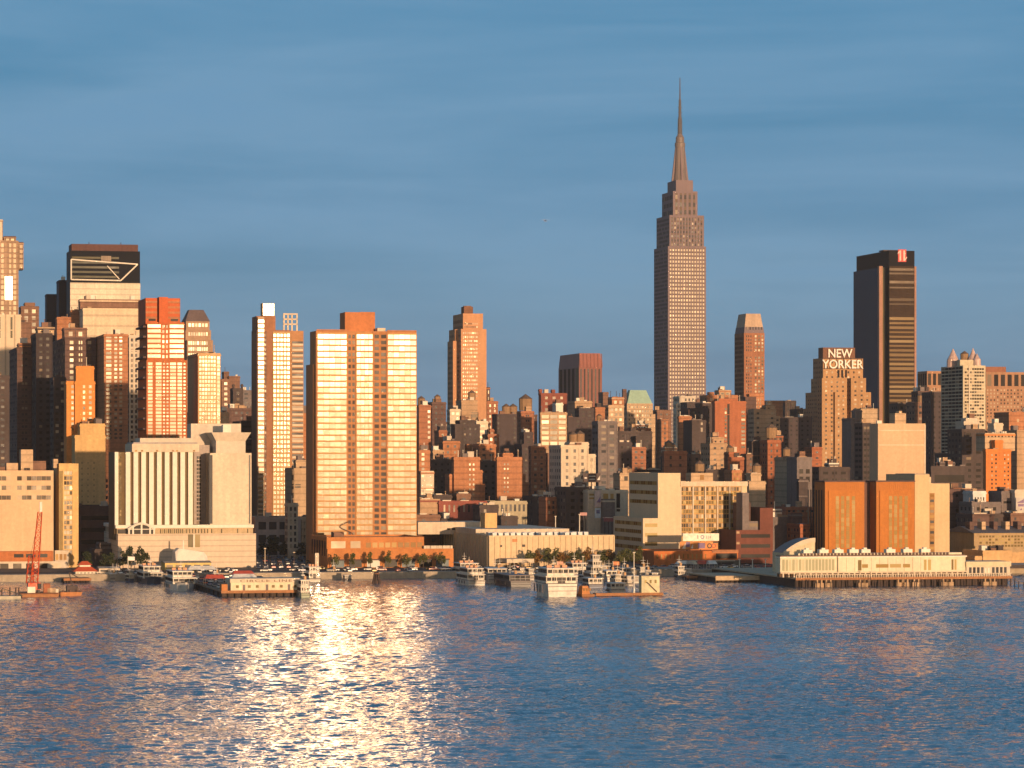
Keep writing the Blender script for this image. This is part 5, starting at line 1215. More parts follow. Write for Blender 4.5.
apt('cream pillar-fronted roof block with tank above the dark roofs right of the spired tower', 994, 1003, 423, 450, 'cream', dd=10, win=None, gear=1)
apt('dark long low block with a bluish roof and pipes under the white spired tower', 931, 968, 466, 330, 'dgrey', dd=30, win=None, wins=[(933, 966, 474, 484, 1, 1, .9, .8, 'black')], gear=6, tiers=[T_(940, 955, 462, 466, 6, 8, 'grey')])
apt('dark plum block between the orange piers and the vivid orange block', 950, 984, 489, 200, 'dbrown', dd=24, win=(6, 4, .3, .4, 'black'), gear=3, tiers=[T_(951, 962, 488, None, 30, 10, 'orange')])
apt('small white painted block with four dark windows right of the plum block', 973, 986, 491, 180, stone('cool_white', (0.70, 0.70, 0.68)), dd=14, win=None, wins=[(974, 985, 497, 501.5, 4, 1, .45, .9, 'black')], gear=1)
apt('grey low block beneath the small white painted block', 972, 1001, 502, 172, 'grey', dd=18, win=(5, 4, .35, .5, 'black'), gear=3)
apt('olive grey block with a dark slot near the right picture edge', 1001.5, 1014, 491, 185, 'grey', dd=18, win=None, wins=[(1003, 1013, 501, 503.5, 1, 1, .9, .9, 'black')], gear=2)
apt('pale wall with a faded purple mural at the right picture edge', 1015, 1050, 490, 180, 'pale', dd=18, win=None, gear=2, wins=[(1017, 1046, 498, 513, 1, 1, .9, .9, 'mural')] if 'mural' in G else [])

# ---- beige blank block, orange pier pair, and their cream neighbour
def blank_beige():
    P = Plot(878, 150)
    root = P.root('office_building', 'blank beige block with two string lines and a stepped top above the twin orange piers', 'office building')
    X = lambda x, dg=0: P.X(x, dg); Z = lambda y: P.Z(y, 900); d = P.D(869.5); st = stone('beige_render', (0.60, 0.42, 0.27), stain=0.15)
    xr = X(925.5)
    b = MB(); b.shell(0, xr, 0, d, 0, Z(423.5), .8); b.quad((.4, .4, Z(423.5)-.8), (xr-.4, .4, Z(423.5)-.8), (xr-.4, d-.4, Z(423.5)-.8), (.4, d-.4, Z(423.5)-.8)); b.build('wall', st, root)
    b = MB(); b.box(X(895, 4), X(906, 4), 4, 12, Z(424)-1, Z(413), bottom=False); b.box(X(899, 4.5), X(902, 4.5), 4.5, 9, Z(413), Z(410.8), bottom=False); b.build('bulkhead', wall('buff'), root)
    for y in (430.5, 445): s = MB(); s.box(X(879), X(924.5), -.35, 0, Z(y+.5), Z(y-.5)); s.build('string_course', wall('cream'), root)
    s = MB(); s.box(X(924), xr, -.3, 0, Z(478), Z(425)); s.build('pier', wall('cream'), root)
    s = MB(); s.box(X(890), X(913), -.06, 0, Z(480.5), Z(475)); s.build('window_band', gl('black'), root)
    roof_gear(root, 2, X(890), 2, 14, Z(423.5)-.8, random.Random(3), 4)
blank_beige()
def orange_pair():
    P = Plot(825, 62)
    root = P.root('brick_building', 'vivid orange brick pair of tall piers with yellow glass strips and a dark slot between', 'building')
    X = lambda x, dg=0: P.X(x, dg); Z = lambda y: P.Z(y, 860); d = P.D(814.5); vb = wall('vivid')
    b = MB(); b.box(0, X(864.3), 0, d, 0, Z(482), bottom=False); b.box(X(876.3), X(914.5), 0, d, 0, Z(482), bottom=False); b.build('wall', vb, root)
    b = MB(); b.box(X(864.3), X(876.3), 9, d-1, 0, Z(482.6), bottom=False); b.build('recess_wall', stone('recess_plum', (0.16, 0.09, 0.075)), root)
    b = MB(); b.box(-.4, X(865), -.5, d, Z(482), Z(480.7)); b.box(X(875.6), X(915), -.5, d, Z(482), Z(480.7)); b.build('coping', wall('dbrown'), root)
    for (xo, xe) in ((825, 864.3), (876.3, 914.5)):
        f = (xe-xo)/39.0
        b = MB(); b.box(X(xo+3.2*f), X(xo+36*f), -.5, 0, 0, Z(490.5)); b.build('panel', stone('orange_panel', (0.47, 0.175, 0.04), stain=0.16), root)
        for k in range(18): s = MB(); s.box(0, .18, -.12, 0, 0, Z(483)-Z(490)); s.build('brick_fin', vb, root, (X(xo+2*f)+k*(X(xo+37*f)-X(xo+2*f))/18, 0, Z(490)))
        for k, xx in enumerate((10.2, 15.4, 20.6, 26.2)):
            n = 12; w = X(xo+(xx+3.4)*f)-X(xo+xx*f); y0, y1 = 496.0, 548.0; h = (Z(y0)-Z(y1))/n
            if xo > 870: xx_ = xx+2.2
            else: xx_ = xx
            s = MB()
            for r in range(n): s.quad((.05, -.56, h*r+.12), (w-.05, -.56, h*r+.12), (w-.05, -.56, h*(r+1)-.05), (.05, -.56, h*(r+1)-.05))
            s.build('window_strip', gl('honey'), root, (X(xo+xx_*f), 0, Z(y1)))
    b = MB(); b.box(X(865), X(870), 8.7, 9, Z(507.5), Z(497)); b.build('window', glass('green_pane', base=(0.22, 0.26, 0.13), refl=(0.05, 0.05, 0.04), rough=0.3, blinds=0), root)
    for k in range(6): s = MB(); s.box(-.06, 0, 4+k*4, 5.5+k*4, 2, Z(490)); s.build('side_strip', gl('dim'), root)
orange_pair()
def cream_neighbour():
    P = Plot(914.8, 64)
    root = P.root('office_building', 'plain cream building with one brown window strip joined right of the twin orange piers', 'office building')
    X = lambda x, dg=0: P.X(x, dg); Z = lambda y: P.Z(y, 930); cs = stone('apricot_wall', (0.66, 0.47, 0.28), stain=0.12)
    b = MB(); b.box(0, X(929.5), 0, 40, 0, Z(474.5), bottom=False); b.box(X(929.5), X(950), .6, 40, 0, Z(483.5), bottom=False); b.build('wall', cs, root)
    n = 12; y0, y1 = 493, 556; h = (Z(y0)-Z(y1))/n; s0 = MB(); s0.box(X(929.8), X(934.8), .3, .6, Z(y1), Z(y0)); s0.build('panel', stone('brown_strip', (0.36, 0.20, 0.08)), root)
    for r in range(n):
        s = MB(); s.box(0, X(934.2)-X(930.4), -.05, 0, 0, h*.5); s.build('window', gl('amber') if r % 2 else gl('dim'), root, (X(930.4), .3, Z(y1)+h*(r+.25)))
    b = MB(); b.box(X(928.5, 4), X(931, 4), 4, 8, Z(484)-1, Z(477), bottom=False); b.build('chimney', wall('cream'), root)
    b = MB(); b.box(X(915, 3), X(929, 3), 3, 30, Z(474.8)-.5, Z(473.8), bottom=False); b.build('roof', ROOFL(), root)
cream_neighbour()

# ---- white riverside office and its dark neighbours
def white_office():
    P = Plot(658, 96)
    root = P.root('office_building', 'white riverside office with rows of yellow-brown windows and ribboned grey left flanks', 'office building')
    X = lambda x, dg=0: P.X(x, dg); Z = lambda y: P.Z(y, 690); cs = stone('riverside_white', (0.68, 0.54, 0.37), stain=0.12)
    xr = X(747.5); d = P.D(629.0); dwg = P.D(613.5, 643, -1)
    b = MB(); b.shell(0, X(680.5), 0, d, 0, Z(473), .8); b.shell(X(680.5), xr, 0.9, d, 0, Z(482), .8); b.build('wall', cs, root)
    b = MB(); b.quad((.4, .4, Z(473)-.8), (X(680)-.4, .4, Z(473)-.8), (X(680)-.4, d-.4, Z(473)-.8), (.4, d-.4, Z(473)-.8)); b.quad((X(681), 1.4, Z(482)-.8), (xr-.4, 1.4, Z(482)-.8), (xr-.4, d-.4, Z(482)-.8), (X(681), d-.4, Z(482)-.8)); b.build('roof', ROOFL(), root)
    n = 7; y0, y1 = 486.5, 550; h = (Z(y0)-Z(y1))/n
    b = MB(); b.box(X(680.6), X(742), .55, .9, Z(y1), Z(y0)); b.build('spandrel', stone('spandrel_tan', (0.52, 0.31, 0.12)), root)
    for r in range(n):
        s = MB(); k = 24; w = (X(741.8)-X(681))/k
        for q in range(k): s.quad((q*w+.12, -.05, 0), ((q+1)*w-.12, -.05, 0), ((q+1)*w-.12, -.05, h*.42), (q*w+.12, -.05, h*.42))
        s.build('window_band', gl('mixed'), root, (X(681), .55, Z(y1)+h*(r+.5)))
        s = MB()
        for q in range(k): s.quad((q*w+.12, -.05, 0), ((q+1)*w-.12, -.05, 0), ((q+1)*w-.12, -.05, h*.36), (q*w+.12, -.05, h*.36))
        s.build('window_band', gl('olive'), root, (X(681), .55, Z(y1)+h*(r+.06)))
    for k in range(6): s = MB(); s.box(-.3, .3, -.6, 0, Z(y1), Z(y0)); s.build('pier', wall('cream'), root, (X(680.9)+k*(X(742)-X(680.9))/5, .55, 0))
    b = MB(); b.box(X(680.5), xr, -.5, .9, Z(486.3), Z(481.5)); b.build('cornice', wall('cream'), root)
    # low left wing with three ribbons
    b = MB(); b.shell(P.X(643, -1), -.1, -1, dwg-1, 0, Z(518), .6); b.quad((P.X(643)+.4, 0, Z(518)-.6), (-.1, 0, Z(518)-.6), (-.4, dwg-2, Z(518)-.6), (P.X(643)+.4, dwg-2, Z(518)-.6)); b.build('side_wing', cs, root)
    for y in (525, 534.5, 543.5):
        s = MB(); s.box(P.X(645, -1), P.X(657.3, -1), -1.06, -1, Z(y+1.8), Z(y-1.8)); s.build('window_band', gl('olive'), root)
    # shaded left flanks with dusky ribbons
    for r in range(4):
        s = MB(); k = 14; w = (dwg-6)/k; xw = P.X(643, -1)
        for q in range(k): s.quad((xw-.06, 2+(q+1)*w-.1, 0), (xw-.06, 2+q*w+.1, 0), (xw-.06, 2+q*w+.1, 1.7), (xw-.06, 2+(q+1)*w-.1, 1.7))
        s.build('window_band', gl('amber'), root, (0, 0, Z(525.5+r*8)))
    for r in range(3):
        s = MB(); k = 12; w = (d-4)/k
        for q in range(k): s.quad((-.06, 2+(q+1)*w-.1, 0), (-.06, 2+q*w+.1, 0), (-.06, 2+q*w+.1, 1.7), (-.06, 2+(q+1)*w-.1, 1.7))
        s.build('window_band', gl('amber'), root, (0, 0, Z(485+r*9.5)))
    # stair tower and roof bits
    b = MB(); b.box(X(691, 5), X(713, 5), 5, 14, Z(482)-1, Z(473), bottom=False); b.build('bulkhead', wall('buff'), root)
    b = MB(); b.box(X(700, 5), X(704, 5), 4.94, 5, Z(480), Z(475)); b.build('vent', gl('amber'), root)
    tank(root, X(699.5, 8), 8, Z(473)-1.5, 2.2, 3.4)
white_office()
def red_dark_block():
    P = Plot(736, 70)
    root = P.root('office_building', 'dark maroon brick block with black ribbons right of the white riverside office', 'office building')
    X = lambda x, dg=0: P.X(x, dg); Z = lambda y: P.Z(y, 750); st = stone('maroon_wall', (0.17, 0.062, 0.045))
    xr = X(773)
    b = MB(); b.shell(0, xr, 0, 50, 0, Z(530), .8); b.quad((.4, .4, Z(530)-.8), (xr-.4, .4, Z(530)-.8), (xr-.4, 49, Z(530)-.8), (.4, 49, Z(530)-.8)); b.shell(X(760, 4), X(773, 4), 4, 40, Z(531)-1, Z(508), .8); b.build('wall', st, root)
    for y in (536, 546, 556, 565): s = MB(); s.box(X(741), X(770), -.06, 0, Z(y+1.8), Z(y-1.8)); s.build('window_band', gl('black'), root)
    for y in (532.5, 543): s = MB(); s.box(X(736.5), X(739.5), -.06, 0, Z(y+1.2), Z(y-1.2)); s.build('lamp_box', wall('tan'), root)
    b = MB(); b.box(X(742.5, 6), X(749, 6), 6, 16, Z(530)-1, Z(493), bottom=False); b.box(X(749, 6), X(764, 6), 6.2, 16, Z(530)-1, Z(521.5), bottom=False); b.build('upper_block', wall('grey'), root)
    s = MB(); s.box(X(749.5, 6), X(763, 6), 6.14, 6.2, Z(527), Z(523.5)); s.build('window_band', gl('black'), root)
    b = MB(); b.box(X(743.5, 5), X(755, 5), 12, 22, Z(530), Z(503), bottom=False); b.build('upper_block', wall('dbrown'), root)
red_dark_block()
def orange_cinema():
    P = Plot(654, 50)
    root = P.root('shop_building', 'low orange brick hall with a dark glass front and painted roof mural on the quay', 'shop building')
    X = lambda x, dg=0: P.X(x, dg); Z = lambda y: P.Z(y, 690); br = stone('hall_brick', (0.54, 0.17, 0.05))
    xr = X(738)
    b = MB(); b.shell(0, xr, 0, 34, 0, Z(551), .6); b.quad((.4, .4, Z(551)-.6), (xr-.4, .4, Z(551)-.6), (xr-.4, 33, Z(551)-.6), (.4, 33, Z(551)-.6)); b.build('wall', br, root)
    for k in range(12): s = MB(); s.box(0, X(2)-X(.6), -.06, 0, Z(558.5), Z(554)); s.build('window', gl('amber'), root, (X(656.5+k*4.4), 0, 0))
    b = MB(); b.box(X(712), X(738.2), -.5, 0, Z(553), Z(550)); b.build('cornice', wall('orange'), root)
    b = MB(); b.box(X(716), X(737), -.06, 0, Z(559), Z(553.5)); b.build('dark_panel', gl('black'), root)
    b = MB(); b.box(X(682), X(735), -9, 0, 0, Z(560), bottom=False); b.build('glass_front', stone('green_black_front', (0.075, 0.085, 0.08), rough=0.4), root)
    for k in range(4): s = MB(); s.box(X(684+k*12.6, -9), X(695.5+k*12.6, -9), -9.06, -9, .8, Z(562)); s.build('window', gl('dark'), root)
    s = MB(); s.box(X(682, -9), X(735, -9), -9.3, -9, Z(560.6), Z(559.9)); s.build('trim', wall('pale'), root)
orange_cinema()
def billboard(label, x0, x1, y0, y1, g, col, marks, name='billboard', legs=True):
    P = Plot(x0, g); root = P.root(name, label, 'billboard')
    xr = P.X(x1); z1, z0 = P.Z(y0), P.Z(y1)
    b = MB(); b.box(0, xr, 0, .5, z0, z1); b.build('panel', col, root)
    if legs:
        for k in (0.12, .5, .88): s = MB(); s.box(xr*k-.2, xr*k+.2, .5, .9, 0, z1); s.build('post', wall('dgrey'), root)
    for (kind, a, b_, c, d, mat) in marks:
        xa, xb = P.X(a), P.X(b_); za, zb = P.Z(d), P.Z(c); s = MB()
        if kind == 'box': s.box(xa, xb, -.06, -.01, za, zb)
        elif kind == 'tri': s.poly([(xa, -.05, za), (xb, -.05, za), (xb, -.05, zb)])
        elif kind == 'ring':
            cx_, cz_, r = (xa+xb)/2, (za+zb)/2, (xb-xa)/2
            for k in range(14):
                t0, t1 = 2*pi*k/14, 2*pi*(k+1)/14
                s.quad((cx_+r*cos(t0), -.05, cz_+r*sin(t0)), (cx_+r*.62*cos(t0), -.05, cz_+r*.62*sin(t0)), (cx_+r*.62*cos(t1), -.05, cz_+r*.62*sin(t1)), (cx_+r*cos(t1), -.05, cz_+r*sin(t1)))
        s.build('mark', mat, root)
    return root
ink = plain('ink_grey', (0.42, 0.36, 0.36)); inkb = plain('ink_blue', (0.16, 0.17, 0.32)); inkr = plain('ink_red', (0.45, 0.07, 0.04)); inkd = plain('ink_black', (0.04, 0.03, 0.03)); inkw = plain('ink_pale', (0.72, 0.66, 0.60)); inkp = plain('ink_purple', (0.20, 0.13, 0.26)); inko = plain('ink_orange', (0.62, 0.25, 0.07))
billboard('white billboard with a faint ring mark on the orange hall roof', 683, 719, 533.5, 541, 56, plain('board_white', (0.85, 0.78, 0.66)),
          [('ring', 700.5, 704.3, 535, 539.2, inkb), ('box', 697.2, 698.3, 535.2, 539, ink), ('box', 706, 706.8, 535.8, 538.8, ink), ('box', 707.8, 708.6, 535.8, 538.8, ink), ('box', 709.6, 710.8, 536.2, 538.6, ink)])
billboard('low painted mural board of purple and orange shapes beneath the white billboard', 680, 718, 541.6, 549.5, 54, inko,
          [('box', 686, 690, 542, 547, inkp), ('tri', 690.5, 693, 544, 548.5, inkw), ('box', 698, 705, 543, 548.5, inkp), ('ring', 707, 712, 543.5, 548.5, inkd), ('ring', 711.5, 716, 543.5, 548.5, inkr), ('box', 713, 718.4, 541.8, 543.2, inkd), ('tri', 682, 685.5, 543, 548.8, inkw)], legs=False)
billboard('dark billboard with pale squiggle lettering in front of the cream corner building', 583, 600.5, 473.3, 482.3, 230, plain('board_black', (0.06, 0.035, 0.035)),
          [('box', 584.5, 587, 477.3, 478.6, inkw), ('box', 589, 595.3, 475.8, 476.7, inkw), ('box', 589, 595, 478.8, 479.8, inkw), ('tri', 597, 600, 475.5, 480, inkw)])
billboard('dark lower billboard with broken white strokes left of the framed cream studio', 571.5, 586.5, 483, 489.8, 226, plain('board_black', (0.06, 0.035, 0.035)),
          [('box', 574, 577, 485, 486.6, inkw), ('box', 578, 581, 486, 488, inkw), ('box', 582.5, 585, 484.6, 486, inkw)])
billboard('tall pinkish banner with a dark triangle on the framed cream studio', 594.8, 601, 490.5, 507, 196, plain('board_pink', (0.66, 0.50, 0.46)), [('tri', 596.5, 600.5, 496, 502.5, inkp)], 'banner', False)
billboard('pale blue banner with a blue box under the pinkish banner', 595, 600.8, 508, 518, 185, plain('board_blue', (0.55, 0.62, 0.68)), [('box', 596.3, 599.8, 509.8, 513.5, inkb)], 'banner', False)
billboard('small red street billboard on the dark roofs right of the blue banner', 604, 613.5, 517, 521.5, 170, plain('board_red', (0.34, 0.09, 0.10)), [('box', 604.5, 613, 517.3, 517.9, inkw)])
billboard('small pink street billboard on the dark roofs left of the blue banner', 580, 587, 512.5, 515.5, 175, plain('board_rose', (0.50, 0.26, 0.25)), [])
billboard('purple patterned mural hung on the pale wall at the right picture edge', 1016, 1050, 497.5, 513, 176, plain('mural_pale', (0.50, 0.46, 0.42)), [('tri', 1016.5, 1024, 499, 503, inkp), ('box', 1018, 1024, 504, 506.5, inkp), ('tri', 1017, 1022, 508, 512, inkp)], 'mural', False)

# ---- low right-hand warehouses
bldg('warehouse', 'dark ribbed warehouse with a bluish roof right of the cream strip building', 951, 970, 530, 110, stone('ribbed_plum', (0.17, 0.10, 0.085), courses=2.2), dd=40, win=None, cat='warehouse', gear=0, roof=stone('slate_blue_roof', (0.30, 0.33, 0.38)), par=.2)
def grid_shed():
    P = Plot(974, 70)
    root = P.root('warehouse', 'long grey roofed warehouse with a yellow grid of small panes at the right edge', 'warehouse')
    X = lambda x, dg=0: P.X(x, dg); Z = lambda y: P.Z(y, 1000)
    b = MB(); b.box(0, X(1060), 0, 36, 0, Z(533), bottom=False); b.build('wall', stone('grid_wall', (0.42, 0.30, 0.17)), root)
    b = MB(); b.hull8([(-.5, -.8, Z(533)), (X(1060), -.8, Z(533)), (X(1060), 36, Z(533)), (-.5, 36, Z(533)), (-.5, 16, Z(527)), (X(1060), 16, Z(527)), (X(1060), 20, Z(527)), (-.5, 20, Z(527))]); b.build('roof', stone('slate_roof', (0.17, 0.15, 0.15)), root)
    grid(root, P, 979, 1058, 535, 547.5, 25, 4, .72, .66, 'olive')
    for k in range(7):
        b = MB(); b.box(0, X(4.5)-X(0), 8, 14, Z(530), Z(522), bottom=False); b.build('roof_monitor', wall('buff') if k % 2 else wall('dbrown'), root, (X(976+k*12), 0, 0))
grid_shed()
bldg('shed', 'plain apricot wharf shed in front of the yellow grid warehouse', 983, 1012, 550.5, 36, stone('apricot_shed', (0.62, 0.40, 0.20)), dd=26, win=None, cat='shed', gear=2, tiers=[T_(975, 983, 556, None, 1, 14), T_(1012, 1050, 553, None, 1, 18)])
bldg('house', 'low red brick wharf house left of the twin orange piers', 786, 815, 507, 130, 'rust', dd=20, win=None, cat='building', gear=2, wins=[(787, 814, 509, 513, 6, 1, .5, .6, 'dim')])
bldg('house', 'pale grey shed with a white triangle sign left of the low red wharf house', 773, 795, 517, 110, 'grey', dd=24, win=None, cat='building', gear=2, tiers=[T_(768, 782, 509, 517, 3, 3, 'white'), T_(792, 802, 513, None, -8, 6, 'dbrown')])
bldg('house', 'rust red low house with a bluish roof against the left orange pier', 800, 815, 524, 84, 'rust', dd=20, win=(4, 3, .4, .4, 'dim'), cat='building', gear=0, roof=stone('slate_blue_roof', (0.30, 0.33, 0.38)), par=.2)

# ---- far blocks behind everything, so the streets do not end in sky
rf_ = random.Random(21)
for k in range(26):
    x = 120+k*36+rf_.uniform(-9, 9); w = rf_.uniform(16, 34); yt = rf_.uniform(411, 424) if x > 400 else rf_.uniform(405, 425)
    bldg('distant_building', 'far shaded block showing between nearer roofs at the foot of the skyline', x, x+w, yt, rf_.uniform(2200, 2500), rf_.choice(['grey', 'dbrown', 'brown', 'dgrey']), dd=30, win=(7, 5, .4, .4, 'dim'), gear=1, group='far blocks at the foot of the skyline')
for k in range(40):
    x = 415+k*15.2+rf_.uniform(-5, 5); w = rf_.uniform(10, 24); gg = rf_.choice([160, 210, 300, 450, 560]); yt = {160: 517, 210: 508, 300: 493, 450: 470, 560: 452}[gg]+rf_.uniform(-5, 5)
    if 640 < x+w and x < 750 and gg < 200: continue
    if 812 < x+w and x < 955 and gg < 230: continue
    bldg('walk_up', 'low dark walk-up roof in the shaded streets behind the waterfront', x, x+w, yt, gg, rf_.choice(['dbrown', 'dgrey', 'brown', 'dgrey']), dd=rf_.uniform(14, 26), win=(4.2, 3.3, .35, .45, 'dim'), gear=3, cat='building', group='walk-ups in the shaded streets')

# ================================================================== ribbed warehouse
def ribbed_warehouse():
    P = Plot(489, 60)
    root = P.root('warehouse', 'long cream ribbed warehouse with a dark shaded left flank and vans on its roof deck', 'warehouse')
    X = lambda x, dg=0: P.X(x, dg); Z = lambda y, dg=0: P.Z(y, 500, dg); d = P.D(416)
    st = stone('ribbed_cream', (0.66, 0.51, 0.33), stain=0.16); xr = X(614.5); zt = Z(535.5)
    b = MB(); b.shell(0, xr, 0, d, 0, zt, 1.2); b.build('wall', st, root)
    b = MB(); b.quad((.45, .45, zt-1.2), (xr-.45, .45, zt-1.2), (xr-.45, d-.45, zt-1.2), (.45, d-.45, zt-1.2)); b.build('roof', stone('deck_grey', (0.24, 0.21, 0.19)), root)
    n = 23; w = xr/n
    s = MB(); s.box(0, .5, -.45, 0, 0, zt-.5); rib = s.mesh('rib', st)
    for k in range(n+1): link('rib', rib, root, (min(k*w, xr-.5), 0, 0))
    m = int(d/5.5); s = MB(); s.box(-.45, 0, 0, .6, 0, zt-.5); rib2 = s.mesh('rib', st)
    for k in range(m): link('rib', rib2, root, (0, 2+k*d/m, 0))
    s = MB(); s.box(0, w-.55, -.06, 0, 0, .25); line = s.mesh('joint', stone('joint_tan', (0.34, 0.22, 0.10)))
    b = MB(); b.box(.4, X(585), 30, d*.9, zt-1.2, Z(529, 30), bottom=False); b.build('upper_block', wall('cream'), root)
    # pale upper deck building at the far left
    dd = d*.45; b = MB(); b.box(P.X(418, dd), P.X(483, dd), dd, dd+25, zt-1.2, P.Z(522, 440, dd), bottom=False); b.build('upper_block', wall('cream'), root)
    for k in range(7): s = MB(); s.box(P.X(447+k*5, dd), P.X(450+k*5, dd), dd-.06, dd, P.Z(530, 450, dd), P.Z(528, 450, dd)); s.build('window', gl('black'), root)
    dd = d*.3; b = MB(); b.box(P.X(485, dd), P.X(497, dd), dd, dd+10, zt-1.2, P.Z(513, 490, dd), bottom=False); b.build('bulkhead', stone('yellow_cream', (0.64, 0.42, 0.19)), root)
    # signs high on the wall: a small dark shield and a faded red mark
    s = MB(); s.box(X(522), X(525), -.5, -.02, Z(547), Z(544.6)); s.build('wall_sign', inkd, root)
    s = MB(); s.box(X(512), X(517), -.5, -.02, Z(542), Z(539)); s.build('wall_sign', stone('faded_red', (0.55, 0.25, 0.12)), root)
    s = MB(); s.box(X(500), X(502), -.5, -.02, Z(547), Z(545)); s.build('wall_sign', inkd, root)
    # low entrance canopy
    b = MB(); b.box(X(500), X(527), -14, -.5, Z(563, -14), Z(559, -14)); b.build('canopy', wall('cream'), root)
    for k in range(3): s = MB(); s.box(X(500.5+k*12), X(502+k*12), -13.5, -13, 0, Z(563, -14)); s.build('post', wall('buff'), root)
ribbed_warehouse()

# ================================================================== vehicles
def make_car(body_mat, van=False):
    root = link('parked_car' if not van else 'parked_van', None)
    L, w = (4.4, 1.75) if not van else (5.6, 2.0)
    b = MB(); hw = w/2
    if van:
        b.box(-L/2, L/2-.9, -hw, hw, .45, 2.35); b.hull8([(L/2-.9, -hw, .45), (L/2, -hw, .45), (L/2, hw, .45), (L/2-.9, hw, .45), (L/2-.9, -hw, 2.3), (L/2-.5, -hw+.1, 1.3), (L/2-.5, hw-.1, 1.3), (L/2-.9, hw, 2.3)])
    else:
        b.hull8([(-L/2, -hw, .32), (L/2, -hw, .32), (L/2, hw, .32), (-L/2, hw, .32), (-L/2+.06, -hw+.05, .88), (L/2-.08, -hw+.05, .78), (L/2-.08, hw-.05, .78), (-L/2+.06, hw-.05, .88)])
        b.hull8([(-1.0, -hw+.22, 1.36), (.55, -hw+.22, 1.36), (.55, hw-.22, 1.36), (-1.0, hw-.22, 1.36), (-.9, -hw+.26, 1.43), (.45, -hw+.26, 1.43), (.45, hw-.26, 1.43), (-.9, hw-.26, 1.43)])
    b.build('body', body_mat, root)
    g_ = MB()
    if van: g_.box(L/2-1.9, L/2-.95, -hw-.02, hw+.02, 1.35, 2.0)
    else: g_.hull8([(-1.75, -hw+.08, .86), (1.35, -hw+.08, .8), (1.35, hw-.08, .8), (-1.75, hw-.08, .86), (-1.02, -hw+.23, 1.37), (.57, -hw+.23, 1.37), (.57, hw-.23, 1.37), (-1.02, hw-.23, 1.37)])
    g_.build('windows', gl('dark'), root)
    for sx in (-1.35, 1.35):
        for sy in (-hw+.12, hw-.12):
            q = MB(); q.tube((0, -.12, .32), (0, .12, .32), .32, n=8); q.build('wheel', plain('tyre', (0.03, 0.03, 0.03), .8), root, (sx, sy, 0))
    return root
CARS = [('white', (0.78, 0.76, 0.72)), ('silver', (0.45, 0.45, 0.46)), ('black', (0.03, 0.03, 0.035)), ('red', (0.48, 0.05, 0.03)), ('grey', (0.17, 0.17, 0.18)), ('blue', (0.06, 0.10, 0.22)), ('yellow', (0.75, 0.42, 0.04))]
PROTO = []
used_proto = set()
for nm, c in CARS:
    PROTO.append((nm, make_car(plain('car_paint_'+nm, c, 0.28, spec=0.6))))
VANP = make_car(plain('van_white', (0.8, 0.78, 0.74), .4), True)
def put_car(i, wx, wy, z, rz, where, group):
    nm, p = PROTO[i]
    o = copy_tree(p) if nm in used_proto else p
    used_proto.add(nm); o.location = (wx, wy, z); o.rotation_euler = (0, 0, rz)
    tag(o, f'{nm} car {where}', 'car', group); return o
rc = random.Random(5)
pick = lambda: rc.choice([0, 0, 0, 1, 1, 2, 2, 3, 3, 4, 4, 5, 6])
def lot(x0, x1, g0, g1, rows, where, group, prob=0.8, step=2.9, z=LAND):
    for r in range(rows):
        gg = g0+(g1-g0)*r/max(1, rows-1)
        P = Plot(x0, gg); Q = P.X(x1); n = int(Q/step)
        for k in range(n):
            if rc.random() > prob: continue
            sx = k*step; wx = P.o[0]+sx*cos(GRID); wy = P.o[1]+sx*sin(GRID)
            put_car(pick(), wx, wy, z+.0, GRID+pi/2+(pi if rc.random() < .5 else 0), where, group)
lot(258, 318, 60, 190, 7, 'in the crowded lot before the grey brick warehouse', 'cars in the lot by the grey brick warehouse', .78, 3.3)
lot(120, 250, 8, 8, 1, 'parked on the quay below the ribbed hotel podium', 'cars on the quay below the podium', .75, 3.3)
lot(560, 770, 10, 10, 1, 'parked on the quay between the marina and the maroon block', 'cars on the quay by the marina', .45, 4.0)
lot(325, 452, 9, 9, 1, 'parked on the quay edge before the brick shop base', 'cars on the quay before the brick base', .4, 5.2)
# cars running along the riverside road, every way
for (gg, ang, x0, x1) in ((20, 0, 60, 770), (26, pi, 60, 770), (38, 0, 90, 640)):
    x = x0
    while x < x1:
        x += rc.uniform(13, 42)
        P = Plot(x, gg); put_car(pick(), P.o[0], P.o[1], LAND, GRID+ang, 'driving on the riverside road', 'cars on the riverside road')
# vans on the warehouse roof deck
PW = Plot(489, 60); zdeck = PW.Z(535.5, 500)+LAND-1.2
first = True
for r in range(2):
    for k in range(17):
        if rc.random() > .72: continue
        o = VANP if first else copy_tree(VANP); first = False
        sx, sy = 3+k*2.75, 4+r*9
        o.location = (PW.o[0]+sx*cos(GRID)-sy*sin(GRID), PW.o[1]+sx*sin(GRID)+sy*cos(GRID), zdeck); o.rotation_euler = (0, 0, GRID-pi/2)
        tag(o, 'white van parked on the roof deck of the ribbed warehouse', 'van', 'white vans on the warehouse roof')

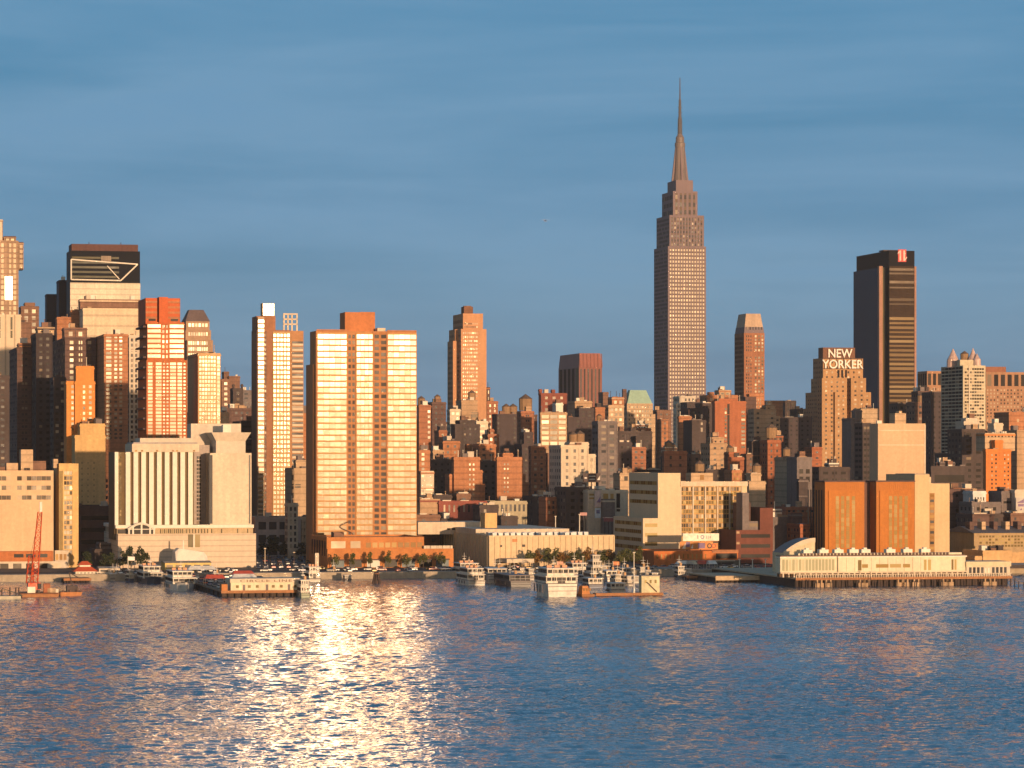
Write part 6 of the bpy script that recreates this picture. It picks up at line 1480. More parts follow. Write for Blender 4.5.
# ================================================================== piers and boats
def water_plot(x, yw):
    t = FOC*CAM_H/(yw-HZ); a = (x-CX)/FOC; return Plot(x, t*(cos(GRID)-a*sin(GRID))-C0)
wood = stone('pier_wood', (0.36, 0.17, 0.08)); dwood = stone('dark_piles', (0.07, 0.05, 0.045))
def pier(label, x0, x1, yw, depth, top=2.4, npile=(12, 5), name='pier', deckm=None, group=None):
    P = water_plot(x0, yw); root = empty(name, label, 'pier', (P.o[0], P.o[1], 0), GRID, group); xr = P.X(x1)
    b = MB(); b.box(0, xr, 0, depth, top-.55, top); b.build('deck', deckm or wood, root)
    b = MB(); b.box(-.12, xr+.12, -.15, .05, top-.9, top+.12); b.build('fender', wood, root)
    q = MB(); q.tube((0, 0, -2), (0, 0, top-.4), .28, n=6); me = q.mesh('pile', dwood)
    cnt = 0
    for i in range(npile[0]+1):
        for j in range(npile[1]):
            if cnt >= 100: break
            if 0 < i < npile[0] and j > 1: continue
            link('pile', me, root, (.4+i*(xr-.8)/npile[0], .4+j*(depth-.8)/max(1, npile[1]-1), 0)); cnt += 1
    if npile[1] > 2:
        b = MB(); b.box(.7, xr-.7, 3, depth-.5, -.5, top-.56); b.build('underside', dwood, root)  # dark fill stands in for the shade below the deck
    return P, root, xr
# boat pier with the lettered end house
PC, rpc, xrc = pier('long orange timber boat pier ending in the lettered white house', 221.5, 308, 597.2, 165, 2.3, (12, 14), deckm=stone('pier_planks', (0.27, 0.16, 0.10)))
def pier_house():
    root = empty('pier_house', 'white pier head house with brown letters on its front board', 'pier house', (PC.o[0], PC.o[1], 2.3), GRID)
    X = lambda x: PC.X(x); x0, x1 = X(231), X(301)
    b = MB(); b.box(x0, x1, .6, 12, 0, 2.9, bottom=False); b.build('wall', stone('house_white', (0.74, 0.64, 0.46)), root)
    b = MB(); b.box(x0-.3, x1+.3, .2, 12.4, 2.9, 4.4); b.build('sign_board', wall('cream'), root)
    lt = letters('CIRCLE LINE', 1.25, .05, plain('letter_brown', (0.20, 0.11, 0.06)), 'sign_letters', root, ((x0+x1)/2, .12, 3.15), spacing=1.25)
    lt.scale = ((x1-x0)*.74/max(.01, lt.dimensions[0]), 1, 1)
    for x in (243, 266, 288): s = MB(); s.box(X(x), X(x+2.5), .54, .6, 0, 2.2); s.build('door', wall('grey'), root)
    for x in (236, 248, 256, 272, 280, 294): s = MB(); s.box(X(x), X(x+3), .54, .6, 1.0, 2.0); s.build('window', gl('olive'), root)
    for x in (221.8, 302): b = MB(); b.box(X(x), X(x+6), .4, 6, 0, 2.4, bottom=False); b.build('side_hut', stone('hut_orange', (0.50, 0.20, 0.07)), root)
pier_house()
def on_pier(P, sx, sy): return (P.o[0]+sx*cos(GRID)-sy*sin(GRID), P.o[1]+sx*sin(GRID)+sy*cos(GRID))
for r in range(9):
    for k in range(8):
        if rc.random() < .3: continue
        wx, wy = on_pier(PC, 2.5+k*3.9, 24+r*14); put_car(pick(), wx, wy, 2.3, GRID+pi/2*(1 if rc.random() < .8 else 0), 'on the timber boat pier deck', 'cars on the timber boat pier')
def tent(label, P, sx, sy, w, d, h, z, col, name='awning_tent', cat='tent'):
    x, y = on_pier(P, sx, sy); root = empty(name, label, cat, (x, y, z), GRID)
    b = MB(); b.hull8([(0, 0, h), (w, 0, h), (w, d, h), (0, d, h), (w*.12, d*.4, h+1.5), (w*.88, d*.4, h+1.5), (w*.88, d*.6, h+1.5), (w*.12, d*.6, h+1.5)]); b.build('canopy', col, root)
    for (px_, py_) in ((.15, .15), (w-.15, .15), (w-.15, d-.15), (.15, d-.15)): s = MB(); s.tube((px_, py_, 0), (px_, py_, h), .1, n=5); s.build('post', wall('pale'), root)
    return root
redc = plain('canvas_red', (0.60, 0.10, 0.05)); whc = plain('canvas_white', (0.8, 0.76, 0.68))
tent('red canvas awning at the left edge of the timber boat pier', PC, 1.0, 55, 8, 6, 2.4, 2.3, redc)
tent('white canvas awning midway along the timber boat pier', PC, 12, 60, 10, 6, 2.4, 2.3, whc)
tent('second red canvas awning deeper on the timber boat pier', PC, 17, 95, 9, 7, 2.4, 2.3, redc)
tent('white canvas awning where the timber boat pier meets the quay', PC, 6, 150, 12, 6, 2.6, 2.3, whc)
tent('small cream awning behind the pier head house', PC, 21, 22, 7, 5, 2.6, 2.3, plain('canvas_cream', (0.75, 0.62, 0.42)))
for k, sx in enumerate((3, 9.5, 16, 22.5, 29)):
    pass

hullw = stone('hull_white', (0.68, 0.63, 0.56), rough=.45, stain=.3); hulld = plain('hull_dark', (0.05, 0.055, 0.07), .4); hullb = plain('hull_blue', (0.08, 0.12, 0.22), .4); cab = stone('cabin_white', (0.72, 0.66, 0.56), rough=.5, stain=.25); teak = plain('teak', (0.36, 0.17, 0.07), .6)
def boat(label, x0, x1, yw, L, decks=2, hull=hullw, bow_near=False, hh=2.2, name='ferry_boat', cat='boat', mast=True, deck_h=2.4, group=None, trim=None, turn=0.0, cabin=None, fill_=.86):
    """moored boat: hull with raked bow and sheer, stacked glazed decks, rails, mast; stern or bow towards the river"""
    P = water_plot(x0, yw); w = max(2.0, P.X(x1))
    c = on_pier(P, w/2, 0 if not bow_near else 0)
    root = empty(name, label, cat, (c[0]-0*L, c[1], 0), GRID+turn+(0 if not bow_near else 0), group)
    f = (lambda y: y) if not bow_near else (lambda y: L-y)
    hw = w/2
    st_ = [(0, .86, 0), (.25*L, 1, 0), (.6*L, .98, .1), (.85*L, .62, .45), (L, .06, .8)]
    b = MB(); rows = []
    for (y, k, up) in st_:
        rows.append([(-hw*k, f(y), hh+up), (-hw*k*.93, f(y*.98), -.6), (hw*k*.93, f(y*.98), -.6), (hw*k, f(y), hh+up)])
    for a, c_ in zip(rows, rows[1:]):
        for i in range(3):
            q = [a[i], c_[i], c_[i+1], a[i+1]]
            b.quad(*(q if not bow_near else q[::-1]))
        q = [a[3], c_[3], c_[0], a[0]]; b.quad(*(q if not bow_near else q[::-1]))
    b.poly(rows[0] if bow_near else rows[0][::-1]); b.poly(rows[-1])
    b.build('hull', hull, root)
    b = MB()
    for a, c_ in zip(st_, st_[1:]):
        for sg in (-1, 1): b.tube((sg*hw*a[1], f(a[0]), hh+a[2]+.05), (sg*hw*c_[1], f(c_[0]), hh+c_[2]+.05), .14, n=5)
    b.tube((-hw*.86, f(0), hh+.05), (hw*.86, f(0), hh+.05), .14, n=5); b.build('gunwale', trim or plain('rub_rail', (0.12, 0.10, 0.10)), root)
    z = hh
    for k in range(decks):
        wk = hw*(fill_-.10*k); y0, y1 = L*(.06+.05*k), L*(.78-.13*k)
        ya, yb = sorted((f(y0), f(y1)))
        s = MB(); s.box(-wk, wk, ya, yb, z-.05, z+deck_h-.25); cb = s.build('cabin', cabin or cab, root)
        s = MB(); ww = (2*wk-.4)/max(3, int(wk*1.1)); n = max(3, int(wk*1.1))
        for e in (ya-.05, ):
            for q in range(n): s.box(-wk+.2+q*ww+.15, -wk+.2+(q+1)*ww-.15, e, e+.05, z+deck_h*.32, z+deck_h*.80)
        m_ = max(3, int((yb-ya)/2.2)); wl_ = (yb-ya-.4)/m_
        for q in range(m_): s.box(-wk-.05, -wk, ya+.2+q*wl_+.2, ya+.2+(q+1)*wl_-.2, z+deck_h*.32, z+deck_h*.80)
        s.build('windows', gl('dark'), cb)
        s = MB(); s.box(-wk-.35, wk+.35, ya-.9, yb+.4, z+deck_h-.24, z+deck_h); s.build('deck_roof', hullw if trim is None else trim, root)
        s = MB()
        for q in range(5):
            xx = -wk+q*wk/2; s.tube((xx, ya-.85, z), (xx, ya-.85, z+deck_h-.2), .06, n=4)
        s.tube((-wk, ya-.85, z+1), (wk, ya-.85, z+1), .06, n=4); s.build('rail', hullw, root)
        z += deck_h
    # stern (or bow) face: loading door, rubbing strakes, fenders
    s = MB(); yf = f(0)
    for zz_ in (hh*.45, hh*.78): s.tube((-hw*.84, yf-(.1 if not bow_near else -.1), zz_), (hw*.84, yf-(.1 if not bow_near else -.1), zz_), .09, n=4)
    for sg in (-1, 1):
        for q in range(4): s.tube((sg*(hw+.1), f(L*(.15+.17*q)), hh*.9), (sg*(hw+.1), f(L*(.15+.17*q)), hh*.3), .2, n=5)
    s.build('fender', plain('rub_rail', (0.12, 0.10, 0.10)), root)
    if decks > 1 and w > 5:
        s = MB(); s.box(-hw*.22, hw*.22, L*.06-.08 if not bow_near else L*.2, L*.06-.02 if not bow_near else L*.21, hh, hh+deck_h*.8); s.build('door', plain('door_dark', (0.05, 0.045, 0.045)), root)
        s = MB()
        for q in range(3): s.box(-hw*.6+q*hw*.45, -hw*.6+q*hw*.45+hw*.3, f(L*.35)-.8, f(L*.35)+.8, z, z+.9)
        s.build('life_raft', plain('raft_orange', (0.55, 0.28, 0.16)), root)
    if mast:
        s = MB(); ym = f(L*.5); s.tube((0, ym, z-.1), (0, ym, z+4.2), .12, .07, 5); s.tube((-1.1, ym, z+2.6), (1.1, ym, z+2.6), .07, n=4); s.box(-.7, .7, ym-.15, ym+.15, z+1.4, z+1.65); s.build('mast', hullw, root)
        s = MB(); s.lathe(hw*.3, f(L*.4), [(.55, z-.1), (.5, z+1.3)], 8); s.build('funnel', plain('funnel', (0.5, 0.30, 0.15)), root)
    return root
boat('white tour boat nosing out beside the timber boat pier, nearest the ribbed hotel', 173.5, 199, 591.5, 34, 2, bow_near=True, hh=2.6)
boat('white tour boat with blue-grey hull left of the one beside the timber pier', 144, 166, 584, 34, 2, hull=hulld, bow_near=True, hh=2.0)
boat('small white workboat tied to the right corner of the timber boat pier', 300.5, 310.5, 597.5, 12, 2, hh=1.6, name='work_boat', hull=plain('hull_green', (0.40, 0.45, 0.34)))
boat('white deck boat with a row of dark squares behind the timber boat pier', 308.5, 321.5, 581.5, 18, 2, hh=1.2, name='work_boat', mast=False)
boat('white two-deck ferry with shaded side below the dark flank of the ribbed warehouse', 467, 486.5, 585.5, 30, 2, hh=2.0, hull=hullw)
boat('grey-roofed ferry moored behind the two-deck one at the warehouse flank', 459, 482, 577.5, 26, 2, hh=1.6, name='ferry_boat', deck_h=2.2)
boat('bright white motor yacht whose hull flashes in the sun right of the ferries', 487, 508, 583.5, 26, 1, hh=3.6, name='motor_yacht', turn=R(-8))
boat('low launch with white top at the quay left of the ferries', 440, 456, 576.5, 9, 1, hh=1.0, name='launch', mast=False)
boat('black long river boat with lit portholes between the bright yacht and big white ferry', 509, 533, 587, 40, 1, hull=hulld, hh=2.2, name='river_boat', cabin=plain('cabin_black', (0.05, 0.045, 0.05)), trim=plain('roof_dusk', (0.20, 0.16, 0.15)))
boat('big white ferry with broad stern and three open bays, largest boat in view', 545.5, 579.5, 597.2, 27, 2, hh=4.9, deck_h=2.8, fill_=.9)
boat('tall white yacht with stacked bridge decks behind the floating dock', 593, 605, 584, 22, 4, hh=2.0, name='motor_yacht')
boat('lavender-shaded yacht left of the tall one behind the big white ferry', 572, 590, 579, 24, 2, hh=1.8, name='motor_yacht')
boat('dark blue yacht tucked under the tall white one', 588, 604, 588, 14, 1, hull=hullb, hh=1.4, name='motor_yacht')
boat('long low white cruiser right of the tall yacht', 606, 624, 581.5, 20, 1, hh=2.0, name='cabin_cruiser')
boat('small white cruiser behind the floating dock shed, nearer the trees', 622, 636, 577.5, 16, 1, hh=1.6, name='cabin_cruiser')
boat('white dock boat with a broad low cabin on the floating dock line', 610, 626, 592.5, 9, 1, hh=1.2, name='work_boat', mast=False)
boat('little dark skiff left of the pile cluster before the brick base', 344.5, 351.5, 580.5, 6, 1, hull=hulld, hh=.7, name='skiff', mast=False, deck_h=1.5)
boat('small white launch on the quay line below the brick shop base', 350, 358, 576.5, 6, 1, hh=.8, name='launch', mast=False, deck_h=1.4)

rm = random.Random(31)
HULLS = [('white', hullw), ('navy', hullb), ('black', hulld), ('cream', plain('hull_cream', (0.70, 0.60, 0.44), .4)), ('grey', plain('hull_grey', (0.32, 0.32, 0.34), .4))]
spots = [(568, 576.5), (577, 578), (585, 582), (601, 578), (609, 576.8), (615, 586), (621, 584.5), (628, 586), (634, 583), (640, 579), (646, 577.5), (652, 580), (512, 579), (520, 577.5), (529, 580), (537, 578), (498, 577), (476, 576.2), (110, 581), (119, 580.5), (129, 582), (137, 580), (212, 581), (327, 577.5), (678, 579), (686, 578)]
for k, (x, yw) in enumerate(spots):
    hn, hm = HULLS[rm.choice([0, 0, 0, 1, 2, 3, 3, 4])]
    w = rm.uniform(3.4, 7.5); where = 'in the crowded marina behind the floating dock' if x > 560 and x < 660 else 'along the quay below the ribbed warehouse' if 470 < x < 560 else 'by the quay at the left end' if x < 230 else 'near the quay wall'
    boat(f'small {hn} hulled boat moored {where}', x, x+w, yw, rm.uniform(7, 14), rm.choice([1, 1, 2]), hull=hm, hh=rm.uniform(.8, 1.5), name='small_boat', mast=rm.random() < .7, deck_h=rm.uniform(1.5, 2.1), turn=R(rm.uniform(-25, 25)), group='small boats moored along the shore', cabin=rm.choice([cab, cab, plain('hull_cream', (0.70, 0.60, 0.44))]))

# floating dock with the yellow-white dock shed and an orange float
P6, r6, x6 = pier('low floating timber dock right of the big white ferry', 596, 663, 596.5, 5, 1.1, (14, 2))
def dock_shed():
    root = empty('dock_shed', 'pale yellow boxy shed on the floating dock with a leaning ramp', 'shed', (P6.o[0], P6.o[1], 1.1), GRID)
    X = P6.X; b = MB(); b.box(X(642), X(660), .6, 4.6, 0, 6.2, bottom=False); b.build('wall', stone('shed_yellow', (0.66, 0.60, 0.40)), root)
    b = MB(); b.box(X(641.5), X(660.5), .3, 4.8, 6.2, 6.45); b.build('roof', ROOFL(), root)
    b = MB(); b.tube((X(647), .3, 4.0), (X(657), .1, .4), .18, n=5); b.build('ramp', wall('dbrown'), root)
    for x in (645, 650, 655): s = MB(); s.box(X(x), X(x+2), .54, .6, 3.6, 4.8); s.build('window', gl('olive'), root)
dock_shed()
def orange_float():
    P = water_plot(581.5, 597); root = empty('work_float', 'rusty orange work float between the big white ferry and the floating dock', 'float', (P.o[0], P.o[1], 0), GRID)
    xr = P.X(594.5); b = MB(); b.hull8([(.5, 0, -.5), (xr, 0, -.5), (xr, 10, -.5), (.5, 10, -.5), (0, -.3, 1.0), (xr, -.3, 1.0), (xr, 10, 1.0), (0, 10, 1.0)]); b.build('hull', wood, root)
    b = MB(); b.hull8([(.3, .4, 1.0), (xr*.7, .4, 1.0), (xr*.7, 7, 1.0), (.3, 7, 1.0), (.6, 1, 4.0), (xr*.55, 1, 4.0), (xr*.55, 6, 4.0), (.6, 6, 4.0)]); b.build('cabin', stone('float_cabin', (0.52, 0.22, 0.08)), root)
    for k in range(3): s = MB(); s.box(.8+k*1.1, 1.5+k*1.1, .45, .62, 2.2, 3.2); s.build('window', gl('amber'), root)
orange_float()
def pole(label, x, yb, yt, g, r=.16, col='pale', flag=None, name='light_pole', cat='pole', group=None, z0=LAND):
    P = Plot(x, g); root = empty(name, label, cat, (P.o[0], P.o[1], z0), GRID, group)
    h = CAM_H+(HZ-yt)/FOC*P.o[1]-z0
    b = MB(); b.tube((0, 0, 0), (0, 0, h), r, r*.6, 6); b.lathe(0, 0, [(r*2.2, 0), (r*1.6, .5)], 8); b.build('shaft', wall(col), root)
    if flag: b = MB(); b.quad((0.1, 0, h-1.9), (2.9, .3, h-2.0), (2.9, .3, h-.3), (.1, 0, h-.2)); b.quad((.1, .05, h-.2), (2.9, .35, h-.3), (2.9, .35, h-2.0), (.1, .05, h-1.9)); b.build('flag', flag, root)
    else: b = MB(); b.box(-.5, .5, -.25, .25, h-.35, h); b.build('lamp_head', wall('pale'), root)
    return root
gp_ = water_plot(634, 596).g
pole('tall white mast rising from the floating dock', 634, 596, 552, gp_+2, .2, 'white', name='flag_mast', z0=1.1)
pole('white mast among the yachts left of the tall yacht', 583, 580, 556, water_plot(583, 580).g, .16, 'white', name='flag_mast', z0=0)
for (x, yt) in ((739.5, 559), (752.5, 559), (765.5, 559)): pole('plain white post on the wharf before the maroon block', x, 576, yt, -12, .22, 'white', group='white posts on the wharf', name='wharf_post', z0=LAND)
pole('tall light pole rising over the middle of the ribbed warehouse roof', 555.5, 540, 516, 130, .28, 'white')
pole('second tall light pole over the ribbed warehouse roof, further right', 579.5, 538, 514, 120, .28, 'white')
pole('flagged pole in front of the ribbed hotel podium', 128, 575, 556, 40, .2, 'white', flag=plain('flag_white', (0.8, 0.75, 0.7)), name='flag_pole', cat='flag pole')
pole('tall street lamp in the car lot by the trees', 265, 568, 548, 100, .2, 'pale')
pole('street lamp at the right of the car lot beside the brick base', 294, 570, 552, 90, .2, 'dgrey')
pole('orange-flagged pole before the right half of the ribbed warehouse', 613, 575, 561, 30, .15, 'white', flag=plain('flag_orange', (0.7, 0.25, 0.1)), name='flag_pole', cat='flag pole')
pole('pink-flagged pole before the middle of the ribbed warehouse', 557, 575, 561, 32, .15, 'white', flag=plain('flag_pink', (0.7, 0.35, 0.25)), name='flag_pole', cat='flag pole')
def pylon():
    P = Plot(317, 40); root = empty('sign_pylon', 'pale upright pylon before the shaded flank of the brick base', 'pylon', (P.o[0], P.o[1], LAND), GRID)
    b = MB(); b.box(-.8, .8, 0, .8, 0, P.Z(553)); b.build('shaft', wall('pale'), root); b = MB(); b.box(-1, 1, -.2, 1, 0, .6); b.build('base', wall('grey'), root)
pylon()
def piles(label, x, yw, h, n=7, r=1.6):
    P = water_plot(x, yw); root = empty('pile_cluster', label, 'mooring piles', (P.o[0], P.o[1], 0), GRID)
    me = None
    for k in range(n):
        t = 2*pi*k/n; s = MB(); s.tube((r*1.25*cos(t), r*1.25*sin(t), -2), (r*.45*cos(t), r*.45*sin(t), h), .33, .28, 6); s.build('pile', dwood, root)
    s = MB(); s.tube((0, 0, h-.9), (0, 0, h-.5), r*.72, n=10); s.build('band', stone('rusty_band', (0.3, 0.14, 0.07)), root)
piles('cone of dark mooring piles standing in the water before the brick base', 376.5, 583.2, 4.6)

# low white box and wharf at the middle right
def box_shed(label, x0, x1, yt, g, d, col, name='shed', z0=LAND):
    P = Plot(x0, g); root = empty(name, label, 'shed', (P.o[0], P.o[1], z0), GRID); xr = P.X(x1); h = P.Z(yt)+LAND-z0
    b = MB(); b.box(0, xr, 0, d, 0, h, bottom=False); b.build('wall', col, root)
    b = MB(); b.hull8([(-.3, -.3, h), (xr+.3, -.3, h), (xr+.3, d+.3, h), (-.3, d+.3, h), (-.3, d*.4, h+.7), (xr+.3, d*.4, h+.7), (xr+.3, d*.6, h+.7), (-.3, d*.6, h+.7)]); b.build('roof', ROOFL(), root)
    n = max(2, int(xr/3.5))
    for k in range(n): s = MB(); s.box(k*xr/n+.6, (k+1)*xr/n-.6, -.06, 0, h*.35, h*.75); s.build('window', gl('dim'), root)
    return root
box_shed('white flat quay hut left of the orange brick hall', 658.5, 673.5, 568.8, 4, 8, wall('white'))
box_shed('white site cabin on the wharf before the glass fronted hall', 718.5, 729, 570.5, 4, 3, wall('white'))
box_shed('yellow ticket house under the white canopy at the ribbed hotel podium', 165, 211, 563, 40, 14, stone('ticket_yellow', (0.70, 0.52, 0.20)))
def white_canopy():
    P = Plot(176, 46); root = empty('canopy_roof', 'large white boat-shaped canopy in front of the ribbed hotel podium', 'canopy', (P.o[0], P.o[1], LAND), GRID)
    xr = P.X(208); z1, z0 = P.Z(548.5), P.Z(562.5)
    b = MB(); d = 16
    prof = [(0, .75), (.12, 1.0), (.5, .86), (.9, .70), (1, .45)]
    for (a, c) in zip(prof, prof[1:]):
        b.hull8([(a[0]*xr, 0, z0), (c[0]*xr, 0, z0), (c[0]*xr, d, z0), (a[0]*xr, d, z0), (a[0]*xr, 3, z0+(z1-z0)*a[1]), (c[0]*xr, 3, z0+(z1-z0)*c[1]), (c[0]*xr, d-3, z0+(z1-z0)*c[1]), (a[0]*xr, d-3, z0+(z1-z0)*a[1])])
    b.build('canopy', wall('white'), root)
    for k in range(4): s = MB(); s.tube((xr*(k+.5)/4, 1, 0), (xr*(k+.5)/4, 1, z0), .3, n=6); s.build('post', wall('pale'), root)
    s = MB(); s.tube((xr*.28, 6, z1-1), (xr*.28, 6, z1+3.4), .45, .3, 6); s.build('finial', wall('white'), root)
white_canopy()
for k, (x, col, nm) in enumerate(((698, redc, 'red'), (706, whc, 'white'), (686, plain('canvas_cream', (0.75, 0.62, 0.42)), 'cream'), (677, whc, 'larger white'))):
    P = Plot(x, 3); tent(f'{nm} market awning on the wharf before the orange brick hall', P, 0, 0, 5.2 if k < 3 else 7.5, 4, 2.4, LAND, col)
PW2, rw2, xw2 = pier('tan concrete wharf with three white posts right of the orange hall', 715.5, 776, 582.6, 40, 2.6, (14, 4), name='wharf', deckm=stone('wharf_tan', (0.50, 0.38, 0.25)))
def bank():
    b = MB(); b.box(0, PW2.X(775), -.35, -.16, .9, 2.7)
    return link('wharf_face', b.mesh('wharf_face', stone('wharf_face', (0.56, 0.42, 0.27))), rw2)
bank()
# landing stage along the quay: dark underside
P7, r7, x7 = pier('low dark landing stage along the quay before the orange hall', 687, 716, 580, 8, 1.6, (10, 2), name='landing_stage')

# ---- right-hand pier and its long cream shed
P8, r8, x8 = pier('long broad right-hand pier on dark piles with concrete feet', 796, 1012, 587.2, 120, 3.6, (36, 3), deckm=stone('pier_concrete', (0.50, 0.39, 0.26)))
s = MB(); s.box(0, 3.4, -.4, 3, -1, 1.5); s.box(.5, 1.1, -.3, 1, 1.5, 2.8); s.box(2.3, 2.9, -.3, 1, 1.5, 2.8); foot = s.mesh('concrete_foot', stone('foot_concrete', (0.46, 0.31, 0.19), stain=.35))
for x in (815, 824, 858, 862, 896, 901, 912, 941, 945, 983, 988): link('concrete_foot', foot, r8, (P8.X(x), -.3, 0))
s = MB(); s.box(0, .35, -.1, .15, 0, 1.1); ba = s.mesh('baluster', wall('cream'))
for k in range(90): link('baluster', ba, r8, (k*x8/90, -.1, 3.6))
s = MB(); s.box(0, x8, -.15, .1, 4.7, 4.95); s.build('hand_rail', wall('cream'), r8)
def long_shed():
    P = Plot(781, P8.g+8); root = empty('pier_shed', 'long low whitish pier shed with layered cornice and glazed strips on a columned base', 'pier shed', (P.o[0], P.o[1], 3.6), GRID)
    zz = lambda y: P.Z(y, 870)+LAND-3.6; X = P.X; xr = X(966); dsh = P.D(775.5)
    st = stone('shed_white', (0.70, 0.63, 0.47), stain=0.14); z0 = zz(571.5)
    b = MB(); b.box(0, X(838), 1.0, dsh, z0, zz(557.5)); b.box(X(838), X(937), 0, dsh, z0, zz(557.5)); b.box(X(937), xr, .6, dsh, z0, zz(557.5)); b.build('wall', st, root)
    b = MB(); b.box(-.5, xr+.5, -1.2, dsh+.3, z0-.5, z0); b.build('platform', wall('cream'), root)
    b = MB(); b.box(.5, xr-.5, 3.5, dsh-.5, 0, z0-.5, bottom=False); b.build('understorey', stone('shade_brown', (0.12, 0.075, 0.05)), root)  # dark box stands in for the shade behind the columns
    s = MB(); s.box(0, .6, -.9, -.3, 0, z0-.5); cm = s.mesh('column', wall('cream'))
    for k in range(34): link('column', cm, root, (k*xr/34+.4, 0, 0))
    b = MB(); b.box(X(838)-.2, xr+.2, -.5, dsh+.3, zz(557.5), zz(556.2)); b.box(-.2, X(838)-.2, .5, dsh+.3, zz(557.5), zz(556.2)); b.build('cornice', wall('white'), root)
    b = MB(); b.box(.2, xr-.2, 1.2, dsh, zz(556.2), zz(555.2), bottom=False); b.build('roof', stone('shed_roof', (0.16, 0.11, 0.08)), root)
    b = MB(); b.box(X(800), xr-1, 2.2, dsh-.2, zz(555.2), zz(553.2), bottom=False); b.build('roof_screen', stone('shed_white', (0.70, 0.63, 0.47)), root)
    green = glass('pale_green_glass', base=(0.34, 0.33, 0.22), refl=(0.006, 0.006, 0.005), rough=.3, blinds=.4, blind_col=(0.48, 0.44, 0.30))
    n = 16
    for k in range(n):
        xa = X(783)+k*(X(836)-X(783))/n; s = MB(); s.box(0, (X(836)-X(783))/n-.35, .94, 1.0, z0+.5, zz(559)); s.build('glass_panel', green, root, (xa, 0, 0))
    for (x0, x1) in ((862, 868), (876, 888.5), (890, 901), (903, 910)):
        s = MB(); s.box(X(x0), X(x1), -.06, 0, zz(567.8), zz(564.2)); s.build('window_band', gl('honey'), root)
    for (x0, x1, y) in ((858, 861.5, 0), (924, 926.5, 0), (928, 931, 0), (952, 954, .6), (955, 957, .6)): s = MB(); s.box(X(x0), X(x1), y-.06, y, z0+.4, zz(560)); s.build('door', gl('olive'), root)
    for k in range(12): s = MB(); s.box(X(838)+k*(X(937)-X(838))/12, X(838)+k*(X(937)-X(838))/12+.12, -.05, 0, z0, zz(557.6)); s.build('panel_joint', wall('tan'), root)
    for x in (806, 822, 837, 852, 864, 889, 906, 924): s = MB(); s.box(0, X(x+9)-X(x), 3, min(9, dsh-1), 0, zz(549.5)-zz(553.2)); s.box(1, 2.4, 3.4, 5, zz(549.5)-zz(553.2), zz(547.9)-zz(553.2)); s.build('roof_unit', wall('white'), root, (X(x), 0, zz(553.2)))
    for k in range(44): s = MB(); s.box(0, .8, 0, .3, 0, .9); s.build('roof_post', wall('dbrown'), root, (X(802+k*3.4), 1.6, zz(555.2)))
long_shed()
def right_stall():
    P = Plot(966.5, P8.g+8); root = empty('pier_shed', 'open fronted white stall with dark lettering at the pier shed right end', 'pier shed', (P.o[0], P.o[1], 3.6), GRID)
    zz = lambda y: P.Z(y, 985)+LAND-3.6; X = P.X; xr = X(1010)
    b = MB(); b.box(0, xr, 0, 14, 0, zz(566.5), bottom=False); b.build('wall', wall('pale'), root)
    b = MB(); b.box(-.3, xr+.3, -.6, 14.3, zz(566.5), zz(561.5)); b.build('fascia', stone('shed_cream', (0.66, 0.56, 0.38)), root)
    for x in (969, 973, 977, 981, 992, 996, 1000, 1004): s = MB(); s.box(X(x), X(x+2.6), -.06, 0, .4, zz(567.2)); s.build('opening', gl('dim'), root)
    for x in (985, 988): s = MB(); s.box(X(x), X(x+1.4), -.06, 0, .8, zz(568)); s.build('panel', wall('white'), root)
right_stall()
def arch_hall():
    P = Plot(783, P8.g+60); root = empty('pier_hall', 'cream pier hall with a sweeping half-barrel roof and curved gable', 'pier hall', (P.o[0], P.o[1], 3.0), GRID)
    zz = lambda y: P.Z(y, 800)+LAND-3.0; xr = P.X(815); d = P.D(772.5); n = 12; zb = zz(554)
    arc = [(xr*k/n, zb+(zz(538.5)-zb)*math.sin(pi/2*(.03+.97*k/n))**.85) for k in range(n+1)]
    b = MB(); b.poly([(0, 0, 0), (xr, 0, 0)]+[(x, 0, z) for x, z in arc[::-1]]); b.quad((0, d, 0), (0, 0, 0), (0, 0, arc[0][1]), (0, d, arc[0][1])); b.quad((xr, 0, 0), (xr, d, 0), (xr, d, arc[-1][1]), (xr, 0, arc[-1][1])); b.build('wall', stone('shed_cream', (0.66, 0.56, 0.38)), root)
    b = MB()
    for a, c in zip(arc, arc[1:]): b.quad((a[0], .2, a[1]+.02), (c[0], .2, c[1]+.02), (c[0], d, c[1]+.02), (a[0], d, a[1]+.02))
    b.build('roof', stone('barrel_roof', (0.26, 0.23, 0.23)), root)
    b = MB()
    for a, c in zip(arc, arc[1:]): b.hull8([(a[0], -.5, a[1]-1.6), (c[0], -.5, c[1]-1.6), (c[0], .2, c[1]-1.6), (a[0], .2, a[1]-1.6), (a[0], -.5, a[1]+.25), (c[0], -.5, c[1]+.25), (c[0], .2, c[1]+.25), (a[0], .2, a[1]+.25)])
    b.build('arch_trim', wall('cream'), root)
    for k in range(5): s = MB(); s.box(xr*(.12+.16*k), xr*(.22+.16*k), -.06, 0, zb*.3, zb*.9); s.build('window', gl('olive'), root)
arch_hall()
# ragged old piles under and beside the right pier
rp = random.Random(12)
q = MB(); q.tube((0, 0, -2), (0, 0, 2.9), .2, n=5); me = q.mesh('pile', dwood)
for k in range(34):
    x = rp.uniform(800, 1024); P = water_plot(x, rp.uniform(586.4, 588.0)); o = link('old_pile', me, None, (P.o[0], P.o[1], rp.uniform(-.9, .3))); tag(o, 'old dark mooring pile standing along the right-hand pier edge', 'pile', 'old piles along the right-hand pier')
pole('small post with a lamp on a concrete foot, middle of the right-hand pier', 870.3, 585, 571, P8.g-2, .2, 'dbrown', z0=0)
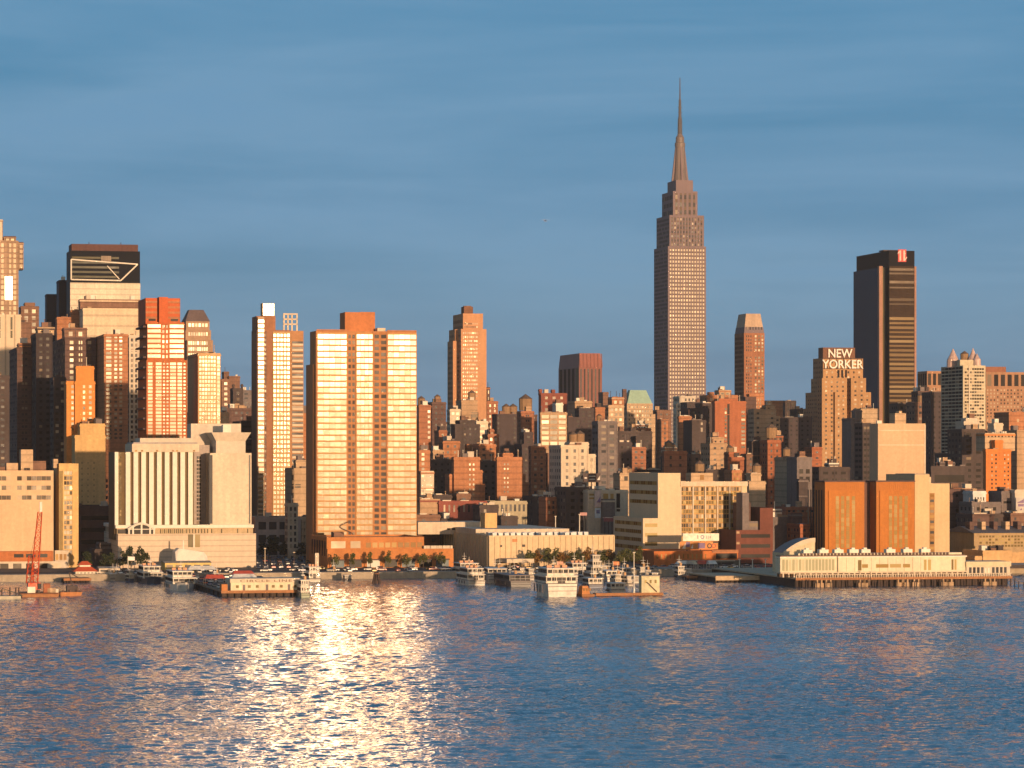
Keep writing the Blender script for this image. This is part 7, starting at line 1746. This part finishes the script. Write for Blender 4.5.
# dark wharf clutter at the far right
box_shed('dark wharf hut at the right picture edge behind the pier stall', 1008, 1040, 565, -10, 12, wall('dgrey'))

# ---- crane barge, work barge, pavilion at the left end
def crane_barge():
    P = water_plot(20.5, 597.3); xr = P.X(59.5)
    root = empty('crane_barge', 'rusty orange flat barge carrying the red crane', 'barge', (P.o[0], P.o[1], 0), GRID)
    b = MB(); b.hull8([(1, 0, -.6), (xr-.5, 0, -.6), (xr-.5, 14, -.6), (1, 14, -.6), (0, -.2, 1.5), (xr, -.2, 1.5), (xr, 14.2, 1.5), (0, 14.2, 1.5)]); b.build('hull', wood, root)
    b = MB(); b.box(-.2, xr+.2, -.4, -.2, 1.1, 1.5); b.build('fender', stone('fender_brown', (0.16, 0.07, 0.04)), root)
    for (x, c, h, w_) in ((28, 'white', 2.2, 2.8), (44, 'rust', 3.4, 2.4), (48, 'buff', 1.6, 3.0), (53, 'pale', 1.4, 2.2)):
        s = MB(); s.box(0, w_, 0, 2, 0, h, bottom=False); s.build('deck_box', wall(c), root, (P.X(x), 2, 1.5))
    # the crane
    cr0 = P.X(35); cx_, cy_ = on_pier(P, cr0, 6)
    c = empty('crawler_crane', 'red lattice-boom crane with raised boom on the rusty barge', 'crane', (cx_, cy_, 1.5), GRID)
    rd = plain('crane_red', (0.62, 0.09, 0.03), .5)
    for sx in (-2.0, 1.2): s = MB(); s.box(sx, sx+.9, -2.6, 2.6, 0, 1.1); s.build('track', plain('track_black', (0.05, 0.04, 0.04)), c)
    s = MB(); s.box(-2.2, 2.4, -2.2, 3.6, 1.1, 3.6); s.build('house', rd, c)
    s = MB(); s.box(1.2, 2.5, -3.0, -2.2, 1.3, 3.4); s.build('cab', gl('dark'), c)
    # braced mast behind the boom
    zz = lambda y: CAM_H+(HZ-y)/FOC*cy_-1.5
    def lattice(name, a, bb, w0, w1, seg):
        s = MB()
        def cor(t, i):
            w = (w0+(w1-w0)*t)/2; sx, sy = ((-1, -1), (1, -1), (1, 1), (-1, 1))[i]
            return (a[0]+(bb[0]-a[0])*t+sx*w, a[1]+(bb[1]-a[1])*t+sy*w, a[2]+(bb[2]-a[2])*t)
        for i in range(4): s.tube(cor(0, i), cor(1, i), .14, n=4)
        for k in range(seg):
            t0, t1 = k/seg, (k+1)/seg
            for i in range(4):
                j = (i+1) % 4; s.tube(cor(t0, i), cor(t1, j), .1, n=4); s.tube(cor(t1, i), cor(t1, j), .08, n=4)
        return s.build(name, rd, c)
    bx = (P.X(42)-cr0)
    lattice('boom', (0, -1, 3.0), (bx*.86, -1, zz(512)), 2.6, 1.5, 14)
    s = MB(); s.box(bx-.5, bx+.4, -1.6, -.4, zz(512), zz(502)); s.build('boom_head', plain('crane_white', (0.75, 0.70, 0.64)), c)
    lattice('gantry', (-1.2, 3, 3.4), (-1.0, 2, zz(556)), 2.6, 1.4, 5)
    s = MB(); s.tube((-1, 2, zz(556)), (bx*.86, -1, zz(513)), .06, n=4); s.tube((bx, -1.2, zz(503)), (bx, -1.2, zz(570)), .05, n=4); s.build('cable', dwood, c)
crane_barge()
def work_barge():
    P = water_plot(60.5, 596); root = empty('work_barge', 'smaller rusty barge with black gear joined right of the crane barge', 'barge', (P.o[0], P.o[1], 0), GRID); xr = P.X(82.5)
    b = MB(); b.hull8([(0, 0, -.6), (xr-.8, 0, -.6), (xr-.8, 9, -.6), (0, 9, -.6), (0, -.2, 1.4), (xr, -.2, 1.4), (xr, 9.2, 1.4), (0, 9.2, 1.4)]); b.build('hull', stone('barge_rust', (0.44, 0.19, 0.08)), root)
    b = MB(); b.box(2.5, 6.5, 1.5, 6, 1.4, 3.6, bottom=False); b.build('deckhouse', wall('dgrey'), root)
    b = MB(); b.tube((4.6, 3, 3.6), (3.4, 3, 8.6), .3, .2, 6); b.tube((3.4, 3, 8.6), (6.8, 3, 6.6), .2, n=6); b.build('derrick', wall('dgrey'), root)
    for k in range(3): s = MB(); s.tube((1+k*2.6, 0.4, 1.4), (1+k*2.6, 0.4, 2.2), .35, n=8); s.build('bollard', wall('dbrown'), root)
work_barge()
def edge_barge():
    P = water_plot(-24, 599.5); root = empty('pontoon', 'pale pontoon cut by the left picture edge with a green-black gangway', 'pontoon', (P.o[0], P.o[1], 0), GRID); xr = P.X(21)
    b = MB(); b.box(0, xr, 0, 8, -.5, 1.1); b.build('hull', stone('pontoon_pale', (0.50, 0.46, 0.36)), root)
    b = MB()
    for k in range(9): b.tube((P.X(-4)+k*1.1, 3, 4.6-k*.38), (P.X(-4)+(k+1)*1.1, 3, 4.2-k*.38), .12, n=4); b.tube((P.X(-4)+k*1.1, 3, 3.2-k*.33), (P.X(-4)+k*1.1, 3, 4.6-k*.38), .08, n=4)
    b.box(P.X(-8), P.X(2), 2.4, 4.6, 2.6, 3.0); b.build('gangway', stone('gangway_green', (0.10, 0.13, 0.10)), root)
    for x in (2, 10, 16, 19): s = MB(); s.tube((P.X(x), 1, -2), (P.X(x), 1, 4.2), .25, n=6); s.build('pile', dwood, root)
edge_barge()
def pavilion():
    P = Plot(73, 10); root = empty('pavilion', 'red two-tier roofed pavilion with white arches on the quay', 'pavilion', (P.o[0], P.o[1], LAND), GRID)
    X = P.X; z = lambda y: P.Z(y, 85); xr = X(98.5)
    b = MB(); b.box(1.2, xr-1.2, 1.2, 9, 0, z(571.5), bottom=False); b.build('wall', wall('white'), root)
    b = MB(); b.frust(0, xr, 0, 10.4, z(571.5), z(567), 2.6, 2.6); lo = b.build('lower_roof', wall('redmet'), root)
    b = MB(); b.box(3.0, xr-3.0, 3, 7.4, z(567)-.2, z(565.3), bottom=False); b.build('clerestory', wall('white'), root)
    b = MB(); b.frust(2.2, xr-2.2, 2.2, 8.2, z(565.3), z(561.5), 1.9, 2.4); b.build('upper_roof', wall('redmet'), root)
    for k in range(6): s = MB(); s.box(1.6+k*1.5, 2.5+k*1.5, 1.14, 1.2, .2, z(572.6)); s.build('window', gl('dim'), root)
pavilion()
box_shed('long low cream quay house right of the red pavilion', 99, 120, 568.5, 12, 7, wall('cream'))
boat('white cabin boat moored below the red pavilion', 92, 101, 580, 8, 1, hh=1.0, name='cabin_cruiser', mast=False)
pier('short dark timber jetty under the red pavilion', 64, 91, 583, 14, 1.8, (9, 3), name='jetty')

# ================================================================== trees
def crown_mesh(seed, w, h, leaf, n, mat):
    r = random.Random(seed); b = MB(); cl_ = []
    for k in range(9):
        t = r.uniform(0, 2*pi); q = r.uniform(.1, .62); cl_.append((q*cos(t)*w/2, q*sin(t)*w/2, r.uniform(.25, .8)*h, r.uniform(.22, .42)*w/2))
    cl_.append((0, 0, h*.85, w*.16))
    for k in range(n):
        c = cl_[r.randrange(len(cl_))]; u = [r.gauss(0, 1) for _ in range(3)]; m = math.sqrt(sum(t*t for t in u)) or 1; rad = c[3]*r.uniform(.55, 1.08)
        p = [c[i]+u[i]/m*rad for i in range(3)]
        a = [r.gauss(0, 1) for _ in range(3)]; e = [r.gauss(0, 1) for _ in range(3)]
        la = math.sqrt(sum(t*t for t in a)); le = math.sqrt(sum(t*t for t in e)); s = leaf*r.uniform(.6, 1.2)
        a = [t/la*s for t in a]; e = [t/le*s*.7 for t in e]
        b.quad(tuple(p[i]-a[i]-e[i] for i in range(3)), tuple(p[i]+a[i]-e[i] for i in range(3)), tuple(p[i]+a[i]+e[i] for i in range(3)), tuple(p[i]-a[i]+e[i] for i in range(3)))
    return b.mesh('crown', mat)
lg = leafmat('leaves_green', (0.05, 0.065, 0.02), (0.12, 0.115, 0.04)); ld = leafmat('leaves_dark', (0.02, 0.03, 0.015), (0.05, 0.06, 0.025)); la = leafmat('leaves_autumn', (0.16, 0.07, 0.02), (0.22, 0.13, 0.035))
KIND = {}
def tree(kind, mat, x, g, hgt, w, label, group, seed):
    P = Plot(x, g); root = empty('street_tree', label, 'tree', (P.o[0], P.o[1], LAND), seed*1.7, group)
    key = (kind, seed % 6)
    if key not in KIND: KIND[key] = crown_mesh(seed % 6+len(kind)*10, 1.0, 1.0, .05, 520, mat)
    b = MB(); tr = hgt*.38; b.tube((0, 0, 0), (0, 0, tr), .06*hgt**.6, .035*hgt**.6, 6)
    for k in range(4):
        t = 2*pi*k/4+seed; b.tube((0, 0, tr*.85), (cos(t)*w*.26, sin(t)*w*.26, tr+hgt*.26), .03*hgt**.6, .012*hgt**.6, 5)
    b.build('trunk', stone('bark', (0.12, 0.085, 0.06)), root)
    c = link('crown', KIND[key], root, (0, 0, hgt*.14)); c.scale = (w*1.25, w*1.25, hgt*.88)
    return root
rt = random.Random(3)
for k, x in enumerate((336, 353, 371.5, 389.5, 406, 424, 441)):
    tree('green', lg, x+rt.uniform(-1, 1), 50, rt.uniform(4.8, 7.6), rt.uniform(3.2, 5.2), 'small street tree before a shop bay of the brick base', 'street trees before the brick base', k)
for k in range(11):
    x = 531+k*8.0+rt.uniform(-2, 2)
    autumn = k % 3 == 1
    tree('autumn' if autumn else 'mixed', la if autumn else lg, x, rt.uniform(42, 52), rt.uniform(6, 8.6), rt.uniform(5, 7),
         'reddish autumn tree in the row before the ribbed warehouse' if autumn else 'green tree in the row before the ribbed warehouse', 'autumn trees in the warehouse row' if autumn else 'green trees in the warehouse row', k)
for k, (x, g) in enumerate(((262, 200), (269, 190), (277, 205), (285, 195), (293, 200), (301, 190), (289, 208))):
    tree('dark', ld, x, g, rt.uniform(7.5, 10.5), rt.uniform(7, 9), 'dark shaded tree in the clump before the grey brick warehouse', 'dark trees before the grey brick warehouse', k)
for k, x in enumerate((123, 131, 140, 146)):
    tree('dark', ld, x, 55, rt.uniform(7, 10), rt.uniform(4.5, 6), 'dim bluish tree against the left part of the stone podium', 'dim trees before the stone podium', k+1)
for k, x in enumerate((620, 627, 634, 640)):
    tree('green', lg, x, 40, rt.uniform(7, 9.5), rt.uniform(5, 7), 'olive tree between the yachts and the purple grey slab', 'olive trees before the purple grey slab', k)
for k, x in enumerate((86, 104, 112)):
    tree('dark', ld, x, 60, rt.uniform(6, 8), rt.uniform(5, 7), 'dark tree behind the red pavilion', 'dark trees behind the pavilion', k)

# ================================================================== a small plane far off in the sky
def plane():
    t = 5200.0; x, z = (545.5-CX)/FOC*t, CAM_H+(HZ-220.5)/FOC*t
    root = empty('airplane', 'tiny white propeller plane crossing the open sky left of the tallest tower', 'airplane', (x, t, z), R(14))
    m = plain('plane_white', (0.75, 0.72, 0.70), .4); dk = plain('plane_dark', (0.08, 0.08, 0.10), .5)
    b = MB(); b.tube((0, -4.2, 0), (0, -1.5, 0), .3, .85, 8); b.tube((0, -1.5, 0), (0, 2.0, 0), .85, .8, 8); b.tube((0, 2.0, 0), (0, 5.6, .3), .8, .2, 8); b.build('body', dk, root)
    b = MB(); b.hull8([(-6.6, -1.2, .75), (6.6, -1.2, .75), (6.6, .4, .75), (-6.6, .4, .75), (-6.6, -1.0, .95), (6.6, -1.0, .95), (6.6, .3, .95), (-6.6, .3, .95)]); b.build('wing', m, root)
    b = MB(); b.hull8([(-.1, 4.2, .3), (.1, 4.2, .3), (.1, 5.6, .3), (-.1, 5.6, .3), (-.1, 4.9, 2.4), (.1, 4.9, 2.4), (.1, 5.7, 2.4), (-.1, 5.7, 2.4)]); b.build('fin', m, root)
    b = MB(); b.box(-2.2, 2.2, 4.6, 5.6, .4, .52); b.build('tailplane', m, root)
    for sx in (-1.5, 1.5): b = MB(); b.tube((sx, -2.6, -1.7), (sx, 2.4, -1.7), .3, n=6); b.tube((sx, 0, -1.7), (sx*.5, 0, -.6), .1, n=4); b.build('float', m, root)
plane()
for nm, p in PROTO:
    if nm not in used_proto:
        for ch in list(p.children): bpy.data.objects.remove(ch)
        bpy.data.objects.remove(p)
